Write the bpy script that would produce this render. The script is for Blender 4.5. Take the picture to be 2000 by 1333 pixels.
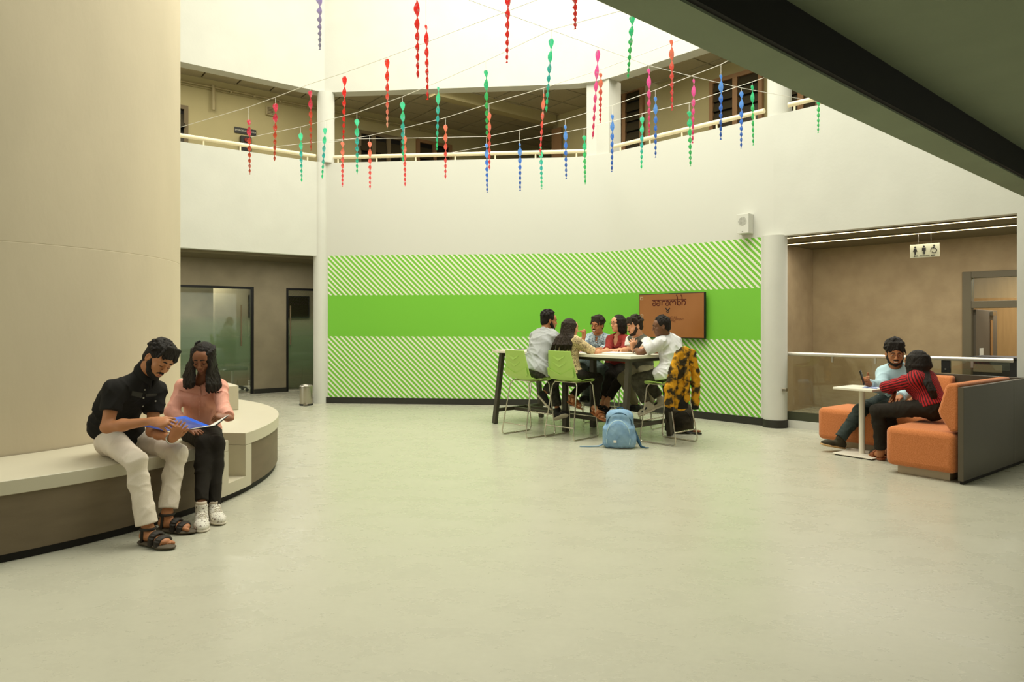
import bpy, bmesh, math, random
import numpy as np
from mathutils import Vector, Matrix
from mathutils.bvhtree import BVHTree

for _o in list(bpy.data.objects):
    bpy.data.objects.remove(_o)
SC = bpy.context.scene
COL = SC.collection
random.seed(7)
PI = math.pi

# ------------------------------------------------------------------ camera, world, lights, exposure
F = 1333.0           # focal length in pixels of the 2000 px wide frame
HZ = 631.0           # horizon row
CH = 1.40            # camera height
cam_d = bpy.data.cameras.new('camera')
cam = bpy.data.objects.new('camera', cam_d)
COL.objects.link(cam)
cam.location = (0, 0, CH)
cam.rotation_euler = (PI / 2, 0, 0)
cam_d.sensor_width = 36.0
cam_d.lens = 36.0 * F / 2000.0
cam_d.shift_y = -(666.5 - HZ) / 2000.0
cam_d.clip_end = 200
SC.camera = cam

W = bpy.data.worlds.new('daylight')
SC.world = W
W.use_nodes = True
bg = W.node_tree.nodes['Background']
bg.inputs[0].default_value = (0.985, 0.985, 0.885, 1)
bg.inputs[1].default_value = 0.80

SC.view_settings.view_transform = 'Standard'
SC.view_settings.look = 'None'
SC.view_settings.gamma = 1.0
SC.view_settings.use_curve_mapping = False
SC.view_settings.exposure = 0.60


def area(name, loc, rot, sx, sy, power, col=(0.99, 0.975, 0.855)):
    d = bpy.data.lights.new(name, 'AREA')
    d.shape = 'RECTANGLE'
    d.size, d.size_y = sx, sy
    d.energy = power
    d.color = col
    o = bpy.data.objects.new(name, d)
    o.location = loc
    o.rotation_euler = rot
    COL.objects.link(o)
    return o


# daylight falling through the atrium skylight
area('skylight', (0.2, 7.6, 8.6), (0, 0, 0), 7.0, 5.5, 540)

# ------------------------------------------------------------------ maths helpers


def P(px, py, Y):
    """A point of the place seen at pixel (px, py) and at distance Y."""
    return np.array([(px - 1000.0) * Y / F, Y, CH - (py - HZ) * Y / F])


def A3(*v):
    return np.array(v, dtype=float)


def nrm(v):
    v = np.asarray(v, float)
    return v / (np.linalg.norm(v) + 1e-12)


def lerp(a, b, t):
    return np.asarray(a) * (1 - t) + np.asarray(b) * t


def srgb(r, g, b):
    def f(c):
        c = c / 255.0
        return c / 12.92 if c <= 0.04045 else ((c + 0.055) / 1.055) ** 2.4
    return (f(r), f(g), f(b), 1.0)


# ------------------------------------------------------------------ materials
MATS = {}


def new_mat(name):
    m = bpy.data.materials.new(name)
    m.use_nodes = True
    MATS[name] = m
    nt = m.node_tree
    b = nt.nodes['Principled BSDF']
    return m, nt, b


def N(nt, typ, **kw):
    n = nt.nodes.new(typ)
    for k, v in kw.items():
        setattr(n, k, v)
    return n


def L(nt, a, b):
    nt.links.new(a, b)


def mat(name, rgb, rough=0.6, spec=0.3, metal=0.0, var=0.0, vscale=4.0, bump=0.0, bscale=60.0, stretch=None,
        rgb2=None, lo=0.4, hi=0.6, coat=0.0, detail=4.0, sheen=0.0):
    """Principled material with noise-driven colour variation and relief in object space."""
    m, nt, b = new_mat(name)
    c = srgb(*rgb)
    b.inputs['Base Color'].default_value = c
    b.inputs['Roughness'].default_value = rough
    b.inputs['Specular IOR Level'].default_value = spec
    b.inputs['Metallic'].default_value = metal
    if coat:
        b.inputs['Coat Weight'].default_value = coat
        b.inputs['Coat Roughness'].default_value = 0.15
    if sheen:
        b.inputs['Sheen Weight'].default_value = sheen
    if var or bump or rgb2:
        tc = N(nt, 'ShaderNodeTexCoord')
        mp = N(nt, 'ShaderNodeMapping')
        if stretch:
            mp.inputs['Scale'].default_value = stretch
        L(nt, tc.outputs['Object'], mp.inputs['Vector'])
    if var or rgb2:
        nz = N(nt, 'ShaderNodeTexNoise')
        nz.inputs['Scale'].default_value = vscale
        nz.inputs['Detail'].default_value = detail
        L(nt, mp.outputs['Vector'], nz.inputs['Vector'])
        rp = N(nt, 'ShaderNodeValToRGB')
        rp.color_ramp.elements[0].position = lo
        rp.color_ramp.elements[1].position = hi
        if rgb2:
            c2 = srgb(*rgb2)
            rp.color_ramp.elements[0].color = c
            rp.color_ramp.elements[1].color = c2
        else:
            rp.color_ramp.elements[0].position = 0.25
            rp.color_ramp.elements[1].position = 0.75
            rp.color_ramp.elements[0].color = tuple(x * (1 - var) for x in c[:3]) + (1,)
            rp.color_ramp.elements[1].color = tuple(min(1, x * (1 + var)) for x in c[:3]) + (1,)
        L(nt, nz.outputs['Fac'], rp.inputs['Fac'])
        L(nt, rp.outputs['Color'], b.inputs['Base Color'])
    if bump:
        n2 = N(nt, 'ShaderNodeTexNoise')
        n2.inputs['Scale'].default_value = bscale
        n2.inputs['Detail'].default_value = 3
        L(nt, mp.outputs['Vector'], n2.inputs['Vector'])
        bp = N(nt, 'ShaderNodeBump')
        bp.inputs['Strength'].default_value = bump
        bp.inputs['Distance'].default_value = 0.02
        L(nt, n2.outputs['Fac'], bp.inputs['Height'])
        L(nt, bp.outputs['Normal'], b.inputs['Normal'])
    return m


def emis(name, rgb, strength):
    m, nt, b = new_mat(name)
    b.inputs['Base Color'].default_value = srgb(*rgb)
    b.inputs['Emission Color'].default_value = srgb(*rgb)
    b.inputs['Emission Strength'].default_value = strength
    return m


# ------------------------------------------------------------------ object helpers
WLOC = {}


def wl(o):
    return WLOC.get(o.name, np.zeros(3)) if o is not None else np.zeros(3)


def tag(o, label=None, cat=None, group=None, kind=None):
    if label:
        o['label'] = label
    if cat:
        o['category'] = cat
    if group:
        o['group'] = group
    if kind:
        o['kind'] = kind
    return o


def thing(name, label, cat, loc=(0, 0, 0), group=None):
    o = bpy.data.objects.new(name, None)
    o.empty_display_size = 0.1
    COL.objects.link(o)
    o.location = loc
    WLOC[o.name] = np.array(loc, float)
    return tag(o, label, cat, group)


def link_mesh(name, me, m, parent=None, loc=None):
    o = bpy.data.objects.new(name, me)
    COL.objects.link(o)
    if m is not None:
        for mm in (m if isinstance(m, (list, tuple)) else [m]):
            me.materials.append(mm)
    if parent is not None:
        o.parent = parent
        WLOC[o.name] = wl(parent)
    else:
        o.location = loc if loc is not None else (0, 0, 0)
        WLOC[o.name] = np.array(o.location, float)
    return o


class MB:
    """Collects vertices and faces (world coordinates) and links them as ONE mesh object."""

    def __init__(self):
        self.v, self.f, self.uv, self.mi = [], [], {}, []

    def add(self, vs, fs, mi=0):
        b = len(self.v)
        self.v += [tuple(map(float, p)) for p in vs]
        self.f += [tuple(b + i for i in f) for f in fs]
        self.mi += [mi] * len(fs)
        return self

    def box(self, c, h, R=None, mi=0):
        c = np.asarray(c, float)
        R = np.eye(3) if R is None else np.asarray(R, float)
        vs = [c + R @ (np.array([sx, sy, sz]) * h) for sz in (-1, 1) for sy in (-1, 1) for sx in (-1, 1)]
        return self.add(vs, [(0, 2, 3, 1), (4, 5, 7, 6), (0, 1, 5, 4), (2, 6, 7, 3), (0, 4, 6, 2), (1, 3, 7, 5)], mi)

    def prism(self, poly, z0, z1, mi=0):
        """poly: counter-clockwise list of (x, y)."""
        n = len(poly)
        vs = [(x, y, z0) for x, y in poly] + [(x, y, z1) for x, y in poly]
        fs = [tuple(range(n - 1, -1, -1)), tuple(range(n, 2 * n))]
        fs += [(i, (i + 1) % n, n + (i + 1) % n, n + i) for i in range(n)]
        return self.add(vs, fs, mi)

    def slab(self, p, q, z0, z1, th, mi=0):
        """Vertical wall panel from p to q (plan), thickness th to the left of p->q."""
        p, q = np.array(p[:2], float), np.array(q[:2], float)
        d = nrm(q - p)
        n = np.array([-d[1], d[0]]) * th
        poly = [p, q, q + n, p + n]
        if th < 0:
            poly = poly[::-1]
        return self.prism([tuple(x) for x in poly], z0, z1, mi)

    def tube(self, pts, r, seg=8, closed=False, caps=True, mi=0):
        pts = [np.asarray(p, float) for p in pts]
        n = len(pts)
        rs = r if isinstance(r, (list, tuple)) else [r] * n
        base = len(self.v)
        up = None
        for i, p in enumerate(pts):
            if closed:
                t = nrm(pts[(i + 1) % n] - pts[i - 1])
            else:
                t = nrm(pts[min(i + 1, n - 1)] - pts[max(i - 1, 0)])
            if up is None:
                up = A3(0, 0, 1) if abs(t[2]) < 0.9 else A3(1, 0, 0)
            a = nrm(np.cross(up, t))
            b = np.cross(t, a)
            up = b if abs(np.dot(b, t)) < 0.9 else up
            for k in range(seg):
                an = 2 * PI * k / seg
                self.v.append(tuple(p + (a * math.cos(an) + b * math.sin(an)) * rs[i]))
        m = n if closed else n - 1
        for i in range(m):
            for k in range(seg):
                i2 = (i + 1) % n
                self.f.append((base + i * seg + k, base + i * seg + (k + 1) % seg, base + i2 * seg + (k + 1) % seg, base + i2 * seg + k))
                self.mi.append(mi)
        if caps and not closed:
            self.f.append(tuple(base + k for k in range(seg - 1, -1, -1)))
            self.f.append(tuple(base + (n - 1) * seg + k for k in range(seg)))
            self.mi += [mi, mi]
        return self

    def lathe(self, prof, c=(0, 0, 0), seg=24, mi=0):
        """prof: list of (r, z) bottom to top; closed with fans."""
        base = len(self.v)
        for r, z in prof:
            for k in range(seg):
                an = 2 * PI * k / seg
                self.v.append((c[0] + r * math.cos(an), c[1] + r * math.sin(an), c[2] + z))
        n = len(prof)
        for i in range(n - 1):
            for k in range(seg):
                k2 = (k + 1) % seg
                self.f.append((base + i * seg + k, base + i * seg + k2, base + (i + 1) * seg + k2, base + (i + 1) * seg + k))
                self.mi.append(mi)
        self.f.append(tuple(base + k for k in range(seg - 1, -1, -1)))
        self.f.append(tuple(base + (n - 1) * seg + k for k in range(seg)))
        self.mi += [mi, mi]
        return self

    def build(self, name, m, parent=None, loc=None, smooth=None, bevel=0.0, bseg=2, kind=None, label=None):
        off = wl(parent) if parent is not None else np.array(loc if loc is not None else (0, 0, 0), float)
        me = bpy.data.meshes.new(name)
        me.from_pydata((np.array(self.v) - off).tolist(), [], self.f)
        if isinstance(m, (list, tuple)):
            me.polygons.foreach_set('material_index', self.mi)
        o = link_mesh(name, me, m, parent, loc)
        me.update()
        if smooth is not None:
            for p in me.polygons:
                p.use_smooth = True
            me.set_sharp_from_angle(angle=math.radians(smooth))
        if bevel:
            bv = o.modifiers.new('edge', 'BEVEL')
            bv.width = bevel
            bv.segments = bseg
            bv.limit_method = 'ANGLE'
            bv.angle_limit = math.radians(40)
        if kind:
            o['kind'] = kind
        if label:
            o['label'] = label
        return o


def struct(name, mb, m, parent=None, **kw):
    o = mb.build(name, m, parent, **kw)
    if parent is None:
        o['kind'] = 'structure'
    return o


def rotz(a):
    c, s = math.cos(a), math.sin(a)
    return np.array([[c, -s, 0], [s, c, 0], [0, 0, 1]])


def frame_from(x, z):
    """Rotation whose columns are right (x), forward, up."""
    x = nrm(x)
    y = nrm(np.cross(z, x))
    z = np.cross(x, y)
    return np.stack([x, y, z], axis=1)


def copy_tree(o, parent=None, label=None):
    c = o.copy()
    COL.objects.link(c)
    if parent is not None:
        c.parent = parent
    if label:
        c['label'] = label
    for ch in list(o.children):
        copy_tree(ch, c)
    return c


def text(name, s, size, M, m, parent=None, align='CENTER', ext=0.0008):
    """Flat lettering. M: 4x4 world matrix whose x runs along the line and y up the letters."""
    cu = bpy.data.curves.new(name, 'FONT')
    cu.body = s
    cu.size = size
    cu.align_x = align
    cu.align_y = 'CENTER'
    cu.extrude = ext
    cu.resolution_u = 3
    t = bpy.data.objects.new(name, cu)
    COL.objects.link(t)
    dg = bpy.context.evaluated_depsgraph_get()
    me = bpy.data.meshes.new_from_object(t.evaluated_get(dg))
    bpy.data.objects.remove(t)
    me.transform(M)
    off = wl(parent)
    me.transform(Matrix.Translation(Vector(-off)))
    me.materials.clear()
    return link_mesh(name, me, m, parent)


def M4(R, t):
    M = Matrix.Identity(4)
    for i in range(3):
        for j in range(3):
            M[i][j] = float(R[i][j])
        M[i][3] = float(t[i])
    return M
# ------------------------------------------------------------------ implicit surfaces: one continuous skin out of blended, tapering limbs


class SDF:
    def __init__(self, res, k=0.02):
        self.res, self.k, self.ops = res, k, []

    # primitives: (kind, data, op, k, lo, hi)
    def _push(self, fn, op, k, lo, hi):
        self.ops.append((fn, op, self.k if k is None else k, np.asarray(lo, float), np.asarray(hi, float)))
        return self

    def cap(self, a, b, ra, rb, k=None, flat=None, op='u'):
        a, b = np.asarray(a, float), np.asarray(b, float)
        ab = b - a
        L2 = float(ab @ ab) + 1e-12
        R = max(ra, rb)
        fl = None
        if flat is not None:
            n, s = nrm(flat[0]), flat[1]
            fl = (n, 1.0 / s - 1.0, s)

        def fn(X, Y, Z):
            qx, qy, qz = X - a[0], Y - a[1], Z - a[2]
            t = np.clip((qx * ab[0] + qy * ab[1] + qz * ab[2]) / L2, 0, 1)
            qx = qx - t * ab[0]
            qy = qy - t * ab[1]
            qz = qz - t * ab[2]
            sc = 1.0
            if fl:
                d = (qx * fl[0][0] + qy * fl[0][1] + qz * fl[0][2]) * fl[1]
                qx = qx + d * fl[0][0]
                qy = qy + d * fl[0][1]
                qz = qz + d * fl[0][2]
                sc = min(1.0, fl[2]) ** 0.5
            return (np.sqrt(qx * qx + qy * qy + qz * qz) - (ra + (rb - ra) * t)) * sc
        RR = R * (max(1.0, flat[1]) if flat else 1.0)
        return self._push(fn, op, k, np.minimum(a, b) - RR, np.maximum(a, b) + RR)

    def chain(self, pts, rs, k=None, flat=None, op='u'):
        for i in range(len(pts) - 1):
            self.cap(pts[i], pts[i + 1], rs[i], rs[i + 1], k, flat, op)
        return self

    def ell(self, c, r, R=None, k=None, op='u'):
        c, r = np.asarray(c, float), np.asarray(r, float)
        R = np.eye(3) if R is None else np.asarray(R, float)

        def fn(X, Y, Z):
            qx, qy, qz = X - c[0], Y - c[1], Z - c[2]
            lx = (qx * R[0, 0] + qy * R[1, 0] + qz * R[2, 0]) / r[0]
            ly = (qx * R[0, 1] + qy * R[1, 1] + qz * R[2, 1]) / r[1]
            lz = (qx * R[0, 2] + qy * R[1, 2] + qz * R[2, 2]) / r[2]
            k0 = np.sqrt(lx * lx + ly * ly + lz * lz) + 1e-9
            k1 = np.sqrt((lx / r[0]) ** 2 + (ly / r[1]) ** 2 + (lz / r[2]) ** 2) + 1e-9
            return k0 * (k0 - 1) / k1
        e = np.sqrt(((R * r) ** 2).sum(axis=1))
        return self._push(fn, op, k, c - e, c + e)

    def box(self, c, h, R=None, rnd=0.01, k=None, op='u'):
        c, h = np.asarray(c, float), np.asarray(h, float)
        R = np.eye(3) if R is None else np.asarray(R, float)
        hh = h - rnd

        def fn(X, Y, Z):
            qx, qy, qz = X - c[0], Y - c[1], Z - c[2]
            lx = np.abs(qx * R[0, 0] + qy * R[1, 0] + qz * R[2, 0]) - hh[0]
            ly = np.abs(qx * R[0, 1] + qy * R[1, 1] + qz * R[2, 1]) - hh[1]
            lz = np.abs(qx * R[0, 2] + qy * R[1, 2] + qz * R[2, 2]) - hh[2]
            o = np.sqrt(np.maximum(lx, 0) ** 2 + np.maximum(ly, 0) ** 2 + np.maximum(lz, 0) ** 2)
            return o + np.minimum(np.maximum(lx, np.maximum(ly, lz)), 0) - rnd
        e = np.abs(R) @ h
        return self._push(fn, op, k, c - e, c + e)

    def cut(self, c, n, rad, early=False):
        """Cuts everything within rad of c that lies on the n side of the plane through c."""
        c, n = np.asarray(c, float), nrm(n)

        def fn(X, Y, Z):
            return (X - c[0]) * n[0] + (Y - c[1]) * n[1] + (Z - c[2]) * n[2]
        return self._push(fn, 'ecut' if early else 'cut', rad, c - rad, c + rad)

    def mesh(self, noise=0.0, nscale=1.0, seed=0, smooth=0):
        res = self.res
        us = [o for o in self.ops if o[1] == 'u']
        lo = np.min([o[3] for o in us], axis=0) - 4 * res - 0.01
        hi = np.max([o[4] for o in us], axis=0) + 4 * res + 0.01
        n = np.ceil((hi - lo) / res).astype(int) + 1
        Fd = np.full(n, 0.2, dtype=np.float32)
        ax = [(lo[i] + res * np.arange(n[i])).astype(np.float32) for i in range(3)]
        def run(o):
            fn, op, k, a, b = o
            pad = (0 if op in ('cut', 'ecut') else k) + 2.5 * res
            i0 = np.maximum(np.floor((a - pad - lo) / res).astype(int), 0)
            i1 = np.minimum(np.ceil((b + pad - lo) / res).astype(int) + 1, n)
            if (i1 <= i0).any():
                return
            sl = tuple(slice(i0[j], i1[j]) for j in range(3))
            X = ax[0][sl[0]][:, None, None]
            Y = ax[1][sl[1]][None, :, None]
            Z = ax[2][sl[2]][None, None, :]
            d = fn(X, Y, Z).astype(np.float32)
            f = Fd[sl]
            if op == 'u':
                if k > 0:
                    h = np.maximum(k - np.abs(f - d), 0) / k
                    Fd[sl] = np.minimum(f, d) - h * h * k * 0.25
                else:
                    Fd[sl] = np.minimum(f, d)
            elif op in ('s', 'late'):
                d = -d
                if k > 0:
                    h = np.maximum(k - np.abs(f - d), 0) / k
                    Fd[sl] = np.maximum(f, d) + h * h * k * 0.25
                else:
                    Fd[sl] = np.maximum(f, d)
            elif op in ('cut', 'ecut'):
                Fd[sl] = np.maximum(f, d)
        late = ('cut', 'late')
        for o in self.ops:
            if o[1] not in late:
                run(o)
        if noise:
            rg = np.random.RandomState(seed)
            acc = np.zeros(n, dtype=np.float32)
            near = np.abs(Fd) < 0.03
            ii = np.nonzero(near)
            px_, py_, pz_ = ax[0][ii[0]], ax[1][ii[1]], ax[2][ii[2]]
            acc = np.zeros(len(px_), dtype=np.float32)
            for i in range(4):
                kv = rg.normal(size=3) * A3(1, 1, 1.5)
                kv = kv / np.linalg.norm(kv) * (2 * PI / (0.16 + 0.14 * rg.rand())) * nscale
                w = rg.normal(size=(3, 3)) * 16 * nscale
                wp = 1.1 * (np.sin(w[0, 0] * px_ + w[0, 1] * py_ + w[0, 2] * pz_) + np.sin(w[1, 0] * px_ + w[1, 1] * py_ + w[1, 2] * pz_ + 1.7))
                msk = 0.5 + 0.5 * np.sin(w[2, 0] * px_ + w[2, 1] * py_ + w[2, 2] * pz_ + 6.28 * rg.rand())
                s = np.sin(kv[0] * px_ + kv[1] * py_ + kv[2] * pz_ + 6.28 * rg.rand() + wp)
                acc += ((1 - np.abs(s)) ** 2.2 - 0.22) * msk
            Fd[ii] -= noise * 0.9 * acc
        for o in self.ops:
            if o[1] in late:
                run(o)
        v, f = nets(Fd, lo, res)
        for _ in range(smooth):
            e = np.concatenate([f[:, [0, 1]], f[:, [1, 2]], f[:, [2, 3]], f[:, [3, 0]]])
            c = np.bincount(e[:, 0], minlength=len(v)).astype(float)
            a = np.stack([np.bincount(e[:, 0], weights=v[e[:, 1], k], minlength=len(v)) for k in range(3)], axis=1)
            v = np.where(c[:, None] > 0, 0.5 * v + 0.5 * a / np.maximum(c, 1)[:, None], v)
        return v, f

    def build(self, name, m, parent, noise=0.0, nscale=1.0, seed=0, label=None, smooth_iter=0):
        v, f = self.mesh(noise, nscale, seed, smooth_iter if smooth_iter else (2 if noise > 0.0045 else 0))
        me = bpy.data.meshes.new(name)
        me.vertices.add(len(v))
        me.vertices.foreach_set('co', (v - wl(parent)).astype(np.float32).ravel())
        me.loops.add(f.size)
        me.loops.foreach_set('vertex_index', f.astype(np.int32).ravel())
        me.polygons.add(len(f))
        me.polygons.foreach_set('loop_start', np.arange(0, f.size, 4, dtype=np.int32))
        me.polygons.foreach_set('use_smooth', np.ones(len(f), dtype=bool))
        me.update(calc_edges=True)
        me.validate()
        o = link_mesh(name, me, m, parent)
        if label:
            o['label'] = label
        return o


def nets(Fd, lo, res):
    """Surface nets: vertices and quads of the zero level."""
    ins = Fd < 0
    n = np.array(Fd.shape)
    c = ins[:-1, :-1, :-1].astype(np.int8)
    tot = np.zeros(n - 1, dtype=np.int8)
    for dx in (0, 1):
        for dy in (0, 1):
            for dz in (0, 1):
                tot += ins[dx:n[0] - 1 + dx, dy:n[1] - 1 + dy, dz:n[2] - 1 + dz]
    act = (tot > 0) & (tot < 8)
    I, J, K = np.nonzero(act)
    m = len(I)
    idx = np.full(n - 1, -1, dtype=np.int32)
    idx[I, J, K] = np.arange(m)
    acc = np.zeros((m, 3))
    cnt = np.zeros(m)
    cor = [(0, 0, 0), (1, 0, 0), (0, 1, 0), (1, 1, 0), (0, 0, 1), (1, 0, 1), (0, 1, 1), (1, 1, 1)]
    val = [Fd[I + a, J + b, K + c_] for a, b, c_ in cor]
    for a in range(8):
        for b in range(a + 1, 8):
            df = [cor[b][i] - cor[a][i] for i in range(3)]
            if sum(abs(x) for x in df) != 1:
                continue
            va, vb = val[a], val[b]
            x = (va < 0) != (vb < 0)
            t = np.where(x, va / np.where(x, va - vb, 1), 0)
            p = np.array(cor[a])[None, :] + t[:, None] * np.array(df)[None, :]
            acc += np.where(x[:, None], p, 0)
            cnt += x
    v = lo + res * (np.stack([I, J, K], axis=1) + acc / np.maximum(cnt, 1)[:, None])
    faces = []
    for axi in range(3):
        o1, o2 = [(1, 2), (2, 0), (0, 1)][axi]
        sl0 = [slice(1, -1)] * 3
        sl1 = [slice(1, -1)] * 3
        sl0[axi] = slice(0, -1)
        sl1[axi] = slice(1, None)
        A, B = ins[tuple(sl0)], ins[tuple(sl1)]
        for flip, msk in ((False, A & ~B), (True, ~A & B)):
            ii = np.array(np.nonzero(msk))
            if ii.shape[1] == 0:
                continue
            base = ii.copy()
            for q in range(3):
                if q != axi:
                    base[q] += 1
            e1 = np.zeros(3, int)
            e1[o1] = 1
            e2 = np.zeros(3, int)
            e2[o2] = 1
            b0 = base.T
            q = [idx[tuple((b0 - e1 - e2).T)], idx[tuple((b0 - e2).T)], idx[tuple(b0.T)], idx[tuple((b0 - e1).T)]]
            quad = np.stack(q, axis=1)
            if flip:
                quad = quad[:, ::-1]
            faces.append(quad)
    f = np.concatenate(faces)
    f = f[(f >= 0).all(axis=1)]
    return v, f
# ------------------------------------------------------------------ plan of the atrium
A_ = A3(-3.27, 11.90, 0)
B_ = A3(1.374, 11.45, 0)
dR = nrm(A3(0.684, -0.7295, 0))          # along the right wall, towards the camera
C_ = B_ + dR * 3.105
D_ = A3(5.34, 7.22, 0)
E_ = B_ + dR * 9.5
dL = nrm(A3(0.793, 0.609, 0))            # along the left wall, away from the camera
L0 = A_ - dL * 5.2
nR = nrm(A3(0.7295, 0.684, 0))           # outwards
nC = nrm(A3(0.096, 0.995, 0))
nL = nrm(A3(-0.609, 0.793, 0))
Z_OPEN, Z_PAR, Z_FAS, Z_TOP = 2.56, 4.19, 5.42, 8.6
Z_LC, Z_UC = 2.62, 5.90
DRUM = A3(-4.94, 5.89, 0)


def on_line(px, p, d):
    """Plan point of the line p + t d that is seen in pixel column px."""
    k = (px - 1000.0) / F
    t = (k * p[1] - p[0]) / (d[0] - k * d[1])
    return p + d * t


def line_hit(p, d, q, e):
    t = ((q[0] - p[0]) * e[1] - (q[1] - p[1]) * e[0]) / (d[0] * e[1] - d[1] * e[0])
    return p + d * t


def zrow(py, Y):
    return CH - (py - HZ) * Y / F


# wall materials --------------------------------------------------------------
m_white = mat('white_plaster', (204, 203, 192), rough=0.85, spec=0.15, var=0.035, vscale=2.2, bump=0.05, bscale=25)
m_drum = mat('beige_plaster', (197, 184, 158), rough=0.8, spec=0.2, var=0.06, vscale=1.6, bump=0.10, bscale=14, stretch=(1, 1, 0.5))
m_corr = mat('tan_plaster', (138, 129, 106), rough=0.85, spec=0.15, rgb2=(152, 142, 117), vscale=3.0, lo=0.3, hi=0.7, bump=0.08, bscale=30)
m_corr_up = mat('cream_corridor_paint', (186, 176, 134), rough=0.85, spec=0.15, var=0.04, vscale=2)
m_tan_r = mat('brown_corridor_plaster', (158, 138, 108), rough=0.85, spec=0.15, rgb2=(172, 152, 120), vscale=4.0, lo=0.3, hi=0.7, bump=0.08, bscale=30)
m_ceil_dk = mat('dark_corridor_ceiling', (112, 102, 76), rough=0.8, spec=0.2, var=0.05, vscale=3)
m_black = mat('black_skirting', (46, 45, 38), rough=0.5, spec=0.35, var=0.12, vscale=8)
m_tile = mat('grey_ceiling_tile', (186, 178, 150), rough=0.9, spec=0.1, var=0.05, vscale=40)
m_grid = mat('tile_joint', (84, 74, 52), rough=0.9)
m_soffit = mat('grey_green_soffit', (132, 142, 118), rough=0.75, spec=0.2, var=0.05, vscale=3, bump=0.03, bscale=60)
m_shade_pane = mat('black_shade_and_pane', (20, 18, 14), rough=0.7)  # near-black: painted shade inside the bridge beam, also the louvre panes


def floor_mat():
    m, nt, b = new_mat('grey_green_vinyl')
    tc = N(nt, 'ShaderNodeTexCoord')
    n1 = N(nt, 'ShaderNodeTexNoise')
    n1.inputs['Scale'].default_value = 2.6
    n1.inputs['Detail'].default_value = 9
    n1.inputs['Roughness'].default_value = 0.68
    mp = N(nt, 'ShaderNodeMapping')
    mp.inputs['Scale'].default_value = (1, 1.5, 1)
    mp.inputs['Rotation'].default_value = (0, 0, 0.5)
    L(nt, tc.outputs['Object'], mp.inputs['Vector'])
    L(nt, mp.outputs['Vector'], n1.inputs['Vector'])
    rp = N(nt, 'ShaderNodeValToRGB')
    rp.color_ramp.elements[0].position = 0.18
    rp.color_ramp.elements[1].position = 0.82
    rp.color_ramp.elements[0].color = srgb(176, 173, 153)
    rp.color_ramp.elements[1].color = srgb(187, 184, 163)
    L(nt, n1.outputs['Fac'], rp.inputs['Fac'])
    n2 = N(nt, 'ShaderNodeTexNoise')
    n2.inputs['Scale'].default_value = 26
    n2.inputs['Detail'].default_value = 5
    L(nt, mp.outputs['Vector'], n2.inputs['Vector'])
    mx = N(nt, 'ShaderNodeMix', data_type='RGBA', blend_type='MULTIPLY')
    mx.inputs['Factor'].default_value = 0.45
    r2 = N(nt, 'ShaderNodeValToRGB')
    r2.color_ramp.elements[0].position = 0.25
    r2.color_ramp.elements[0].color = (0.90, 0.90, 0.90, 1)
    r2.color_ramp.elements[1].position = 0.7
    L(nt, n2.outputs['Fac'], r2.inputs['Fac'])
    L(nt, rp.outputs['Color'], mx.inputs['A'])
    L(nt, r2.outputs['Color'], mx.inputs['B'])
    L(nt, mx.outputs['Result'], b.inputs['Base Color'])
    mr = N(nt, 'ShaderNodeMapRange')
    mr.inputs['To Min'].default_value = 0.20
    mr.inputs['To Max'].default_value = 0.36
    L(nt, n1.outputs['Fac'], mr.inputs['Value'])
    L(nt, mr.outputs['Result'], b.inputs['Roughness'])
    b.inputs['Specular IOR Level'].default_value = 0.42
    bp = N(nt, 'ShaderNodeBump')
    bp.inputs['Strength'].default_value = 0.04
    bp.inputs['Distance'].default_value = 0.01
    L(nt, n2.outputs['Fac'], bp.inputs['Height'])
    L(nt, bp.outputs['Normal'], b.inputs['Normal'])
    return m


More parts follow.
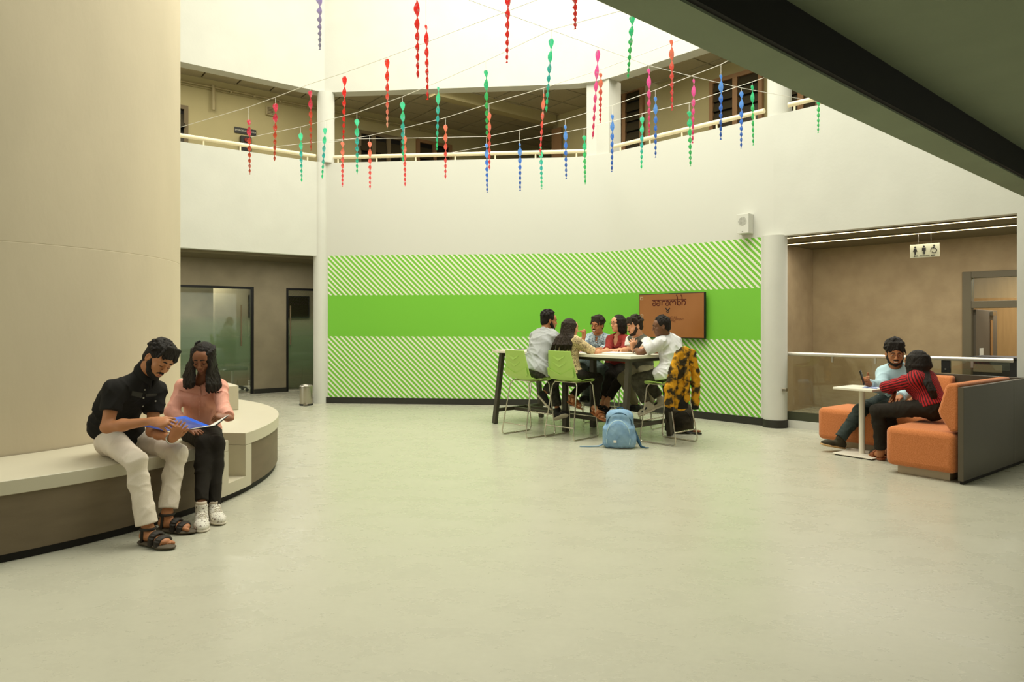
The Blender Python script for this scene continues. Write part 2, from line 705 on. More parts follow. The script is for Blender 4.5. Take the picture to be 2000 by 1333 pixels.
def graphic_mat():
    """White paint with a printed green graphic: a plain band between two bands of diagonal stripes (UV in metres)."""
    m, nt, b = new_mat('green_wall_graphic')
    uv = N(nt, 'ShaderNodeUVMap', uv_map='metres')
    sp = N(nt, 'ShaderNodeSeparateXYZ')
    L(nt, uv.outputs['UV'], sp.inputs['Vector'])

    def op(o, a, c=None):
        n = N(nt, 'ShaderNodeMath', operation=o)
        for i, x in enumerate((a, c)):
            if x is None:
                continue
            if isinstance(x, (int, float)):
                n.inputs[i].default_value = x
            else:
                L(nt, x, n.inputs[i])
        return n.outputs[0]
    u, v = sp.outputs['X'], sp.outputs['Y']
    st = op('LESS_THAN', op('FRACT', op('DIVIDE', op('ADD', u, v), 0.0905)), 0.56)
    plain = op('MULTIPLY', op('GREATER_THAN', v, 1.165), op('LESS_THAN', v, 1.88))
    allg = op('MAXIMUM', st, plain)
    inz = op('MULTIPLY', op('GREATER_THAN', v, 0.02), op('LESS_THAN', v, 2.57))
    inu = op('MULTIPLY', op('GREATER_THAN', u, 0.03), op('LESS_THAN', u, U_END))
    g = op('MULTIPLY', allg, op('MULTIPLY', inz, inu))
    nz = N(nt, 'ShaderNodeTexNoise')
    nz.inputs['Scale'].default_value = 2.0
    rp = N(nt, 'ShaderNodeValToRGB')
    rp.color_ramp.elements[0].color = srgb(110, 180, 56)
    rp.color_ramp.elements[1].color = srgb(122, 192, 64)
    L(nt, nz.outputs['Fac'], rp.inputs['Fac'])
    mx = N(nt, 'ShaderNodeMix', data_type='RGBA')
    mw = N(nt, 'ShaderNodeMix', data_type='RGBA')
    mw.inputs['A'].default_value = srgb(204, 203, 192)
    mw.inputs['B'].default_value = srgb(226, 227, 208)
    L(nt, op('MULTIPLY', inz, inu), mw.inputs['Factor'])
    L(nt, mw.outputs['Result'], mx.inputs['A'])
    L(nt, rp.outputs['Color'], mx.inputs['B'])
    L(nt, g, mx.inputs['Factor'])
    L(nt, mx.outputs['Result'], b.inputs['Base Color'])
    r = N(nt, 'ShaderNodeMix')
    r.inputs['A'].default_value = 0.85
    r.inputs['B'].default_value = 0.42
    L(nt, inz, r.inputs['Factor'])
    L(nt, r.outputs['Result'], b.inputs['Roughness'])
    b.inputs['Specular IOR Level'].default_value = 0.25
    return m


# floor -----------------------------------------------------------------------
struct('floor', MB().add([(-14, -6, 0), (14, -6, 0), (14, 22, 0), (-14, 22, 0)], [(0, 1, 2, 3)]), floor_mat())

# back wall (centre face, curved corner, first part of the right face) --------
gl = on_line(637, A_, nrm(B_ - A_))
dC = nrm(B_ - A_)
pl = [gl]
s0, s1 = B_ - dC * 0.55, B_ + dR * 0.55
for i in range(13):
    t = i / 12
    pl.append((1 - t) ** 2 * s0 + 2 * t * (1 - t) * B_ + t * t * s1)
gend = on_line(1486, B_, dR)
pl += [gend, C_ + dR * 0.02]
uu = [0.0]
for i in range(1, len(pl)):
    uu.append(uu[-1] + float(np.linalg.norm(pl[i] - pl[i - 1])))
U_END = uu[-2]
m_graphic = graphic_mat()


def ribbon_wall(name, pts, z0, z1, th, m, us=None, outs=None):
    """A wall that follows a plan polyline, thickness th away from the atrium, UV in metres."""
    n = len(pts)
    ns = []
    for i in range(n):
        d = nrm(pts[min(i + 1, n - 1)] - pts[max(i - 1, 0)])
        ns.append(A3(-d[1], d[0], 0))
    vs = [(p[0], p[1], z) for z in (z0, z1) for p in pts]
    vs += [tuple((p + q * th)[:2]) + (z,) for z in (z0, z1) for p, q in zip(pts, ns)]
    fs = []
    for i in range(n - 1):
        a, b2, c, d = i, i + 1, n + i + 1, n + i
        fs.append((a, b2, c, d))
        fs.append((2 * n + i + 1, 2 * n + i, 3 * n + i, 3 * n + i + 1))
        fs.append((d, c, 3 * n + i + 1, 3 * n + i))
        fs.append((b2, a, 2 * n + i, 2 * n + i + 1))
    fs.append((0, n, 3 * n, 2 * n))
    fs.append((n - 1, 3 * n - 1, 4 * n - 1, 2 * n - 1))
    o = struct(name, MB().add(vs, fs), m)
    if us:
        me = o.data
        lay = me.uv_layers.new(name='metres')
        for lp in me.loops:
            i = lp.vertex_index
            lay.data[lp.index].uv = (us[i % n], vs[i][2])
    for p in o.data.polygons:
        p.use_smooth = True
    o.data.set_sharp_from_angle(angle=math.radians(20))
    return o


ribbon_wall('wall_back', pl, 0, Z_PAR, 0.14, m_graphic, uu)
plf = [A_] + pl[1:14] + [B_ + dR * 6.2]
ribbon_wall('trim_1', plf, Z_FAS, Z_TOP, 0.25, m_white)                       # upper fascia, back and right
struct('trim_2', MB().slab(L0, A_ + dL * 0.0, Z_FAS, Z_TOP, 0.25), m_white)   # upper fascia, left
struct('wall_left', MB().slab(L0, A_ - dL * 0.02, Z_OPEN, Z_PAR, 0.14), m_white)
struct('wall_left', MB().slab(A_, gl + dC * 0.0, Z_OPEN, Z_PAR, 0.139), m_white)
D2 = on_line(1986, B_, dR)
struct('wall_right', MB().slab(C_ + dR * 0.02, E_, Z_OPEN, Z_PAR, 0.14), m_white)
struct('wall_right', MB().slab(D2, E_, 0, Z_OPEN, 0.14), m_white)

# columns
mb = MB().lathe([(0.118, 0), (0.118, Z_PAR)], on_line(625, A_, dC) + nC * 0.02)
struct('column', mb, m_white, smooth=40)
struct('column', MB().lathe([(0.147, Z_PAR), (0.147, Z_FAS)], on_line(634, A_, dC) + nC * 0.06), m_white, smooth=40)
cc = on_line(1511, B_, dR) + nR * 0.04
struct('column', MB().lathe([(0.155, 0), (0.155, Z_OPEN + 0.01)], cc, 32), m_white, smooth=40)
struct('column', MB().lathe([(0.155, Z_PAR), (0.155, Z_FAS)], cc + nR * 0.13, 32), m_white, smooth=40)
mb = MB().lathe([(0.163, 0), (0.163, 0.105)], cc, 32)
struct('baseboard_column', mb, m_black, smooth=40)
p1, p2 = on_line(1146, A_, dC), on_line(1189, B_, dR)
pp = pl[5:9]
p3, p4 = p2 + nR * 0.32, p1 + nC * 0.32
struct('column', MB().prism([tuple(x[:2]) for x in [p1, B_ - dC * 0.1, B_ + dR * 0.06, p2, p3, p4]], Z_PAR, Z_FAS), m_white)

struct('wall_front', MB().box((0, -4.0, 4.3), (12, 0.1, 4.3)), m_white)  # unseen wall behind the camera, added to darken the foreground
# baseboard
nb = []
for i, p in enumerate(pl):
    d = nrm(pl[min(i + 1, len(pl) - 1)] - pl[max(i - 1, 0)])
    nb.append(p + A3(d[1], -d[0], 0) * 0.014)
nb[0] = nb[0] - dC * 0.26
ribbon_wall('baseboard_back', nb, 0, 0.105, 0.013, m_black)

# ------------------------------------------------------------------ upper gallery
rails = []


def railing(p, q, label, n_posts, nout):
    t = thing('gallery_railing', label, 'railing', tuple((p + q) / 2 + A3(0, 0, Z_PAR)))
    off = nout * 0.06
    a, b = p + off + A3(0, 0, 4.30), q + off + A3(0, 0, 4.30)
    MB().tube([a, b], 0.033, 12).build('handrail', m_rail, t, smooth=60)
    for i in range(n_posts):
        s = (i + 0.25) / (n_posts - 0.5)
        g = lerp(p, q, s) + off
        MB().tube([g + A3(0, 0, Z_PAR - 0.01), g + A3(0, 0, 4.29)], 0.014, 8).build('post', m_rail, t, smooth=60)


m_rail = mat('cream_painted_steel', (236, 222, 186), rough=0.45, spec=0.4)
railing(L0 + dL * 0.3, A_ - dL * 0.14, 'cream steel gallery railing left of the round column', 9, nL)
railing(gl + dC * 0.02, on_line(1146, A_, dC), 'cream steel gallery railing across the middle opening', 7, nC)
railing(p2 + dR * 0.05, on_line(1489, B_, dR), 'cream steel gallery railing between square and round pillars', 5, nR)
railing(on_line(1536, B_, dR), on_line(1720, B_, dR), 'short cream gallery railing next to the dark beam', 4, nR)

# walls behind the gallery
off_l, off_r = 2.0, 2.0
ul0 = L0 + nL * off_l
struct('wall_gallery_left', MB().slab(ul0, ul0 + dL * 15, 3.2, 6.1, 0.15), m_corr_up)
ur0 = B_ + nR * off_r - dR * 2.83
struct('wall_gallery_right', MB().slab(ur0, ur0 + dR * 10, 3.2, 6.1, 0.15), m_corr_up)
struct('wall_gallery_right', MB().slab(ur0 + nR * 5, ur0, 3.2, 6.1, 0.15), m_corr_up)
struct('wall_gallery_far', MB().slab(A3(-2, 24, 0), A3(9, 19, 0), 3.2, 6.1, 0.15), m_corr_up)
# gallery floor slabs (ceilings of the corridors below) and roof
zf0, zf1 = Z_LC + 0.18, 3.30
reg = {
    'left': [L0 + nL * 0.1, A_ + nL * 0.1 + dL * 0.2, A_ + nL * 9 + dL * 2, L0 + nL * 9],
    'back': [A_ + nC * 0.1, B_ + nC * 0.1, B_ + nC * 10 + dC * 5, A_ + nC * 10 - dC * 5],
    'right': [B_ + nR * 0.1, E_ + nR * 0.1, E_ + nR * 9, B_ + nR * 9],
}


def ccw(poly):
    a = sum(poly[i][0] * poly[(i + 1) % len(poly)][1] - poly[(i + 1) % len(poly)][0] * poly[i][1] for i in range(len(poly)))
    return [tuple(p[:2]) for p in (poly if a > 0 else poly[::-1])]


for i, (k, poly) in enumerate(reg.items()):
    struct('ceiling', MB().prism(ccw(poly), zf0 + 0.003 * i, zf1 + 0.003 * i), m_ceil_dk)
    struct('ceiling', MB().prism(ccw(poly), Z_UC + 0.03 + 0.004 * i, 6.3 + 0.004 * i), m_grid)

q_ = lambda px: on_line(px, ul0, dL)
# suspended tiles of the gallery ceiling: one object each
gal = bpy.data.objects['ceiling.001']
TS = 0.62
tile_me = MB().box((0, 0, 0), (TS / 2 - 0.017, TS / 2 - 0.017, 0.012), np.stack([dL, nL, A3(0, 0, 1)], axis=1)).build('ceiling_tile', m_tile, gal).data
first = bpy.data.objects['ceiling_tile']
nt_ = 0


def outside(p):
    if (p - A_) @ nL > 0.75 and (p - A_) @ dL < 0.2:
        return True
    if (p - A_) @ nC > 0.75 and -0.2 < (p - A_) @ dC < 4.9 and (p - A_) @ nL > -20:
        return True
    if (p - B_) @ nR > 0.75 and (p - B_) @ dR > -0.3:
        return True
    if (p - A_) @ nC > 0.75 and (p - B_) @ nR > 0.75 and p[0] > -3:
        return True
    if (p - A_) @ nC > 0.6 and -3.5 < (p - A_) @ dC < 0.5 and (p - A_) @ nL > 0.6:
        return True
    return False


for a in range(-12, 26):
    for b in range(-8, 22):
        p = A_ + dL * (a * TS) + nL * (0.35 + b * TS - 6.0)
        if not outside(p):
            continue
        if (p - ul0) @ nL > 0.2 or ((p - ur0) @ nR > 0.2 and (p - ur0) @ dR > -0.2):
            continue
        x, y = 1000 + F * p[0] / p[1], HZ - F * (Z_UC - CH) / p[1]
        if not (330 < x < 1640 and 70 < y < 310) or p[1] > 18.5:
            continue
        t = first if nt_ == 0 else first.copy()
        if nt_:
            COL.objects.link(t)
        t.location = (p[0], p[1], Z_UC + 0.018)
        nt_ += 1
struct('trim_3', MB().slab(P(850, 180, 12.86) * A3(1, 1, 0), P(1085, 240, 14.83) * A3(1, 1, 0) + dL * 1.2, 5.70, 5.93, 0.22), m_corr_up)
struct('trim_4', MB().slab(P(850, 180, 12.86) * A3(1, 1, 0) + nL * 3.6 - dL * 1.0, P(1085, 240, 14.83) * A3(1, 1, 0) + nL * 3.6 + dL * 3.2, 5.74, 5.93, 0.18), m_corr_up)

for lp, pw in ((A_ + nL * 0.7 - dL * 2.0, 15), (A_ + nL * 0.7 - dL * 0.6, 12), (A_ + nC * 0.8 + dC * 1.2, 16), (A_ + nC * 0.8 + dC * 2.6, 16), (B_ + nC * 0.8 - dC * 0.6, 13), (B_ + nR * 0.7 + dR * 1.3, 10), (B_ + nR * 0.7 + dR * 3.2, 12)):
    area('gallery_fill', tuple(lp + A3(0, 0, 5.78)), (0, 0, 0), 0.9, 0.3, pw, (1, 0.93, 0.76))  # added fill lights, kept out of view behind the fascia, brighten the gallery

# doors and louvred windows of the gallery -----------------------------------
m_wood = mat('brown_window_wood', (150, 116, 82), rough=0.6, var=0.12, vscale=6, stretch=(1, 1, 0.2))
m_dkglass = mat('dark_louvre_glass', (62, 56, 42), rough=0.25, spec=0.5)
m_dkwood = mat('dark_grey_window_paint', (118, 104, 78), rough=0.6)


def louvre_window(name, p, q, z0, z1, nout, n_leaf, label=None, wood=None, slats=7):
    """Framed window or door whose leaves each hold a stack of tilted louvres."""
    wood = wood or m_wood
    d = nrm(q - p)
    w = float(np.linalg.norm(q - p))
    R = np.stack([d, -nout, A3(0, 0, 1)], axis=1)
    mid = (p + q) / 2
    root = bpy.data.objects.new(name, None)
    COL.objects.link(root)
    root.location = tuple(mid + A3(0, 0, z0))
    WLOC[root.name] = np.array(root.location)
    root['kind'] = 'structure'
    ft = 0.07
    mb = MB()
    for s in (-1, 1):
        mb.box(mid + d * s * (w / 2 - ft / 2) + A3(0, 0, (z0 + z1) / 2) - nout * 0.03, (ft / 2, 0.04, (z1 - z0) / 2), R)
    mb.box(mid + A3(0, 0, z1 - ft / 2) - nout * 0.03, (w / 2 - ft - 0.001, 0.04, ft / 2), R)
    for i in range(1, n_leaf):
        mb.box(mid + d * (-w / 2 + w * i / n_leaf) + A3(0, 0, (z0 + z1 - ft) / 2) - nout * 0.03, (0.045, 0.04, (z1 - z0 - ft) / 2 - 0.001), R)
    mb.build('window_frame', wood, root)
    lw = w / n_leaf
    ct = math.cos(0.6)
    for i in range(n_leaf):
        c = mid + d * (-w / 2 + lw * (i + 0.5)) - nout * 0.012
        pane = MB().box(c + A3(0, 0, (z0 + z1 - ft) / 2), (lw / 2 - 0.05, 0.004, (z1 - z0 - ft) / 2), R).build('pane', m_shade_pane, root)
        for k in range(slats):
            z = z0 + (z1 - z0 - ft) * (k + 0.5) / slats
            Rs = R @ np.array([[1, 0, 0], [0, math.cos(0.3), -math.sin(0.3)], [0, math.sin(0.3), math.cos(0.3)]])
            MB().box(c + A3(0, 0, z) - nout * 0.03, (lw / 2 - 0.05, 0.004, (z1 - z0 - ft) / slats * 0.47), Rs).build('slat', m_dkglass, pane)
    return root


ub = (ul0, dL)
q = lambda px: on_line(px, *ub)
louvre_window('window_1', q(697), q(786), 3.5, zrow(262, q(740)[1]), nL, 3, wood=m_dkwood, slats=5)
louvre_window('window_2', q(812), q(880), 3.5, zrow(279, q(850)[1]), nL, 2, wood=m_wood, slats=5)
louvre_window('window_3', q(330), q(366), 3.5, zrow(206, q(350)[1]), nL, 1, wood=m_dkwood, slats=5)
g = lambda px: on_line(px, ur0, dR)
louvre_window('window_4', g(1186), g(1259), 3.4, zrow(176, g(1230)[1]), nR, 2, slats=13)
louvre_window('window_5', g(1389), g(1492), 3.4, zrow(145, g(1440)[1]), nR, 2, slats=13)
louvre_window('window_6', g(1530), g(1605), 3.4, zrow(160, g(1560)[1]), nR, 2, slats=13)
MB().slab(ur0 + dR * 0.02 - nR * 0.03, ur0 + dR * 0.30 - nR * 0.03, 3.3, 5.6, -0.04).build('door_frame', m_wood, bpy.data.objects['wall_gallery_right'])

# pipes on the gallery wall
m_pipe = mat('cream_conduit', (176, 164, 126), rough=0.6)
t = thing('conduit', 'long cream pipe running along the gallery wall below the tiled ceiling', 'pipe', tuple(q(600) + A3(0, 0, 5.4)))
zc = zrow(160, q(355)[1])
a, b = q(345), q(900)
o_ = -nL * 0.045
MB().tube([a + o_ + A3(0, 0, zc), b + o_ + A3(0, 0, zc)], 0.017, 8).build('pipe', m_pipe, t, smooth=60)
s = q(415)
MB().tube([s + o_ * 1.6 + A3(0, 0, zc + 0.03), s + o_ * 1.6 + A3(0, 0, zrow(217, s[1]))], 0.03, 10).build('down_pipe', m_pipe, t, smooth=60)
MB().tube([a + o_ + A3(0, 0, zc - 0.05), b + o_ + A3(0, 0, zc - 0.05)], 0.007, 6).build('cable', m_pipe, t, smooth=60)
for px in (450, 495, 545, 600, 700, 760, 820):
    s = q(px)
    MB().tube([s + o_ + dL * -0.02 + A3(0, 0, zc - 0.012), s + o_ + dL * 0.02 + A3(0, 0, zc - 0.012)], 0.034, 8).build('clip', m_pipe, t, smooth=60)

# emergency alarm plate, alarm box, small louvred speaker
m_blk = mat('black_plastic', (30, 30, 28), rough=0.45, spec=0.4)
m_wht = mat('white_lettering', (222, 220, 205), rough=0.6)
s = q(479)
RL = np.stack([dL, -nL * -1.0, A3(0, 0, 1)], axis=1)


def wall_frame(d, nout):
    """x along d, y up, z out of the wall towards the atrium."""
    return np.stack([d, A3(0, 0, 1), -nout], axis=1)


t = thing('alarm_sign', 'black emergency alarm plate on the gallery wall behind the railing', 'sign', tuple(s + A3(0, 0, zrow(257, s[1]))))
zs = zrow(257, s[1])
MB().box(s - nL * 0.012 + A3(0, 0, zs), (0.20, 0.008, 0.055), np.stack([dL, nL, A3(0, 0, 1)], axis=1)).build('plate', m_blk, t)
text('lettering', 'EMERGENCY ALARM', 0.042, M4(wall_frame(dL, nL), s - nL * 0.0215 + A3(0, 0, zs)), m_wht, t)
s = q(478)
t = thing('alarm_box', 'black alarm call box with red lamp under the emergency plate', 'alarm', tuple(s + A3(0, 0, zrow(282, s[1]))))
zb = zrow(284, s[1])
MB().box(s - nL * 0.056 + A3(0, 0, zb), (0.10, 0.05, 0.155), np.stack([dL, nL, A3(0, 0, 1)], axis=1)).build('body', m_blk, t, bevel=0.01)
MB().tube([s - nL * 0.1 + A3(0, 0, zb + 0.08), s - nL * 0.125 + A3(0, 0, zb + 0.08)], 0.04, 14).build('lamp', mat('alarm_red', (120, 40, 26), rough=0.3), t, smooth=50)
s = q(526)
t = thing('wall_grille', 'small grey square speaker on the gallery wall right of the alarm plate', 'speaker', tuple(s + A3(0, 0, zrow(218, s[1]))))
zb = zrow(218, s[1])
Rg = np.stack([dL, nL, A3(0, 0, 1)], axis=1)
MB().box(s - nL * 0.03 + A3(0, 0, zb), (0.075, 0.03, 0.085), Rg).build('case', m_pipe, t, bevel=0.008)
for k in range(5):
    MB().box(s - nL * 0.062 + A3(0, 0, zb - 0.056 + 0.028 * k), (0.055, 0.004, 0.008), Rg).build('slat', m_dkwood, t)
s = q(853)
t = thing('door_plate', 'small black plate on the gallery wall over the far doors', 'sign', tuple(s + A3(0, 0, zrow(293, s[1]))))
MB().box(s - nL * 0.02 + A3(0, 0, zrow(293, s[1])), (0.13, 0.02, 0.045), Rg).build('plate', m_blk, t, bevel=0.006)

# ------------------------------------------------------------------ bridge slab over the right-hand side
bp0 = A3(4.71, 6.28, 0)
bd = nrm(A3(0.755, 0.656, 0))
bn = A3(bd[1], -bd[0], 0)
s0, s1 = bp0 - bd * 13.0, bp0 + bd * 2.45
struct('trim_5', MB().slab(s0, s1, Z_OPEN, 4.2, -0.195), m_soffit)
struct('trim_shade', MB().slab(s0 + bn * 0.19, s1 + bn * 0.19, Z_OPEN + 0.012, 2.80, -0.03), m_shade_pane)  # dark strip: shade on the beam's inner face, put into the colour
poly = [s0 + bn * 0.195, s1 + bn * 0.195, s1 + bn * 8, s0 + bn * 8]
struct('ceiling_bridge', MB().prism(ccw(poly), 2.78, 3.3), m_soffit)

# ------------------------------------------------------------------ drum (round core) and ring bench
struct('wall_drum', MB().lathe([(1.87, 0.40), (1.87, 1.960), (1.8688, 1.962), (1.8688, 1.966), (1.87, 1.968), (1.87, Z_TOP)], DRUM, 160), m_drum, smooth=30)

m_bench_top = mat('cream_solid_surface', (196, 188, 164), rough=0.38, spec=0.4, var=0.02, vscale=3)
m_bench_side = mat('brown_grey_laminate', (112, 98, 76), rough=0.55, spec=0.3, var=0.10, vscale=3.5, stretch=(1, 1, 4), bump=0.04)
m_plinth = mat('black_plinth', (26, 22, 16), rough=0.6)
RB, ZB = 2.77, 0.480


def ring(mb, r0, r1, a0, a1, z0, z1, n=60, mi=0):
    """Sector of a ring around the drum (degrees)."""
    ang = [math.radians(a0 + (a1 - a0) * i / n) for i in range(n + 1)]
    b = len(mb.v)
    for z in (z0, z1):
        for r in (r0, r1):
            for an in ang:
                mb.v.append((DRUM[0] + r * math.cos(an), DRUM[1] + r * math.sin(an), z))
    m = n + 1
    I = lambda zi, ri, i: b + (zi * 2 + ri) * m + i
    for i in range(n):
        mb.f += [(I(0, 1, i), I(0, 1, i + 1), I(1, 1, i + 1), I(1, 1, i)),
                 (I(0, 0, i + 1), I(0, 0, i), I(1, 0, i), I(1, 0, i + 1)),
                 (I(1, 0, i), I(1, 1, i), I(1, 1, i + 1), I(1, 0, i + 1)),
                 (I(0, 0, i + 1), I(0, 1, i + 1), I(0, 1, i), I(0, 0, i))]
    mb.f += [(I(0, 0, 0), I(0, 1, 0), I(1, 1, 0), I(1, 0, 0)), (I(0, 1, n), I(0, 0, n), I(1, 0, n), I(1, 1, n))]
    mb.mi += [mi] * (4 * n + 2)
    return mb


tb = thing('ring_bench', 'long curved cream and brown bench wrapping the beige round wall', 'bench', (DRUM[0], DRUM[1], 0))
N0, N1 = -11.2, -6.0                       # notch in the front edge
ring(MB(), 1.88, RB, -120, N0, ZB - 0.085, ZB, 90).build('seat', m_bench_top, tb, smooth=30, bevel=0.004)
ring(MB(), 1.88, RB, N1, 75, ZB - 0.085, ZB + 0.015, 70).build('seat', m_bench_top, tb, smooth=30, bevel=0.004)
ring(MB(), 1.88, RB - 0.24, N0, N1, ZB - 0.085, ZB + 0.008, 8).build('seat', m_bench_top, tb, smooth=30)
ring(MB(), 1.9, RB - 0.012, -120, -13.1, 0.05, ZB - 0.086, 90).build('front_panel', m_bench_side, tb, smooth=30)
ring(MB(), 1.9, RB - 0.012, -3.9, 75, 0.05, ZB - 0.086, 70).build('front_panel', m_bench_side, tb, smooth=30)
ring(MB(), RB - 0.25, RB - 0.241, N0, N1, 0.05, ZB - 0.086, 8).build('notch_back', m_bench_top, tb, smooth=30)
ring(MB(), RB - 0.25, RB, -13.1, N0, 0.05, ZB - 0.086, 4).build('notch_side', m_bench_top, tb, smooth=30)
ring(MB(), RB - 0.25, RB, N1, -3.9, 0.05, ZB - 0.086, 4).build('notch_side', m_bench_top, tb, smooth=30)
ring(MB(), RB - 0.24, RB, N0, N1, 0.05, 0.14, 8).build('notch_shelf', m_bench_top, tb, smooth=30)
ring(MB(), 1.95, RB - 0.03, -120, 75, 0.0, 0.05, 150).build('plinth', m_plinth, tb, smooth=30)
ring(MB(), 1.88, 2.42, 30, 74, ZB + 0.016, 0.745, 40).build('backrest_block', m_bench_top, tb, smooth=30, bevel=0.004)

# ------------------------------------------------------------------ left corridor (ground floor)
cl0 = L0 + nL * 2.35
cq = lambda px: on_line(px, cl0, dL)
g1a, g1b, g2a, g2b = cq(250), cq(496), cq(559), cq(700)
zg = 2.11
struct('wall_corridor_left', MB().slab(g1b, g2a, 0, zg, 0.15), m_corr)
struct('wall_corridor_left', MB().slab(cl0 - dL * 2, cl0 + dL * 15, zg, Z_LC + 0.21, 0.15), m_corr)
struct('wall_corridor_left', MB().slab(cl0 - dL * 3, g1a, 0, zg, 0.15), m_corr)
struct('wall_corridor_left', MB().slab(g2b, cl0 + dL * 15, 0, zg, 0.15), m_corr)
struct('baseboard_left', MB().slab(g1b - nL * 0.014, g2a - nL * 0.014, 0, 0.09, 0.013), m_black)
struct('wall_office', MB().slab(cl0 - dL * 3 + nL * 3.3, cl0 + dL * 14 + nL * 3.3, 0, Z_LC + 0.2, 0.15), m_corr)
pm = cq(436) + nL * 0.2
struct('wall_office', MB().slab(cq(470) + nL * 1.9, cq(540) + nL * 1.9, 0, Z_LC + 0.2, 0.15), m_corr)
struct('ceiling_corridor', MB().prism(ccw([L0 + nL * 0.145, A_ + nL * 0.145 + dL * 3, A_ + dL * 3 + nL * 2.3, L0 + nL * 2.3]), Z_LC, Z_LC + 0.1), m_ceil_dk)
mb = MB().slab(L0 + nL * 0.9, A_ + dL * 3 + nL * 0.9, Z_LC - 0.03, Z_LC + 0.01, 0.05)
struct('trim_7', mb, m_corr)


def glass_mat(name, tint=(0.93, 0.96, 0.93), frost=None, refl=1.0):
    """Clear pane: see-through with a mirror-like Fresnel sheen; FROST = list of (height, amount) for a frosted film band."""
    m, nt, b = new_mat(name)
    nt.nodes.remove(b)
    out = nt.nodes['Material Output']
    tr = N(nt, 'ShaderNodeBsdfTransparent')
    tr.inputs['Color'].default_value = tint + (1,)
    gl_ = N(nt, 'ShaderNodeBsdfGlossy')
    gl_.inputs['Roughness'].default_value = 0.02
    gl_.inputs['Color'].default_value = (0.9, 1.0, 0.92, 1)
    fr = N(nt, 'ShaderNodeFresnel')
    fr.inputs['IOR'].default_value = 1.5
    ml = N(nt, 'ShaderNodeMath', operation='MULTIPLY')
    ml.inputs[1].default_value = refl
    L(nt, fr.outputs[0], ml.inputs[0])
    mx = N(nt, 'ShaderNodeMixShader')
    L(nt, ml.outputs[0], mx.inputs[0])
    L(nt, gl_.outputs[0], mx.inputs[2])
    if frost:
        tc = N(nt, 'ShaderNodeTexCoord')
        sp = N(nt, 'ShaderNodeSeparateXYZ')
        L(nt, tc.outputs['Object'], sp.inputs[0])
        rp = N(nt, 'ShaderNodeValToRGB')
        el = rp.color_ramp.elements
        while len(el) < len(frost):
            el.new(0.5)
        for e, (z, a) in zip(el, frost):
            e.position = z / 3.0
            e.color = (a, a, a, 1)
        dv = N(nt, 'ShaderNodeMath', operation='DIVIDE')
        dv.inputs[1].default_value = 3.0
        L(nt, sp.outputs['Z'], dv.inputs[0])
        L(nt, dv.outputs[0], rp.inputs[0])
        df = N(nt, 'ShaderNodeBsdfDiffuse')
        df.inputs['Color'].default_value = srgb(126, 148, 112)
        tl = N(nt, 'ShaderNodeBsdfTranslucent')
        tl.inputs['Color'].default_value = srgb(146, 168, 130)
        ms = N(nt, 'ShaderNodeMixShader')
        ms.inputs[0].default_value = 0.5
        L(nt, df.outputs[0], ms.inputs[1])
        L(nt, tl.outputs[0], ms.inputs[2])
        m2 = N(nt, 'ShaderNodeMixShader')
        L(nt, rp.outputs[0], m2.inputs[0])
        L(nt, tr.outputs[0], m2.inputs[1])
        L(nt, ms.outputs[0], m2.inputs[2])
        L(nt, m2.outputs[0], mx.inputs[1])
    else:
        L(nt, tr.outputs[0], mx.inputs[1])
    L(nt, mx.outputs[0], out.inputs['Surface'])
    return m


m_frost = glass_mat('frosted_band_glass', frost=[(0.0, 0.0), (0.30, 0.0), (0.72, 0.74), (1.02, 0.72), (1.55, 0.0), (3.0, 0.0)])
m_steel = mat('brushed_steel', (176, 170, 156), rough=0.3, metal=1.0)
m_frame_bk = mat('black_frame', (22, 22, 20), rough=0.5)


def glazed(name, p, q_, zt, nout, handle_at):
    root = bpy.data.objects.new(name, None)
    COL.objects.link(root)
    root.location = tuple((p + q_) / 2)
    WLOC[root.name] = np.array(root.location)
    root['kind'] = 'structure'
    d = nrm(q_ - p)
    w = float(np.linalg.norm(q_ - p))
    R = np.stack([d, nout, A3(0, 0, 1)], axis=1)
    mid = (p + q_) / 2 + nout * 0.05
    mb = MB()
    for s in (-1, 1):
        mb.box(mid + d * s * (w / 2 - 0.025) + A3(0, 0, zt / 2), (0.025, 0.04, zt / 2), R)
    mb.box(mid + A3(0, 0, zt - 0.022), (w / 2 - 0.051, 0.04, 0.022), R)
    mb.build('frame', m_frame_bk, root)
    MB().box(mid + A3(0, 0, zt / 2 + 0.0), (w / 2 - 0.052, 0.005, zt / 2 - 0.045), R).build('pane', m_frost, root)
    h = handle_at - nout * 0.0 + nout * 0.02
    MB().tube([h + A3(0, 0, 0.95), h + A3(0, 0, 1.75)], 0.014, 10).build('handle', m_dkwood, root, smooth=60)
    MB().tube([h + A3(0, 0, 1.68), h + A3(0, 0, 1.68) + nout * 0.03], 0.008, 8).build('bracket', m_steel, root, smooth=60)
    MB().tube([h + A3(0, 0, 1.02), h + A3(0, 0, 1.02) + nout * 0.03], 0.008, 8).build('bracket', m_steel, root, smooth=60)
    return root


glazed('door_1', g1a, g1b, zg, nL, cq(472))
glazed('door_2', g2a, g2b, zg, nL, cq(568))

for px in (400, 560):
    area('corridor_fill', tuple(cq(px) - nL * 1.2 + A3(0, 0, Z_LC - 0.04)), (0, 0, 0), 1.2, 0.2, 12, (1, 0.95, 0.84))  # added fill without a fitting, brightens the left corridor
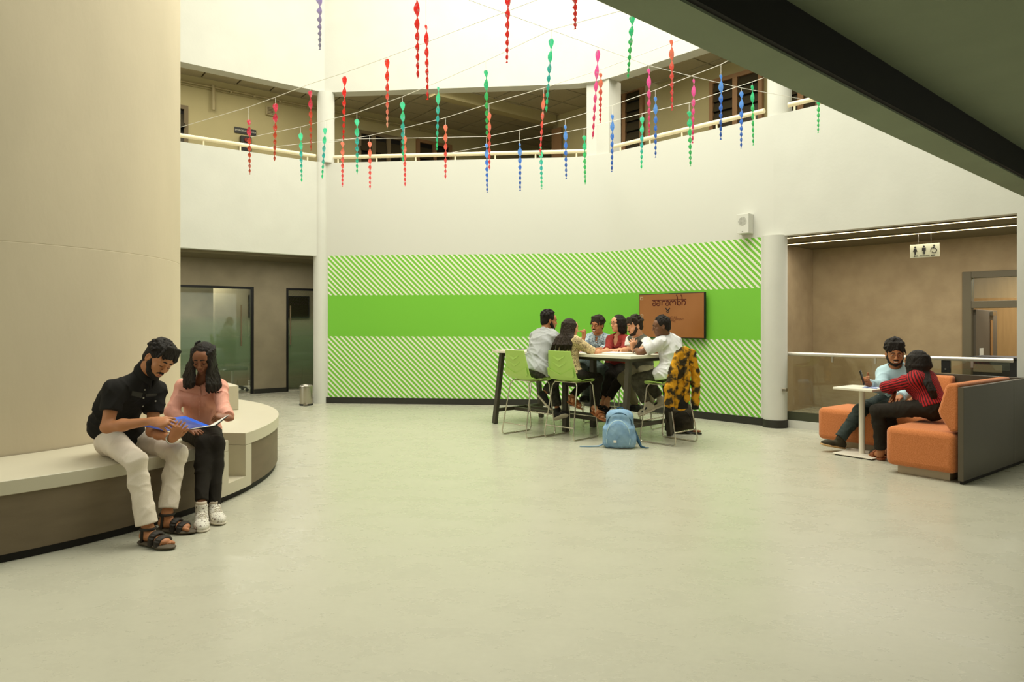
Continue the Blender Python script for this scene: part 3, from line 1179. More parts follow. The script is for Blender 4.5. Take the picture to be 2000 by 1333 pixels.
# office behind the glass
area('office_light', tuple(cq(430) + nL * 1.7 + A3(0, 0, 2.55)), (0, 0, 0), 1.2, 0.6, 30, (1, 0.94, 0.8))
area('office_light', tuple(cq(640) + nL * 1.9 + A3(0, 0, 2.55)), (0, 0, 0), 1.2, 0.6, 20, (1, 0.94, 0.8))
m_desk = mat('white_desk', (196, 192, 170), rough=0.5)
s = cq(372) + nL * 2.2
R = np.stack([dL, nL, A3(0, 0, 1)], axis=1)
t = thing('office_desk', 'pale office desk seen through the frosted glass door', 'desk', tuple(s))
MB().box(s + A3(0, 0, 0.735), (0.8, 0.35, 0.015), R).build('worktop', m_desk, t, bevel=0.004)
for sx in (-1, 1):
    MB().box(s + dL * sx * 0.76 + A3(0, 0, 0.36), (0.02, 0.33, 0.36), R).build('side_panel', m_desk, t)
s = cq(584) + nL * 1.0
t = thing('office_cabinet', 'low pale cabinet behind the right-hand glass door', 'cabinet', tuple(s))
MB().box(s + dL * 0.3 + A3(0, 0, 0.36), (0.62, 0.26, 0.36), R).build('body', m_desk, t, bevel=0.004)
MB().box(s + dL * 0.0 - nL * 0.268 + A3(0, 0, 0.36), (0.30, 0.008, 0.33), R).build('door', m_desk, t, bevel=0.003)
MB().box(s + dL * 0.62 - nL * 0.268 + A3(0, 0, 0.36), (0.28, 0.008, 0.33), R).build('door', m_desk, t, bevel=0.003)
ps = [s + dL * 0.12 - nL * 0.02 + A3(0, 0, 0.012) + A3(0, 0, 0.74), s + dL * 0.02 - nL * 0.3 + A3(0, 0, 0.72), s - dL * 0.06 - nL * 0.34 + A3(0, 0, 0.42), s - dL * 0.22 - nL * 0.34 + A3(0, 0, 0.30)]
tag(MB().tube(ps, 0.008, 6).build('cable', m_blk, None, loc=tuple(s), smooth=60), 'black cable hanging down the front of the pale office cabinet', 'cable')
s = cq(594) + nL * 2.2
t = thing('wall_screen', 'dark screen on the office wall behind the right-hand glass door', 'screen', tuple(s + A3(0, 0, 1.75)))
MB().box(s + dL * 0.6 + nL * 1.06 + A3(0, 0, 1.80), (0.75, 0.03, 0.28), R).build('panel', m_blk, t, bevel=0.006)
MB().box(s + dL * 0.6 + nL * 1.025 + A3(0, 0, 1.80), (0.72, 0.004, 0.255), R).build('display', mat('screen_off', (40, 36, 26), rough=0.2), t)

# office chair seen under the frosted band
s = cq(476) + nL * 0.75
t = thing('office_chair', 'dark swivel office chair behind the frosted glass door', 'chair', tuple(s))
MB().box(s + A3(0, 0, 0.47), (0.24, 0.23, 0.035), R).build('seat', m_blk, t, bevel=0.025, bseg=3)
MB().box(s + nL * 0.24 + A3(0, 0, 0.80), (0.22, 0.03, 0.26), R).build('backrest', m_blk, t, bevel=0.025, bseg=3)
MB().tube([s + A3(0, 0, 0.08), s + A3(0, 0, 0.45)], 0.028, 10).build('gas_lift', m_steel, t, smooth=50)
for k in range(5):
    a = 2 * PI * k / 5
    e = s + A3(math.cos(a), math.sin(a), 0) * 0.29
    MB().tube([s + A3(0, 0, 0.11), e + A3(0, 0, 0.075)], [0.025, 0.016], 8).build('leg', m_blk, t, smooth=50)
    MB().tube([e + A3(-0.02 * math.sin(a), 0.02 * math.cos(a), 0.032), e + A3(0.02 * math.sin(a), -0.02 * math.cos(a), 0.032)], 0.032, 10).build('caster', m_blk, t, smooth=50)

# steel pedal bin by the column
s = P(598, 789, 11.6)
s[2] = 0
t = thing('pedal_bin', 'stainless steel pedal bin standing beside the round column', 'bin', tuple(s))
MB().lathe([(0.105, 0.025), (0.108, 0.03), (0.108, 0.31)], s, 32).build('body', m_steel, t, smooth=40)
MB().lathe([(0.113, 0.0), (0.113, 0.026)], s, 32).build('base', m_blk, t, smooth=40)
MB().lathe([(0.112, 0.312), (0.112, 0.325), (0.09, 0.345), (0.03, 0.355)], s, 32).build('lid', m_steel, t, smooth=40)
MB().box(s + A3(0.03, -0.125, 0.02), (0.035, 0.03, 0.008)).build('pedal', m_steel, t, bevel=0.003)
# ------------------------------------------------------------------ right corridor
cr0 = B_ + nR * 2.62 - dR * 1.0
rq = lambda px: on_line(px, cr0, dR)
RR = np.stack([dR, nR, A3(0, 0, 1)], axis=1)
dj0, dj1 = rq(1880), rq(2120)
zd = 2.13
struct('wall_corridor_right', MB().slab(cr0 - dR * 3, dj0, 0, Z_LC + 0.2, 0.15), m_tan_r)
struct('wall_corridor_right', MB().slab(dj0, cr0 + dR * 12, zd, Z_LC + 0.2, 0.15), m_tan_r)
struct('wall_corridor_right', MB().slab(dj1, cr0 + dR * 12, 0, zd, 0.15), m_tan_r)
e0 = on_line(1587, B_ + nR * 1.9, dR)
struct('wall_corridor_end', MB().slab(rq(1588) - nR * 2.25, rq(1588) - nR * 0.002, 0, Z_LC - 0.002, 0.15), m_tan_r)
struct('ceiling_corridor', MB().prism(ccw([B_ + nR * 0.145 - dR * 1, E_ + nR * 0.145, E_ + nR * 2.6, B_ + nR * 2.6 - dR * 1]), Z_LC, Z_LC + 0.1), m_ceil_dk)
m_led = emis('warm_led_strip', (255, 232, 180), 3.2)
for off in (0.62, 1.42):
    t = thing('led_strip', 'thin warm LED line in the corridor ceiling, the one nearer the atrium' if off < 1 else 'thin warm LED line in the corridor ceiling, the one nearer the back wall', 'light', tuple(B_ + nR * off + dR * 4 + A3(0, 0, Z_LC)))
    a, b = B_ + nR * off + dR * (float((rq(1588) - B_) @ dR) + 0.04), B_ + nR * off + dR * 9
    c, w = (a + b) / 2, float(np.linalg.norm(b - a)) / 2
    MB().box(c + A3(0, 0, Z_LC - 0.010), (w, 0.028, 0.009), RR).build('channel', m_ceil_dk, t)
    MB().box(c + A3(0, 0, Z_LC - 0.0215), (w, 0.012, 0.003), RR).build('diffuser', m_led, t)

# door with transom in the corridor wall
m_dframe = mat('grey_door_frame', (104, 96, 76), rough=0.5, spec=0.4)
m_wood2 = mat('ribbed_oak_panel', (156, 124, 78), rough=0.55, var=0.10, vscale=5, stretch=(6, 6, 0.4))
m_glass = glass_mat('clear_glass', refl=0.8)
m_dleaf = mat('grey_door_leaf', (100, 92, 78), rough=0.5, spec=0.35)
root = bpy.data.objects.new('door_3', None)
COL.objects.link(root)
root.location = tuple((dj0 + dj1) / 2)
WLOC[root.name] = np.array(root.location)
root['kind'] = 'structure'
w = float(np.linalg.norm(dj1 - dj0))
mid = (dj0 + dj1) / 2 + nR * 0.05
zt1 = 1.66
mb = MB()
for s in (-1, 1):
    mb.box(mid + dR * s * (w / 2 - 0.055) + A3(0, 0, zd / 2), (0.055, 0.07, zd / 2), RR)
mb.box(mid + A3(0, 0, zd - 0.045), (w / 2 - 0.111, 0.07, 0.045), RR)
mb.box(mid + A3(0, 0, zt1), (w / 2 - 0.111, 0.07, 0.05), RR)
mb.build('frame', m_dframe, root, bevel=0.004)
MB().box(mid + A3(0, 0, (zt1 + zd) / 2), (w / 2 - 0.112, 0.004, (zd - zt1) / 2 - 0.09), RR).build('transom_pane', m_glass, root)
# the leaf stands open into the room
hinge = dj0 + dR * 0.12 + nR * 0.10
ld = nrm(dR * 0.0 + nR * 1.0)
RD = np.stack([ld, A3(-ld[1], ld[0], 0), A3(0, 0, 1)], axis=1)
lc = hinge + ld * 0.62
leaf = MB()
leaf.box(lc + A3(0, 0, 0.8), (0.62, 0.022, 0.79), RD)
lf = leaf.build('door_leaf', m_dleaf, root, bevel=0.003)
MB().box(lc + ld * 0.25 + A3(0, 0, 1.02) - RD[:, 1] * 0.026, (0.07, 0.006, 0.42), RD).build('vision_panel', mat('amber_glass', (150, 110, 70), rough=0.2), lf)
MB().box(lc - ld * 0.34 + A3(0, 0, 0.86) - RD[:, 1] * 0.026, (0.10, 0.003, 0.17), RD).build('notice', m_wht, lf)
MB().box(lc + ld * 0.28 + A3(0, 0, 1.54) - RD[:, 1] * 0.04, (0.11, 0.02, 0.03), RD).build('closer', m_steel, lf)
MB().box(dj0 + dR * 0.115 + nR * 0.16 + A3(0, 0, 1.30), (0.004, 0.05, 0.07), RR).build('hinge_plate', m_wht, root)
# room behind: oak panels
rb0 = cr0 + nR * 2.4
struct('wall_room_right', MB().slab(cr0 + nR * 0.151, cr0 + nR * 3, 0, 2.8, 0.1), m_tan_r)
wr = MB().slab(rb0 - dR * 1, rb0 + dR * 12, 0, 2.8, 0.1).build('wall_room_back', m_wood2)
wr['kind'] = 'structure'
pan = None
for i in range(40):
    c = rb0 + dR * (2.0 + 0.075 * i) - nR * 0.012 + A3(0, 0, 1.2)
    if pan is None:
        pan = MB().box((0, 0, 0), (0.029, 0.010, 1.2), RR).build('slat', m_wood2, wr)
        o = pan
    else:
        o = pan.copy()
        COL.objects.link(o)
    o.location = tuple(c)
struct('ceiling_room', MB().prism(ccw([rb0 - dR, rb0 + dR * 12, cr0 + dR * 12 + nR * 0.151, cr0 - dR + nR * 0.151]), 2.45, 2.55), m_tan_r)
for off in (0.62, 1.42):
    area('corridor_led', tuple(B_ + nR * off + dR * 5.0 + A3(0, 0, Z_LC - 0.03)), (0, 0, math.atan2(dR[1], dR[0])), 8.0, 0.04, 40, (1, 0.96, 0.86))
area('room_light', tuple(rq(1960) + nR * 1.3 + A3(0, 0, 2.4)), (0, 0, 0), 1.4, 0.5, 36, (1, 0.96, 0.86))
s = rq(1968) + nR * 1.6 + A3(0, 0, 1.68)
t = thing('linear_lamp', 'short white batten lamp seen through the corridor door', 'light', tuple(s))
MB().box(s, (0.22, 0.03, 0.025), RR).build('diffuser', emis('batten', (236, 226, 180), 0.9), t, bevel=0.008)
MB().box(s + A3(0, 0, 0.035), (0.23, 0.022, 0.010), RR).build('housing', m_steel, t)
MB().tube([s + A3(0, 0, 0.04), s + A3(0, 0, 0.77)], 0.005, 6).build('rod', m_steel, t)
s = rq(1955) - nR * 0.45
t = thing('reception_counter', 'black counter standing in front of the corridor door', 'counter', tuple(s))
MB().box(s + dR * 0.25 + A3(0, 0, 0.46), (0.42, 0.28, 0.46), RR).build('body', m_blk, t, bevel=0.006)
MB().box(s + dR * 0.25 + A3(0, 0, 0.935), (0.45, 0.31, 0.014), RR).build('top', m_frame_bk, t, bevel=0.004)
MB().box(s + dR * 0.0 - nR * 0.285 + A3(0, 0, 0.80), (0.16, 0.006, 0.05), RR).build('drawer', m_dframe, t)

# hanging rest-room sign -----------------------------------------------------
YS = 9.15
s = P(1806, 490, YS)
SX = nrm(dR * 1.0)
RS = np.stack([SX, nrm(np.cross(A3(0, 0, 1), SX)), A3(0, 0, 1)], axis=1)
MS = np.stack([SX, A3(0, 0, 1), np.cross(SX, A3(0, 0, 1))], axis=1)
m_sign = mat('pale_sign_acrylic', (176, 174, 146), rough=0.35)
m_ink = mat('black_ink', (24, 22, 16), rough=0.6)
t = thing('restroom_sign', 'pale hanging rest rooms sign with three black figures and an arrow', 'sign', tuple(s))
SSC = 0.75
hw, hh = 0.235 * SSC, 0.12 * SSC
MB().box(s, (hw, 0.006, hh), RS).build('plate', m_sign, t, bevel=0.002)


def sp(x, y, d=0.009):
    return s + SX * x * SSC + A3(0, 0, y * SSC) + MS[:, 2] * d


def flat(mb, pts):
    """Thin raised outline on the sign (pts in sign coordinates, counter-clockwise)."""
    n = len(pts)
    vs = [sp(x, y, 0.0065) for x, y in pts] + [sp(x, y, 0.009) for x, y in pts]
    mb.add(vs, [tuple(range(n, 2 * n))] + [(i, (i + 1) % n, n + (i + 1) % n, n + i) for i in range(n)])


def disc(mb, x, y, r, n=12):
    flat(mb, [(x + r * math.cos(2 * PI * k / n), y + r * math.sin(2 * PI * k / n)) for k in range(n)])


mb = MB()
disc(mb, -0.15, 0.072, 0.016)
flat(mb, [(-0.165, 0.05), (-0.185, -0.005), (-0.173, -0.012), (-0.163, 0.012), (-0.166, -0.02), (-0.134, -0.02), (-0.137, 0.012), (-0.127, -0.012), (-0.115, -0.005), (-0.135, 0.05)])
flat(mb, [(-0.161, -0.02), (-0.161, -0.062), (-0.139, -0.062), (-0.139, -0.02)])
mb.build('woman_figure', m_ink, t)
mb = MB()
disc(mb, -0.01, 0.075, 0.016)
flat(mb, [(-0.04, 0.052), (-0.04, 0.0), (-0.027, 0.0), (0.007, 0.0), (0.02, 0.0), (0.02, 0.052)])
flat(mb, [(-0.026, 0.0), (-0.026, -0.062), (-0.012, -0.062), (-0.012, 0.0)])
flat(mb, [(-0.008, 0.0), (-0.008, -0.062), (0.006, -0.062), (0.006, 0.0)])
mb.build('man_figure', m_ink, t)
mb = MB()
disc(mb, 0.15, 0.082, 0.015)
flat(mb, [(0.142, 0.066), (0.142, 0.03), (0.156, 0.03), (0.156, 0.066)])
flat(mb, [(0.125, 0.055), (0.125, 0.046), (0.145, 0.046), (0.145, 0.055)])
flat(mb, [(0.112, 0.040), (0.100, -0.025), (0.090, -0.02), (0.104, 0.044), (0.150, 0.044), (0.150, 0.032)][::-1])
for k in range(14):
    a0, a1 = -2.6 + k * 0.28, -2.6 + (k + 1) * 0.28
    c, r0, r1 = (0.152, -0.005), 0.034, 0.045
    flat(mb, [(c[0] + r * math.cos(a), c[1] + r * math.sin(a)) for r, a in ((r0, a0), (r1, a0), (r1, a1), (r0, a1))])
mb.build('wheelchair_figure', m_ink, t)
mb = MB()
flat(mb, [(-0.175, -0.088), (-0.155, -0.106), (-0.155, -0.096), (-0.105, -0.096), (-0.105, -0.080), (-0.155, -0.080), (-0.155, -0.070)])
mb.build('arrow', m_ink, t)
mb = MB()
flat(mb, [(0.10, -0.096), (0.165, -0.096), (0.165, -0.080), (0.10, -0.080)])
mb.build('bar_mark', m_ink, t)
text('lettering', 'REST ROOMS', 0.027 * SSC, M4(MS, sp(0.0, -0.088, 0.007)), m_ink, t)
for x in (-0.1, 0.1):
    MB().tube([sp(x, 0.118, 0.0), s + SX * x * SSC + A3(0, 0, Z_LC - s[2] - 0.0)], 0.0015, 5).build('wire', m_steel, t)

# glass balustrade across the opening ----------------------------------------
ga = on_line(1536, B_ + nR * 0.08, dR)
ra, rb_ = P(1530, 691, 9.22), P(1979, 704, 7.50)
ra[2] = rb_[2] = 0.985
gd = nrm((rb_ - ra) * A3(1, 1, 0))
gn = A3(-gd[1], gd[0], 0)
RG = np.stack([gd, gn, A3(0, 0, 1)], axis=1)
gl_len = float(np.linalg.norm(rb_ - ra))
gm = (ra + rb_) / 2
t = thing('glass_balustrade', 'glass balustrade with pale round handrail across the right-hand corridor opening', 'railing', (gm[0], gm[1], 0))
MB().tube([ra, rb_], 0.024, 14).build('handrail', mat('satin_steel_rail', (214, 208, 196), rough=0.35, metal=0.6), t, smooth=60)
m_balu = glass_mat('tinted_balustrade_glass', tint=(0.90, 0.90, 0.84), refl=0.9)
MB().box(gm * A3(1, 1, 0) + A3(0, 0, 0.545), (gl_len / 2 - 0.03, 0.006, 0.415), RG).build('pane', m_balu, t)
MB().box(gm * A3(1, 1, 0) + A3(0, 0, 0.155), (gl_len / 2 - 0.03, 0.03, 0.055), RG).build('base_channel', mat('dark_green_channel', (62, 64, 46), rough=0.5), t)
MB().box(gm * A3(1, 1, 0) + A3(0, 0, 0.05), (gl_len / 2 - 0.03, 0.05, 0.05), RG).build('kerb', m_white, t)
for k in range(1, 5):
    c = lerp(ra, rb_, k / 5 + 0.05)
    MB().box(c - A3(0, 0, 0.05), (0.012, 0.012, 0.045), RG).build('bracket', m_steel, t)
c = P(1534, 762, 9.05)
MB().box(c - gn * 0.02, (0.03, 0.03, 0.022), RG).build('clamp', m_steel, t, bevel=0.006)
c = lerp(ra, rb_, 0.735)
t = thing('access_reader', 'small black reader box fixed to the glass balustrade', 'reader', tuple(c - A3(0, 0, 0.12)))
c = P(1848, 716, 7.95)
MB().box(c, (0.045, 0.03, 0.075), RG).build('body', m_blk, t, bevel=0.006)
MB().box(c - gn * 0.033 - A3(0, 0, 0.03), (0.008, 0.004, 0.008), RG).build('lock', m_steel, t)

# ------------------------------------------------------------------ screen on the green wall
T0, T1 = on_line(1249, B_ - nR * 0.075, dR), on_line(1377, B_ - nR * 0.075, dR)
tc = (T0 + T1) / 2
tw = float(np.linalg.norm(T1 - T0))
tz0, tz1 = zrow(662, T1[1]), zrow(570.5, T1[1])
tm = tc + A3(0, 0, (tz0 + tz1) / 2)
th_ = (tz1 - tz0) / 2
t = thing('wall_screen', 'large brown wall screen reading aarambh on the green wall', 'screen', tuple(tm))
MB().box(tm + nR * 0.012, (tw / 2, 0.022, th_), RR).build('bezel', m_blk, t, bevel=0.004)
MB().box(tm + nR * 0.053, (0.22, 0.02, 0.18), RR).build('wall_mount', m_steel, t)


def screen_mat():
    m, nt, b = new_mat('brown_screen_picture')
    tcn = N(nt, 'ShaderNodeTexCoord')
    nz = N(nt, 'ShaderNodeTexNoise')
    nz.inputs['Scale'].default_value = 2.2
    L(nt, tcn.outputs['Object'], nz.inputs['Vector'])
    rp = N(nt, 'ShaderNodeValToRGB')
    rp.color_ramp.elements[0].position = 0.3
    rp.color_ramp.elements[1].position = 0.7
    rp.color_ramp.elements[0].color = srgb(140, 82, 26)
    rp.color_ramp.elements[1].color = srgb(160, 100, 42)
    L(nt, nz.outputs['Fac'], rp.inputs['Fac'])
    L(nt, rp.outputs['Color'], b.inputs['Emission Color'])
    b.inputs['Emission Strength'].default_value = 0.36
    b.inputs['Base Color'].default_value = srgb(96, 60, 26)
    b.inputs['Roughness'].default_value = 0.35
    return m


MB().box(tm - nR * 0.0115, (tw / 2 - 0.012, 0.003, th_ - 0.012), RR).build('display', screen_mat(), t)
MT = np.stack([dR, A3(0, 0, 1), -nR], axis=1)
m_maroon = mat('maroon_letters', (74, 20, 8), rough=0.6)
m_navy = mat('dark_letters', (30, 24, 26), rough=0.6)


def ts(u, v, d=0.016):
    """Point on the screen; u, v in fractions of its half-size."""
    return tm + dR * u * tw / 2 + A3(0, 0, v * th_) - nR * d


def stroke(mb, pts, w, d=0.016):
    """Flat brush stroke on the screen along (u, v) points."""
    pts = [np.array([p[0] * tw / 2, p[1] * th_]) for p in pts]
    n = len(pts)
    b = len(mb.v)
    for i, p in enumerate(pts):
        tt = nrm(pts[min(i + 1, n - 1)] - pts[max(i - 1, 0)])
        nn = np.array([-tt[1], tt[0]]) * w / 2
        for s in (1, -1):
            q_ = p + nn * s
            mb.v.append(tuple(tm + dR * q_[0] + A3(0, 0, q_[1]) - nR * d))
    for i in range(n - 1):
        mb.f.append((b + 2 * i + 1, b + 2 * i + 3, b + 2 * i + 2, b + 2 * i))
        mb.mi.append(0)


def arc(cx, cy, rx, ry, a0, a1, n=12):
    return [(cx + rx * math.cos(math.radians(a0 + (a1 - a0) * i / n)), cy + ry * math.sin(math.radians(a0 + (a1 - a0) * i / n))) for i in range(n + 1)]


mb = MB()
wd = 0.016
top, bot = 0.70, 0.46
stroke(mb, [(-0.58, top), (0.48, top)], wd * 0.9)


def letter_a(x):
    stroke(mb, arc(x, 0.60, 0.045, 0.055, 150, 0) + [(x + 0.045, 0.46)], wd)
    stroke(mb, arc(x - 0.005, 0.51, 0.05, 0.055, 60, 330), wd)


letter_a(-0.50)
letter_a(-0.37)
stroke(mb, [(-0.26, 0.66), (-0.26, 0.46)], wd)
stroke(mb, arc(-0.20, 0.58, 0.06, 0.07, 180, 40), wd)
letter_a(-0.09)
stroke(mb, arc(0.03, 0.55, 0.045, 0.10, 250, 0), wd)
stroke(mb, arc(0.12, 0.55, 0.045, 0.10, 180, 0) + [(0.15, 0.47)], wd)
stroke(mb, [(0.18, 0.92), (0.215, 0.80), (0.215, 0.46)], wd)
stroke(mb, arc(0.265, 0.54, 0.05, 0.085, 150, -180), wd)
stroke(mb, [(0.32, 0.92), (0.355, 0.80), (0.355, 0.46)], wd)
stroke(mb, arc(0.405, 0.56, 0.05, 0.09, 150, 0) + [(0.45, 0.50), (0.42, 0.45)], wd)
mb.build('lettering', m_maroon, t)
mb = MB()
stroke(mb, [(-0.145, 0.335), (-0.08, 0.215), (-0.015, 0.335)], 0.022)
stroke(mb, [(-0.125, 0.205), (-0.08, 0.125), (-0.035, 0.205)], 0.014)
mb.build('chevron_mark', m_navy, t)
for i, (sx, v) in enumerate((('VENTURE', -0.085), ('DEVELOPMENT', -0.175), ('CENTRE', -0.265))):
    text('lettering', sx, 0.045, M4(MT, ts(-0.13, v, 0.0145)), m_maroon, t, align='LEFT')
mb = MB()
stroke(mb, arc(-0.18, -0.175, 0.035, 0.05, 0, 360, 16), 0.012)
mb.build('round_mark', mat('red_mark', (180, 60, 50), rough=0.6), t)
mb = MB()
stroke(mb, [(-0.95, 0.86), (-0.87, 0.86), (-0.87, 0.74), (-0.95, 0.74), (-0.95, 0.86)], 0.012)
mb.build('corner_icon', mat('grey_icon', (176, 158, 130), rough=0.6), t)
mb = MB()
stroke(mb, arc(-0.905, 0.0, 0.04, 0.06, 0, 360, 16), 0.012)
mb.build('corner_icon', MATS['grey_icon'], t)

# speaker on the wall above the graphic
s = on_line(1455, B_ - nR * 0.07, dR)
s = s + A3(0, 0, zrow(438, s[1]))
t = thing('wall_speaker', 'white wall speaker with round dotted grille above the green stripes', 'speaker', tuple(s))
MB().box(s, (0.088, 0.07, 0.135), RR).build('case', m_white, t, bevel=0.006)
m_hole = mat('speaker_hole', (120, 118, 104), rough=0.8)
mb = MB()
for i in range(-5, 6):
    for j in range(-5, 6):
        if i * i + j * j <= 26:
            c = s + dR * i * 0.0115 + A3(0, 0, 0.03 + j * 0.0115) - nR * 0.0705
            mb.box(c, (0.003, 0.0012, 0.003), RR)
o = mb.build('grille', m_hole, t)
MB().box(s + A3(0, 0, -0.108) - nR * 0.0705, (0.009, 0.0012, 0.004), RR).build('badge', m_hole, t)

# ------------------------------------------------------------------ tall table
tu, tv = nrm(A3(0.68, -0.733, 0)), nrm(A3(0.733, 0.68, 0))
TC = A3(0.86, 8.97, 0)
RT = np.stack([tu, tv, A3(0, 0, 1)], axis=1)
TH = 1.02
TL, TW = 1.20, 0.44
m_ttop = mat('white_laminate', (226, 220, 200), rough=0.4, spec=0.4, var=0.02)
m_tleg = mat('dark_bronze_steel', (66, 62, 48), rough=0.45, spec=0.4, var=0.12, vscale=12)
tab = thing('high_table', 'long white bar-height table with dark steel legs before the green wall', 'table', tuple(TC))
W2 = lambda u, v, z: TC + tu * u + tv * v + A3(0, 0, z)
MB().box(W2(0, 0, TH - 0.0175), (TL, TW, 0.0175), RT).build('tabletop', m_ttop, tab, bevel=0.004)


def bar(mb, a, b, w, h=None):
    """Square bar between two points."""
    a, b = np.asarray(a, float), np.asarray(b, float)
    d = nrm(b - a)
    upv = A3(0, 0, 1) if abs(d[2]) < 0.9 else tu
    x = nrm(np.cross(upv, d))
    z = np.cross(d, x)
    mb.box((a + b) / 2, (w, float(np.linalg.norm(b - a)) / 2, h or w), np.stack([x, d, z], axis=1))
    return mb


for su in (-1, 1):
    for sv in (-1, 1):
        bar(MB(), W2(su * (TL - 0.10), sv * (TW - 0.10), TH - 0.04), W2(su * (TL - 0.08), sv * (TW + 0.02), 0.004), 0.030).build('leg', m_tleg, tab, bevel=0.004)
        MB().tube([W2(su * (TL - 0.08), sv * (TW + 0.02), 0.0), W2(su * (TL - 0.08), sv * (TW + 0.02), 0.012)], 0.02, 10).build('foot', m_blk, tab)
    bar(MB(), W2(su * (TL - 0.10), -TW + 0.03, 0.19), W2(su * (TL - 0.10), TW - 0.03, 0.19), 0.018, 0.024).build('end_rail', m_tleg, tab, bevel=0.003)
    bar(MB(), W2(su * (TL - 0.10), -TW + 0.13, TH - 0.058), W2(su * (TL - 0.10), TW - 0.13, TH - 0.058), 0.025, 0.022).build('top_rail', m_tleg, tab, bevel=0.003)
    bar(MB(), W2(0.04, su * 0.27, TH - 0.037), W2(0.04, su * 0.27, 0.004), 0.034).build('leg', m_tleg, tab, bevel=0.004)
    bar(MB(), W2(-TL + 0.13, su * 0.12, 0.19), W2(TL - 0.13, su * 0.12, 0.19), 0.018, 0.024).build('long_rail', m_tleg, tab, bevel=0.003)
    bar(MB(), W2(-TL + 0.16, su * 0.30, TH - 0.056), W2(TL - 0.16, su * 0.30, TH - 0.056), 0.018, 0.020).build('apron', m_tleg, tab, bevel=0.003)

# ------------------------------------------------------------------ bar stools
m_green = mat('lime_green_plastic', (172, 208, 104), rough=0.38, spec=0.4, var=0.02, vscale=3)
m_chrome = mat('chrome_tube', (206, 200, 184), rough=0.18, metal=1.0)


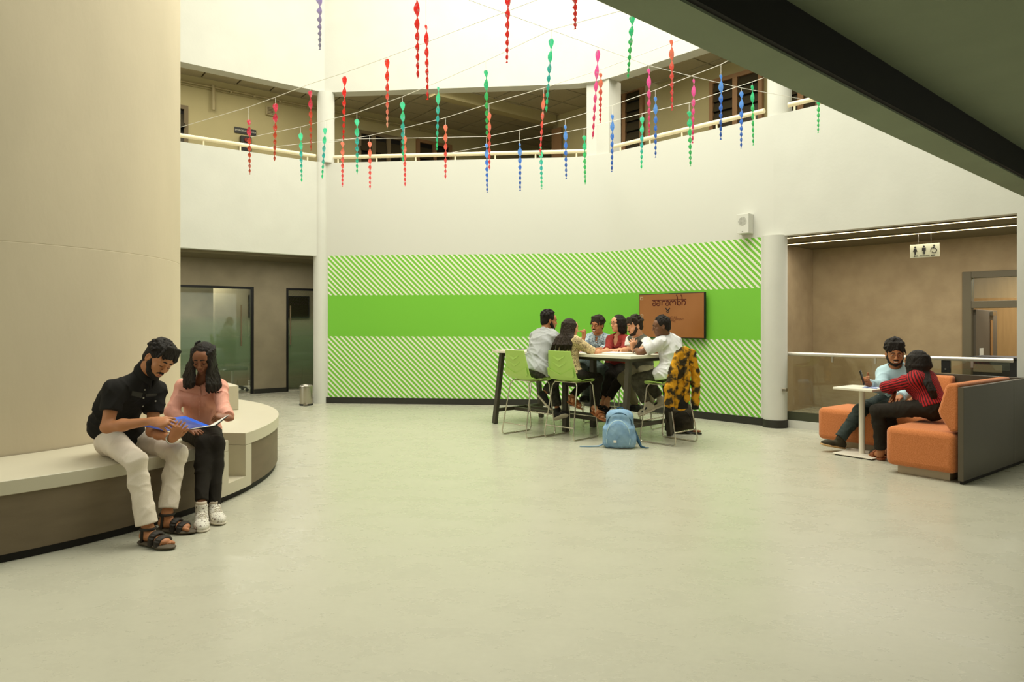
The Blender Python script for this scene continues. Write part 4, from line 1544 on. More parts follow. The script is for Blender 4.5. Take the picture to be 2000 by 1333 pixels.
def make_stool(label):
    t = thing('bar_stool', label, 'stool', (0, 0, 0), 'lime green bar stools round the high table')
    prof = [(0.205, 0.672), (0.19, 0.694), (0.13, 0.702), (0.04, 0.698), (-0.06, 0.694), (-0.13, 0.700), (-0.175, 0.722), (-0.203, 0.765), (-0.218, 0.82), (-0.232, 0.88), (-0.246, 0.95), (-0.258, 1.01), (-0.268, 1.065)]
    hwid = [0.185, 0.20, 0.208, 0.21, 0.212, 0.213, 0.213, 0.210, 0.205, 0.198, 0.188, 0.178, 0.170]
    nu = 11
    vs = []
    for k, ((y, z), hw_) in enumerate(zip(prof, hwid)):
        d = nrm(np.array(prof[min(k + 1, len(prof) - 1)]) - np.array(prof[max(k - 1, 0)]))
        nn = np.array([-d[1], d[0]]) * -1.0      # towards the underside / outside of the shell
        if nn[1] > 0 and k < 5:
            nn = -nn
        if k >= 6 and nn[0] > 0:
            nn = -nn
        for s in range(nu):
            x = -1 + 2 * s / (nu - 1)
            curl = 0.022 * abs(x) ** 3
            up = (0.0, curl) if k < 6 else (curl * 1.3, 0.0)
            vs.append((x * hw_, y + up[0], z + up[1], nn[0], nn[1]))
    n1 = len(prof) * nu
    mb = MB()
    mb.v = [(a, b, c) for a, b, c, _, _ in vs] + [(a, b + 0.011 * e, c + 0.011 * f_) for a, b, c, e, f_ in vs]
    for k in range(len(prof) - 1):
        for s in range(nu - 1):
            a, b, c, d = k * nu + s, k * nu + s + 1, (k + 1) * nu + s + 1, (k + 1) * nu + s
            mb.f.append((a, b, c, d))
            mb.f.append((n1 + d, n1 + c, n1 + b, n1 + a))
    m = len(prof)
    edge = [s for s in range(nu)] + [k * nu + nu - 1 for k in range(1, m)] + [(m - 1) * nu + s for s in range(nu - 2, -1, -1)] + [k * nu for k in range(m - 2, 0, -1)]
    for i in range(len(edge)):
        a, b = edge[i], edge[(i + 1) % len(edge)]
        mb.f.append((b, a, n1 + a, n1 + b))
    sh = mb.build('seat_shell', m_green, t, smooth=50)
    # raised chevrons and the faceted foot of the backrest (outer face)
    def back_pt(x, z, d):
        zs_ = [p[1] for p in prof[6:]]
        ys = [p[0] for p in prof[6:]]
        return A3(x, np.interp(z, zs_, ys) - 0.011 - d, z)
    for zc_ in (0.985, 0.905):
        mb = MB()
        for sg in (-1, 1):
            pts = [(0.0, zc_ - 0.040), (sg * 0.095, zc_ + 0.012), (sg * 0.095, zc_ + 0.020), (0.0, zc_ - 0.012)]
            fr = [back_pt(x, z, -0.004) for x, z in pts]
            bk = [back_pt(pts[0][0], pts[0][1], 0.010), back_pt(pts[1][0], pts[1][1], 0.002), back_pt(pts[2][0], pts[2][1], 0.001), back_pt(pts[3][0], pts[3][1], 0.001)]
            mb.add(fr + bk, [(0, 1, 2, 3), (7, 6, 5, 4), (0, 4, 5, 1), (1, 5, 6, 2), (2, 6, 7, 3), (3, 7, 4, 0)])
        mb.build('chevron', m_green, sh)
    mb = MB()
    for sg in (-1, 1):
        pts = [(0, 0.775), (sg * 0.195, 0.855), (sg * 0.20, 0.765), (sg * 0.17, 0.745), (0, 0.735)]
        fr = [back_pt(x, z, -0.006) for x, z in pts]
        bk = [back_pt(x, z, d) + A3(0, (0.015 if abs(x) > 0.15 else 0) * 0, 0) for (x, z), d in zip(pts, (0.012, 0.002, 0.004, 0.006, 0.010))]
        n = len(pts)
        mb.add(fr + bk, [tuple(range(n)), tuple(range(2 * n - 1, n - 1, -1))] + [(i, n + i, n + (i + 1) % n, (i + 1) % n) for i in range(n)])
    mb.build('back_facet', m_green, sh)

    def rod_path(s):
        return [A3(s * 0.16, 0.15, 0.683), A3(s * 0.19, 0.165, 0.64), A3(s * 0.222, 0.235, 0.06), A3(s * 0.224, 0.225, 0.018), A3(s * 0.224, 0.195, 0.009), A3(s * 0.224, -0.215, 0.009), A3(s * 0.224, -0.245, 0.018), A3(s * 0.222, -0.255, 0.06), A3(s * 0.19, -0.145, 0.64), A3(s * 0.16, -0.125, 0.684)]
    for s in (-1, 1):
        MB().tube(rod_path(s), 0.0078, 8).build('leg_frame', m_chrome, t, smooth=60)
    MB().tube([A3(-0.212, 0.212, 0.25), A3(0.212, 0.212, 0.25)], 0.0078, 8).build('footrest', m_chrome, t, smooth=60)
    MB().tube([A3(-0.217, -0.237, 0.155), A3(0.217, -0.237, 0.155)], 0.0078, 8).build('rear_bar', m_chrome, t, smooth=60)
    mb = MB()
    mb.tube([A3(-0.165, 0.15, 0.683), A3(0.165, 0.15, 0.683)], 0.0075, 8)
    mb.tube([A3(-0.165, -0.125, 0.684), A3(0.165, -0.125, 0.684)], 0.0075, 8)
    mb.tube([A3(-0.165, -0.125, 0.684), A3(-0.165, 0.15, 0.683)], 0.0075, 8)
    mb.tube([A3(0.165, -0.125, 0.684), A3(0.165, 0.15, 0.683)], 0.0075, 8)
    mb.build('seat_frame', m_chrome, t, smooth=60)
    return t


ang_v = math.atan2(tv[1], tv[0]) - PI / 2
ang_mu = math.atan2(-tu[1], -tu[0]) - PI / 2
proto = make_stool('lime green bar stool under the man in the grey shirt, backrest towards us')
stools = [
    ((0.215, 8.55), ang_v - 0.03, None),
    ((0.735, 8.36), ang_v + 0.06, 'lime green bar stool under the long-haired woman in the patterned blouse'),
    ((1.835, 8.03), ang_mu, 'bar stool with the yellow and black jacket over its back'),
    ((1.02, 9.86), ang_v + PI, 'bar stool behind the table under the man in the plaid shirt'),
    ((1.47, 9.62), ang_v + PI, 'bar stool behind the table under the woman in maroon'),
    ((1.80, 9.22), ang_v + PI + 0.1, 'bar stool behind the table under the man in the grey waistcoat'),
]
for i, ((x, y), a, lab) in enumerate(stools):
    s_ = proto if i == 0 else copy_tree(proto, None, lab)
    s_.location = (x, y, 0)
    s_.rotation_euler = (0, 0, a)

# ------------------------------------------------------------------ sofas, panels, small table
sd, se = nrm(A3(0.795, 0.606, 0)), nrm(A3(0.606, -0.795, 0))
RSf = np.stack([sd, -se, A3(0, 0, 1)], axis=1)
m_orange = mat('orange_wool', (204, 128, 78), rough=0.95, spec=0.1, rgb2=(182, 106, 58), vscale=160, lo=0.35, hi=0.65, bump=0.25, bscale=220, sheen=0.2)
m_panel = mat('dark_bronze_laminate', (72, 66, 52), rough=0.32, spec=0.5, var=0.08, vscale=3, stretch=(1, 1, 0.3))
m_pedge = mat('panel_edge', (86, 78, 62), rough=0.5)
m_base = mat('pale_plinth', (186, 170, 142), rough=0.5)
G = A3(3.87, 5.92, 0)
ZS = 0.435
t = thing('sofa', 'near orange sofa block with the woman in red, in front of a dark panel', 'sofa', tuple(G + sd * 0.6 - se * 0.3))
LN = 1.64
c = G + sd * (LN / 2 - 0.015) - se * 0.31
MB().box(c + A3(0, 0, (ZS + 0.075) / 2), (LN / 2, 0.295, (ZS - 0.075) / 2), RSf).build('seat', m_orange, t, bevel=0.055, bseg=4, smooth=40)
MB().box(c + A3(0, 0, 0.038) + sd * 0.0, (LN / 2 - 0.09, 0.22, 0.038), RSf).build('plinth', m_base, t, bevel=0.004)


def cushion(mb, p, d, n, ln, z0):
    """Wedge-shaped back cushion: profile in (distance from panel, height), swept along d."""
    prof = [(0.0, z0 + 0.02), (0.06, z0 - 0.005), (0.15, z0 + 0.13), (0.165, z0 + 0.18), (0.15, z0 + 0.23), (0.105, z0 + 0.40), (0.075, z0 + 0.425), (0.0, z0 + 0.43)]
    m = len(prof)
    vs = [p + n * a + A3(0, 0, z) for a, z in prof] + [p + d * ln + n * a + A3(0, 0, z) for a, z in prof]
    fs = [tuple(range(m - 1, -1, -1)), tuple(range(m, 2 * m))] + [(i, (i + 1) % m, m + (i + 1) % m, m + i) for i in range(m)]
    mb.add(vs, fs)
    return mb


def recalc(o):
    bm = bmesh.new()
    bm.from_mesh(o.data)
    bmesh.ops.recalc_face_normals(bm, faces=bm.faces)
    bm.to_mesh(o.data)
    bm.free()


o = cushion(MB(), G + sd * 0.01 - se * 0.003, sd, -se, 1.3, ZS + 0.005).build('back_cushion', m_orange, t, bevel=0.025, bseg=3, smooth=50)
recalc(o)
tp = thing('sofa_screen', 'tall dark laminate screen panel behind the near orange sofa', 'panel', tuple(G + sd * 0.6))
for i, (a, b) in enumerate(((0.0, 1.238), (1.243, 1.90))):
    MB().box(G + sd * (a + b) / 2 + se * 0.022 + A3(0, 0, 0.435), ((b - a) / 2, 0.02, 0.405), RSf).build('panel', m_panel, tp, bevel=0.002)
MB().box(G - sd * 0.004 + se * 0.022 + A3(0, 0, 0.435), (0.003, 0.021, 0.406), RSf).build('edge_strip', m_pedge, tp)
MB().box(G + sd * 0.95 + se * 0.022 + A3(0, 0, 0.015), (0.94, 0.012, 0.015), RSf).build('plinth', m_plinth, tp)
K = G + sd * 1.76
Fc = A3(3.49, 7.81, 0)
t = thing('sofa', 'far orange sofa with the man in pale blue, behind the small table', 'sofa', tuple(Fc + sd * 0.4 + se * 0.5))
depth = 0.66
LF = 1.11
c = Fc + sd * depth / 2 + se * LF / 2
MB().box(c + A3(0, 0, (ZS + 0.075) / 2), (depth / 2, LF / 2, (ZS - 0.075) / 2), RSf).build('seat', m_orange, t, bevel=0.055, bseg=4, smooth=40)
MB().box(c + A3(0, 0, 0.038) + sd * 0.02, (depth / 2 - 0.08, LF / 2 - 0.07, 0.038), RSf).build('plinth', m_base, t, bevel=0.004)
P2a = Fc + sd * (depth + 0.17) + se * 0.62
o = cushion(MB(), P2a, se, -sd, 0.50, ZS - 0.04).build('back_cushion', m_orange, t, bevel=0.025, bseg=3, smooth=50)
recalc(o)
tp = thing('sofa_screen', 'low dark laminate screen panel behind the far orange sofa', 'panel', tuple(P2a))
pe = float((K - P2a) @ se) - 0.0
MB().box(P2a + sd * 0.025 + se * (pe / 2 - 0.01) + A3(0, 0, 0.435), (0.02, pe / 2, 0.405), RSf).build('panel', m_panel, tp, bevel=0.002)
MB().box(P2a + sd * 0.025 + se * (pe / 2 - 0.01) + A3(0, 0, 0.015), (0.012, pe / 2 - 0.02, 0.015), RSf).build('plinth', m_plinth, tp)

m_wpaint = mat('white_powder_coat', (222, 214, 196), rough=0.4, spec=0.4)
CT = A3(3.70, 7.215, 0)
t = thing('cafe_table', 'small white pedestal table between the two orange sofas', 'table', tuple(CT))
MB().box(CT + A3(0, 0, 0.707), (0.215, 0.205, 0.0125), RSf).build('tabletop', m_ttop, t, bevel=0.005)
MB().tube([CT + A3(0, 0, 0.012), CT + A3(0, 0, 0.694)], 0.030, 20).build('pedestal', m_wpaint, t, smooth=50)
MB().box(CT + A3(0, 0, 0.0155), (0.215, 0.205, 0.005), RSf).build('base_plate', m_wpaint, t, bevel=0.003)
MB().box(CT + A3(0, 0, 0.005), (0.20, 0.19, 0.005), RSf).build('foot', m_blk, t)
m_paper = mat('white_paper', (232, 228, 216), rough=0.8)
m_bluepaper = mat('blue_print', (70, 112, 196), rough=0.7, rgb2=(226, 230, 236), vscale=22, lo=0.45, hi=0.55)
c = P(1701, 753, 7.15)
c[2] = 0.722
tag(MB().box(c, (0.10, 0.07, 0.0018), RSf @ rotz(0.3)).build('leaflet', m_bluepaper, None, loc=tuple(c)), 'blue and white leaflet lying on the small white table', 'leaflet')

# ------------------------------------------------------------------ papers on the high table
def on_table(px, py):
    Y = (CH - TH) * F / (py - HZ)
    p = P(px, py, Y)
    p[2] = TH
    return p


c = W2(0.12, -0.10, TH + 0.003)
tag(MB().box(c, (0.20, 0.14, 0.0025), RT @ rotz(0.25)).build('magazine', m_bluepaper, None, loc=tuple(c)), 'blue printed sheets lying on the high table beside the white papers', 'paper')
c = W2(0.62, -0.02, TH + 0.007)
o = MB().box(c, (0.21, 0.15, 0.0062), RT @ rotz(-0.12)).build('paper_pad', m_paper, None, loc=tuple(c), bevel=0.002)
tag(o, 'white pad of papers lying open on the high table', 'paper')
c = W2(-1.08, 0.02, TH + 0.004)
tag(MB().box(c, (0.055, 0.11, 0.0035), RT @ rotz(0.2)).build('notebook', m_blk, None, loc=tuple(c), bevel=0.001), 'thin black notebook at the far left end of the high table', 'notebook')
# ------------------------------------------------------------------ wires and twisted spinners hanging in the atrium
m_wire = mat('pale_wire', (244, 241, 230), rough=0.5)
ZW = 4.32


def twirl_mat(name, c1, c2, c3):
    """Shiny translucent ribbon whose colour runs from c1 (top) over c2 to c3 (tip), with flecks."""
    m, nt, b = new_mat(name)
    tc = N(nt, 'ShaderNodeTexCoord')
    sp_ = N(nt, 'ShaderNodeSeparateXYZ')
    L(nt, tc.outputs['Generated'], sp_.inputs[0])
    nz = N(nt, 'ShaderNodeTexNoise')
    nz.inputs['Scale'].default_value = 9
    L(nt, tc.outputs['Object'], nz.inputs['Vector'])
    ad = N(nt, 'ShaderNodeMath', operation='MULTIPLY_ADD')
    ad.inputs[1].default_value = 0.5
    L(nt, nz.outputs['Fac'], ad.inputs[0])
    L(nt, sp_.outputs['Z'], ad.inputs[2])
    rp = N(nt, 'ShaderNodeValToRGB')
    el = rp.color_ramp.elements
    el.new(0.5)
    for e, p, c in zip(el, (0.35, 0.75, 1.1), (c3, c2, c1)):
        e.position = min(p, 1.0)
        e.color = tuple(min(1, x * 1.35 + 0.015) for x in srgb(*c)[:3]) + (1,)
    L(nt, ad.outputs[0], rp.inputs[0])
    n2 = N(nt, 'ShaderNodeTexNoise')
    n2.inputs['Scale'].default_value = 34
    L(nt, tc.outputs['Object'], n2.inputs['Vector'])
    r2 = N(nt, 'ShaderNodeValToRGB')
    r2.color_ramp.elements[0].position = 0.56
    r2.color_ramp.elements[1].position = 0.70
    L(nt, n2.outputs['Fac'], r2.inputs['Fac'])
    mf = N(nt, 'ShaderNodeMix', data_type='RGBA')
    fl_ = tuple(min(1, 0.45 * a + 0.45) for a in srgb(*c2)[:3]) + (1,)
    mf.inputs['B'].default_value = fl_
    L(nt, rp.outputs[0], mf.inputs['A'])
    L(nt, r2.outputs['Color'], mf.inputs['Factor'])
    L(nt, mf.outputs['Result'], b.inputs['Base Color'])
    b.inputs['Roughness'].default_value = 0.25
    b.inputs['Specular IOR Level'].default_value = 0.6
    tl = N(nt, 'ShaderNodeBsdfTranslucent')
    L(nt, mf.outputs['Result'], tl.inputs['Color'])
    mx = N(nt, 'ShaderNodeMixShader')
    mx.inputs[0].default_value = 0.55
    L(nt, b.outputs[0], mx.inputs[1])
    L(nt, tl.outputs[0], mx.inputs[2])
    L(nt, mx.outputs[0], nt.nodes['Material Output'].inputs['Surface'])
    return m


TM = {
    'red': twirl_mat('red_ribbon', (226, 44, 30), (230, 60, 36), (214, 40, 20)),
    'redpink': twirl_mat('red_pink_ribbon', (236, 66, 30), (228, 90, 70), (226, 176, 150)),
    'orange': twirl_mat('orange_magenta_ribbon', (206, 60, 90), (206, 92, 50), (190, 96, 60)),
    'coral': twirl_mat('coral_ribbon', (238, 140, 110), (236, 104, 90), (232, 92, 96)),
    'teal': twirl_mat('teal_ribbon', (90, 210, 170), (70, 186, 186), (70, 206, 150)),
    'green': twirl_mat('green_ribbon', (70, 200, 150), (84, 196, 120), (70, 190, 116)),
    'blue': twirl_mat('blue_ribbon', (110, 166, 226), (80, 140, 216), (60, 110, 186)),
    'pink': twirl_mat('magenta_ribbon', (220, 100, 170), (228, 104, 160), (212, 70, 116)),
    'purple': twirl_mat('pale_purple_ribbon', (190, 176, 214), (184, 172, 204), (170, 166, 184)),
}
CN = {'red': 'bright red', 'redpink': 'red-to-pale-pink', 'orange': 'iridescent orange and magenta', 'coral': 'coral pink', 'teal': 'teal', 'green': 'green', 'blue': 'blue', 'pink': 'magenta pink', 'purple': 'pale purple'}
# column, first row, last row, colour, row of the wire (None: hangs from a wire above the view), what stands behind the tip
TW_ = [
    (623, -25, 97, 'purple', None), (813, -30, 153, 'red', None), (832, 49, 195, 'red', None), (756, 115, 250, 'redpink', 112),
    (673, 149, 274, 'red', 142), (606, 177, 294, 'orange', 164), (486, 234, 341, 'orange', 209), (538, 202, 315, 'orange', 190),
    (587, 260, 356, 'teal', 248), (635, 250, 350, 'teal', 236), (669, 277, 365, 'coral', 272), (697, 233, 340, 'teal', 220),
    (722, 277, 370, 'coral', 265), (786, 199, 316, 'teal', 189), (790, 266, 364, 'coral', 250), (856, 170, 293, 'teal', 160),
    (870, 244, 350, 'coral', 230), (949, 137, 268, 'green', 119), (955, 220, 332, 'coral', 203), (950, 281, 377, 'blue', 267),
    (1015, 280, 373, 'blue', 254), (1077, 75, 219, 'teal', 58), (1062, 183, 304, 'coral', 172), (1056, 287, 370, 'teal', 267),
    (1104, 245, 350, 'blue', 233), (1141, 265, 360, 'green', 251), (992, -30, 123, 'red', None), (1122, -60, 57, 'red', None),
    (1168, 98, 271, 'pink', 92), (1173, 143, 240, 'coral', 136), (1196, 224, 336, 'blue', 206), (1235, 30, 154, 'green', 15),
    (1254, 228, 331, 'teal', 222), (1267, 134, 265, 'pink', 128), (1280, 189, 308, 'blue', 176), (1311, 78, 216, 'coral', None),
    (1346, 217, 325, 'green', 201), (1355, 155, 280, 'pink', 150), (1408, 146, 273, 'blue', 126), (1448, 179, 290, 'blue', 172),
    (1469, 167, 284, 'green', 160), (1599, 165, 260, 'green', 158),
]
order = {}
for c in sorted(TM):
    cols = sorted([r for r in TW_ if r[3] == c], key=lambda r: r[0])
    for i, r in enumerate(cols):
        order[(r[0], r[1])] = (i, len(cols))
ORD = ['first', 'second', 'third', 'fourth', 'fifth', 'sixth', 'seventh', 'eighth', 'ninth', 'tenth']
attach = {}
for ri, (x, y0, y1, c, yw) in enumerate(TW_):
    if yw is None:
        Y = (2.72 if y0 < 0 else 2.80) * F / (HZ - y0)
        zt = zrow(y0, Y)
        zw = zt + 0.9
    else:
        zw = {1168: 4.42, 1267: 4.42, 1355: 4.42, 1448: 4.42, 832: 4.38, 1311: 4.36}.get(x, ZW)
        if (x, y0) in ((669, 277), (950, 281), (1015, 280), (1104, 245), (1196, 224), (1280, 189), (1408, 146)):
            zw = 4.24
        Y = (zw - CH) * F / (HZ - yw)
        zt = zrow(y0, Y)
    zb_ = zrow(y1, Y)
    X = (x - 1000) * Y / F
    Ln = zt - zb_
    i, n = order[(x, y0)]
    lab = CN[c] + ' twisted spinner hanging in the atrium' if n == 1 else '%s twisted hanging spinner, %s of its colour counted from the left' % (CN[c], ORD[i])
    t = thing('hanging_spinner', lab, 'spinner', (X, Y, zt), 'twisted spinners hanging across the atrium')
    attach[(x, y0)] = A3(X, Y, zw)
    rnd = random.Random(ri)
    ph0 = rnd.uniform(-0.5, 0.9)
    tilt = {1235: -0.012, 1077: -0.012, 1168: -0.01, 635: -0.01, 1062: -0.01}.get(x, rnd.uniform(-0.004, 0.004))
    nseg = 84
    w0 = (0.034 if Y > 8.5 else 0.028) * rnd.uniform(0.92, 1.08)
    mb = MB()
    for k in range(nseg + 1):
        s_ = k / nseg
        phi = ph0 + PI * (3.1 * s_ + 4.6 * s_ * s_)
        hw_ = w0 * (1 - 0.62 * s_) * min(1.0, 0.45 + s_ * 14)
        ca, sa = math.cos(phi), math.sin(phi)
        ox = X + tilt * s_ * 6 * Ln
        z = zt - Ln * s_
        for d in (1, -1):
            for e in (1, -1):
                a = hw_ * d
                mb.v.append((ox + ca * a - sa * 0.0012 * e, Y + sa * a + ca * 0.0012 * e, z))
    for k in range(nseg):
        b0, b1 = 4 * k, 4 * k + 4
        for p_, q_ in ((0, 2), (3, 1), (1, 0), (2, 3)):
            mb.f.append((b0 + p_, b0 + q_, b1 + q_, b1 + p_))
    mb.f += [(0, 1, 3, 2), (4 * nseg + 2, 4 * nseg + 3, 4 * nseg + 1, 4 * nseg)]
    mb.mi = [0] * len(mb.f)
    mb.build('ribbon', TM[c], t, smooth=50)
    MB().tube([A3(X, Y, zt - 0.004), A3(X, Y, zw)], 0.0022, 5).build('thread', m_wire, t)


def wire(lab, keys, pre=None, post=None, rad=0.0032):
    pts = ([pre] if pre is not None else []) + [attach[k] for k in keys] + ([post] if post is not None else [])
    tag(MB().tube(pts, rad, 6).build('hanging_wire', m_wire, None, loc=tuple(pts[0]), smooth=60), lab, 'wire')


def Wp(x, y, z=ZW):
    return P(x, y, (z - CH) * F / (HZ - y))


wire('pale wire from the left gallery rail up over the round column', [(486, 234), (538, 202), (606, 177), (673, 149), (756, 115)], Wp(352, 248) + (Wp(352, 248) - Wp(538, 190)) * 0.32, Wp(1110, -24))
wire('pale wire crossing the left gallery and the middle opening, uppermost one there', [(587, 260), (697, 233), (786, 199), (856, 170), (949, 137), (1077, 75), (1235, 30)], Wp(490, 268), Wp(1290, 0))
wire('pale wire rising across the middle opening to the pink spinner', [(722, 277), (790, 266), (870, 244), (955, 220), (1062, 183), (1173, 143)], Wp(640, 279), Wp(1430, 40))
wire('long pale wire low over the middle railing, climbing to the dark beam', [(669, 277), (950, 281), (1015, 280), (1104, 245), (1196, 224), (1280, 189), (1408, 146)], Wp(525, 288, 4.24), Wp(1450, 104, 4.24))
wire('pale wire just above the middle and right railings', [(1056, 287), (1141, 265), (1254, 228), (1346, 217), (1469, 167)], Wp(850, 304), Wp(1492, 152))
wire('pale wire sloping down to the right in the right gallery opening', [(1168, 98), (1267, 134), (1355, 155), (1448, 179)], Wp(900, -6, 4.42), Wp(1640, 207, 4.42))
# ------------------------------------------------------------------ bags and the draped jacket
def cloth(name, rgb, rgb2=None, vs=8, lo=0.42, hi=0.58, rough=0.85, bump=0.12, bs=260, **kw):
    return mat(name, rgb, rough=rough, spec=0.15, rgb2=rgb2, vscale=vs, lo=lo, hi=hi, bump=bump, bscale=bs, var=0.0 if rgb2 else 0.08, **kw)


m_bluebag = cloth('washed_blue_canvas', (118, 152, 184), (146, 178, 200), vs=9, lo=0.3, hi=0.7)
m_bluedk = cloth('blue_webbing', (54, 84, 104))
m_pipe_b = mat('pale_zip_piping', (186, 214, 220), rough=0.5)
bc = A3(1.192, 7.65, 0)
bx, by = nrm(A3(0.985, -0.17, 0)), nrm(A3(0.17, 0.985, 0))
RBg = np.stack([bx, by, A3(0, 0, 1)], axis=1)
bp = lambda x, y, z: bc + bx * x + by * y + A3(0, 0, z)
t = thing('backpack', 'pale blue backpack standing on the floor before the high table', 'backpack', tuple(bc))
s = SDF(0.006, 0.04)
s.box(bp(0.005, 0.02, 0.13), (0.178, 0.10, 0.125), RBg, 0.05)
s.box(bp(0.015, 0.03, 0.27), (0.152, 0.085, 0.145), RBg, 0.07)
s.ell(bp(0.02, 0.03, 0.36), (0.115, 0.07, 0.065), RBg)
s.ell(bp(-0.0, -0.055, 0.16), (0.14, 0.055, 0.15), RBg, k=0.03)
s.ell(bp(0.165, 0.0, 0.10), (0.035, 0.07, 0.09), RBg, k=0.02)
s.cut(bp(0, 0, 0.004), (0, 0, -1), 0.35)
s.build('body', m_bluebag, t, noise=0.005, nscale=1.0, seed=3)
pts = [bp(0.13 * math.cos(a) - 0.0, -0.075 - 0.02 * abs(math.sin(a)) - 0.006, 0.12 + 0.20 * math.sin(a)) for a in np.linspace(-0.35, PI + 0.35, 24)]
MB().tube(pts, 0.0045, 6).build('zip_piping', m_pipe_b, t, smooth=60)
pts = [bp(0.14 * math.cos(a) + 0.012, -0.045, 0.25 + 0.145 * math.sin(a)) for a in np.linspace(0.1, PI - 0.1, 18)]
MB().tube(pts, 0.006, 6).build('zip_piping', m_bluedk, t, smooth=60)
MB().box(bp(-0.035, -0.108, 0.085), (0.017, 0.004, 0.014), RBg).build('logo_patch', m_paper, t, bevel=0.002)
pts = [bp(0.17, 0.05, 0.20), bp(0.22, 0.03, 0.08), bp(0.25, 0.0, 0.02), bp(0.30, -0.03, 0.012), bp(0.335, -0.02, 0.012)]
MB().tube(pts, [0.018, 0.02, 0.014, 0.008, 0.006], 8).build('strap', m_bluedk, t, smooth=60)
pts = [bp(-0.15, 0.02, 0.04), bp(-0.22, -0.01, 0.012), bp(-0.32, -0.03, 0.008), bp(-0.43, -0.04, 0.008)]
MB().tube(pts, [0.01, 0.008, 0.007, 0.006], 8).build('strap', m_bluebag, t, smooth=60)
pts = [bp(0.02 + 0.04 * math.cos(a), 0.06, 0.415 + 0.03 * math.sin(a)) for a in np.linspace(0, PI, 10)]
MB().tube(pts, 0.007, 6).build('handle', m_bluedk, t, smooth=60)

m_blackbag = cloth('black_nylon', (40, 36, 28), (62, 56, 42), vs=6)
bc2 = A3(2.15, 8.66, 0)
RB2 = RBg
bp2 = lambda x, y, z: bc2 + bx * x + by * y + A3(0, 0, z)
t = thing('backpack', 'black backpack on the floor behind the stool with the jacket', 'backpack', tuple(bc2))
s = SDF(0.007, 0.04)
s.box(bp2(0.0, 0.02, 0.16), (0.15, 0.10, 0.155), RB2, 0.06)
s.ell(bp2(0.01, 0.03, 0.31), (0.12, 0.075, 0.09), RB2)
s.ell(bp2(0.0, -0.06, 0.15), (0.11, 0.05, 0.12), RB2)
s.cut(bp2(0, 0, 0.004), (0, 0, -1), 0.35)
s.build('body', m_blackbag, t, noise=0.005, seed=9)
pts = [bp2(-0.13, -0.03, 0.25), bp2(-0.19, -0.06, 0.14), bp2(-0.20, -0.07, 0.05), bp2(-0.13, -0.09, 0.02)]
MB().tube(pts, [0.012, 0.016, 0.014, 0.01], 8).build('strap', m_blk, t, smooth=60)
MB().tube([bp2(0.06, -0.09, 0.03), bp2(0.16, -0.10, 0.014), bp2(0.24, -0.08, 0.012)], [0.012, 0.012, 0.01], 8).build('strap', m_blk, t, smooth=60)
MB().tube([bp2(0.11 * math.cos(a), -0.085, 0.16 + 0.14 * math.sin(a)) for a in np.linspace(0, PI, 16)], 0.004, 6).build('zip_piping', m_blk, t, smooth=60)

m_brownleather = mat('brown_leather', (132, 76, 44), rough=0.5, var=0.1)
c = P(1349, 839, 8.72)
c[2] = 0
t = thing('flip_flop', 'brown sandal lying on the floor right of the black backpack', 'sandal', tuple(c))
s = SDF(0.006, 0.01)
s.cap(c + A3(-0.09, 0.01, 0.016), c + A3(0.09, -0.01, 0.016), 0.036, 0.042, flat=((0, 0, 1), 0.33))
s.build('sole', m_brownleather, t)
MB().tube([c + A3(-0.01, 0.04, 0.02), c + A3(0.03, 0.01, 0.05), c + A3(0.06, -0.005, 0.028)], 0.008, 8).build('strap', m_blk, t, smooth=60)
MB().tube([c + A3(-0.01, -0.04, 0.02), c + A3(0.03, -0.012, 0.05), c + A3(0.06, -0.008, 0.028)], 0.008, 8).build('strap', m_blk, t, smooth=60)

# jacket over the backrest of the right-hand stool
m_jacket = cloth('yellow_black_print', (58, 50, 32), (206, 148, 34), vs=11.0, lo=0.45, hi=0.56, detail=15)
m_cuff = cloth('black_ribbing', (34, 32, 26))
jc = P(1334, 740, 7.93)
t = thing('jacket', 'yellow and black patterned jacket hung over the back of the right-hand stool', 'jacket', tuple(jc))
JP = lambda x, y, d=0.0: P(x, y, 7.66 + d + (x - 1333) * 0.0028)
s = SDF(0.006, 0.02)
fl = (nrm(A3(0.5, -0.85, 0)), 0.42)
s.chain([JP(1336, 694), JP(1333, 720), JP(1331, 756), JP(1330, 784)], [0.10, 0.115, 0.12, 0.115], k=0.02, flat=(fl[0], 0.30))
s.chain([JP(1322, 696, -0.02), JP(1316, 725, -0.05), JP(1309, 758, -0.07), JP(1307, 789, -0.07)], [0.045, 0.068, 0.072, 0.062], k=0.012, flat=(fl[0], 0.6))
s.chain([JP(1353, 694, 0.0), JP(1358, 725, 0.0), JP(1359, 758, 0.0), JP(1358, 786, 0.0)], [0.04, 0.058, 0.058, 0.054], k=0.010, flat=(fl[0], 0.7))
s.chain([JP(1340, 700, -0.05), JP(1342, 735, -0.07), JP(1341, 780, -0.06)], [0.03, 0.042, 0.04], k=0.008, flat=(fl[0], 0.6))
s.cap(JP(1326, 692, 0.02), JP(1350, 689, 0.02), 0.045, 0.045, k=0.02)
s.build('body', m_jacket, t, noise=0.010, nscale=1.2, seed=5)
for a, b, r in ((JP(1307, 792, -0.07), JP(1307, 801, -0.07), 0.052), (JP(1358, 789), JP(1358, 797), 0.048), (JP(1333, 788, -0.02), JP(1333, 795, -0.02), 0.075)):
    s = SDF(0.006, 0.01)
    s.cap(a, b, r, r, flat=(fl[0], 0.55))
    s.cut(b + A3(0, 0, -0.02), (0, 0, -1), 0.12)
    s.build('ribbed_cuff', m_cuff, t, noise=0.004, seed=2)
# ------------------------------------------------------------------ people


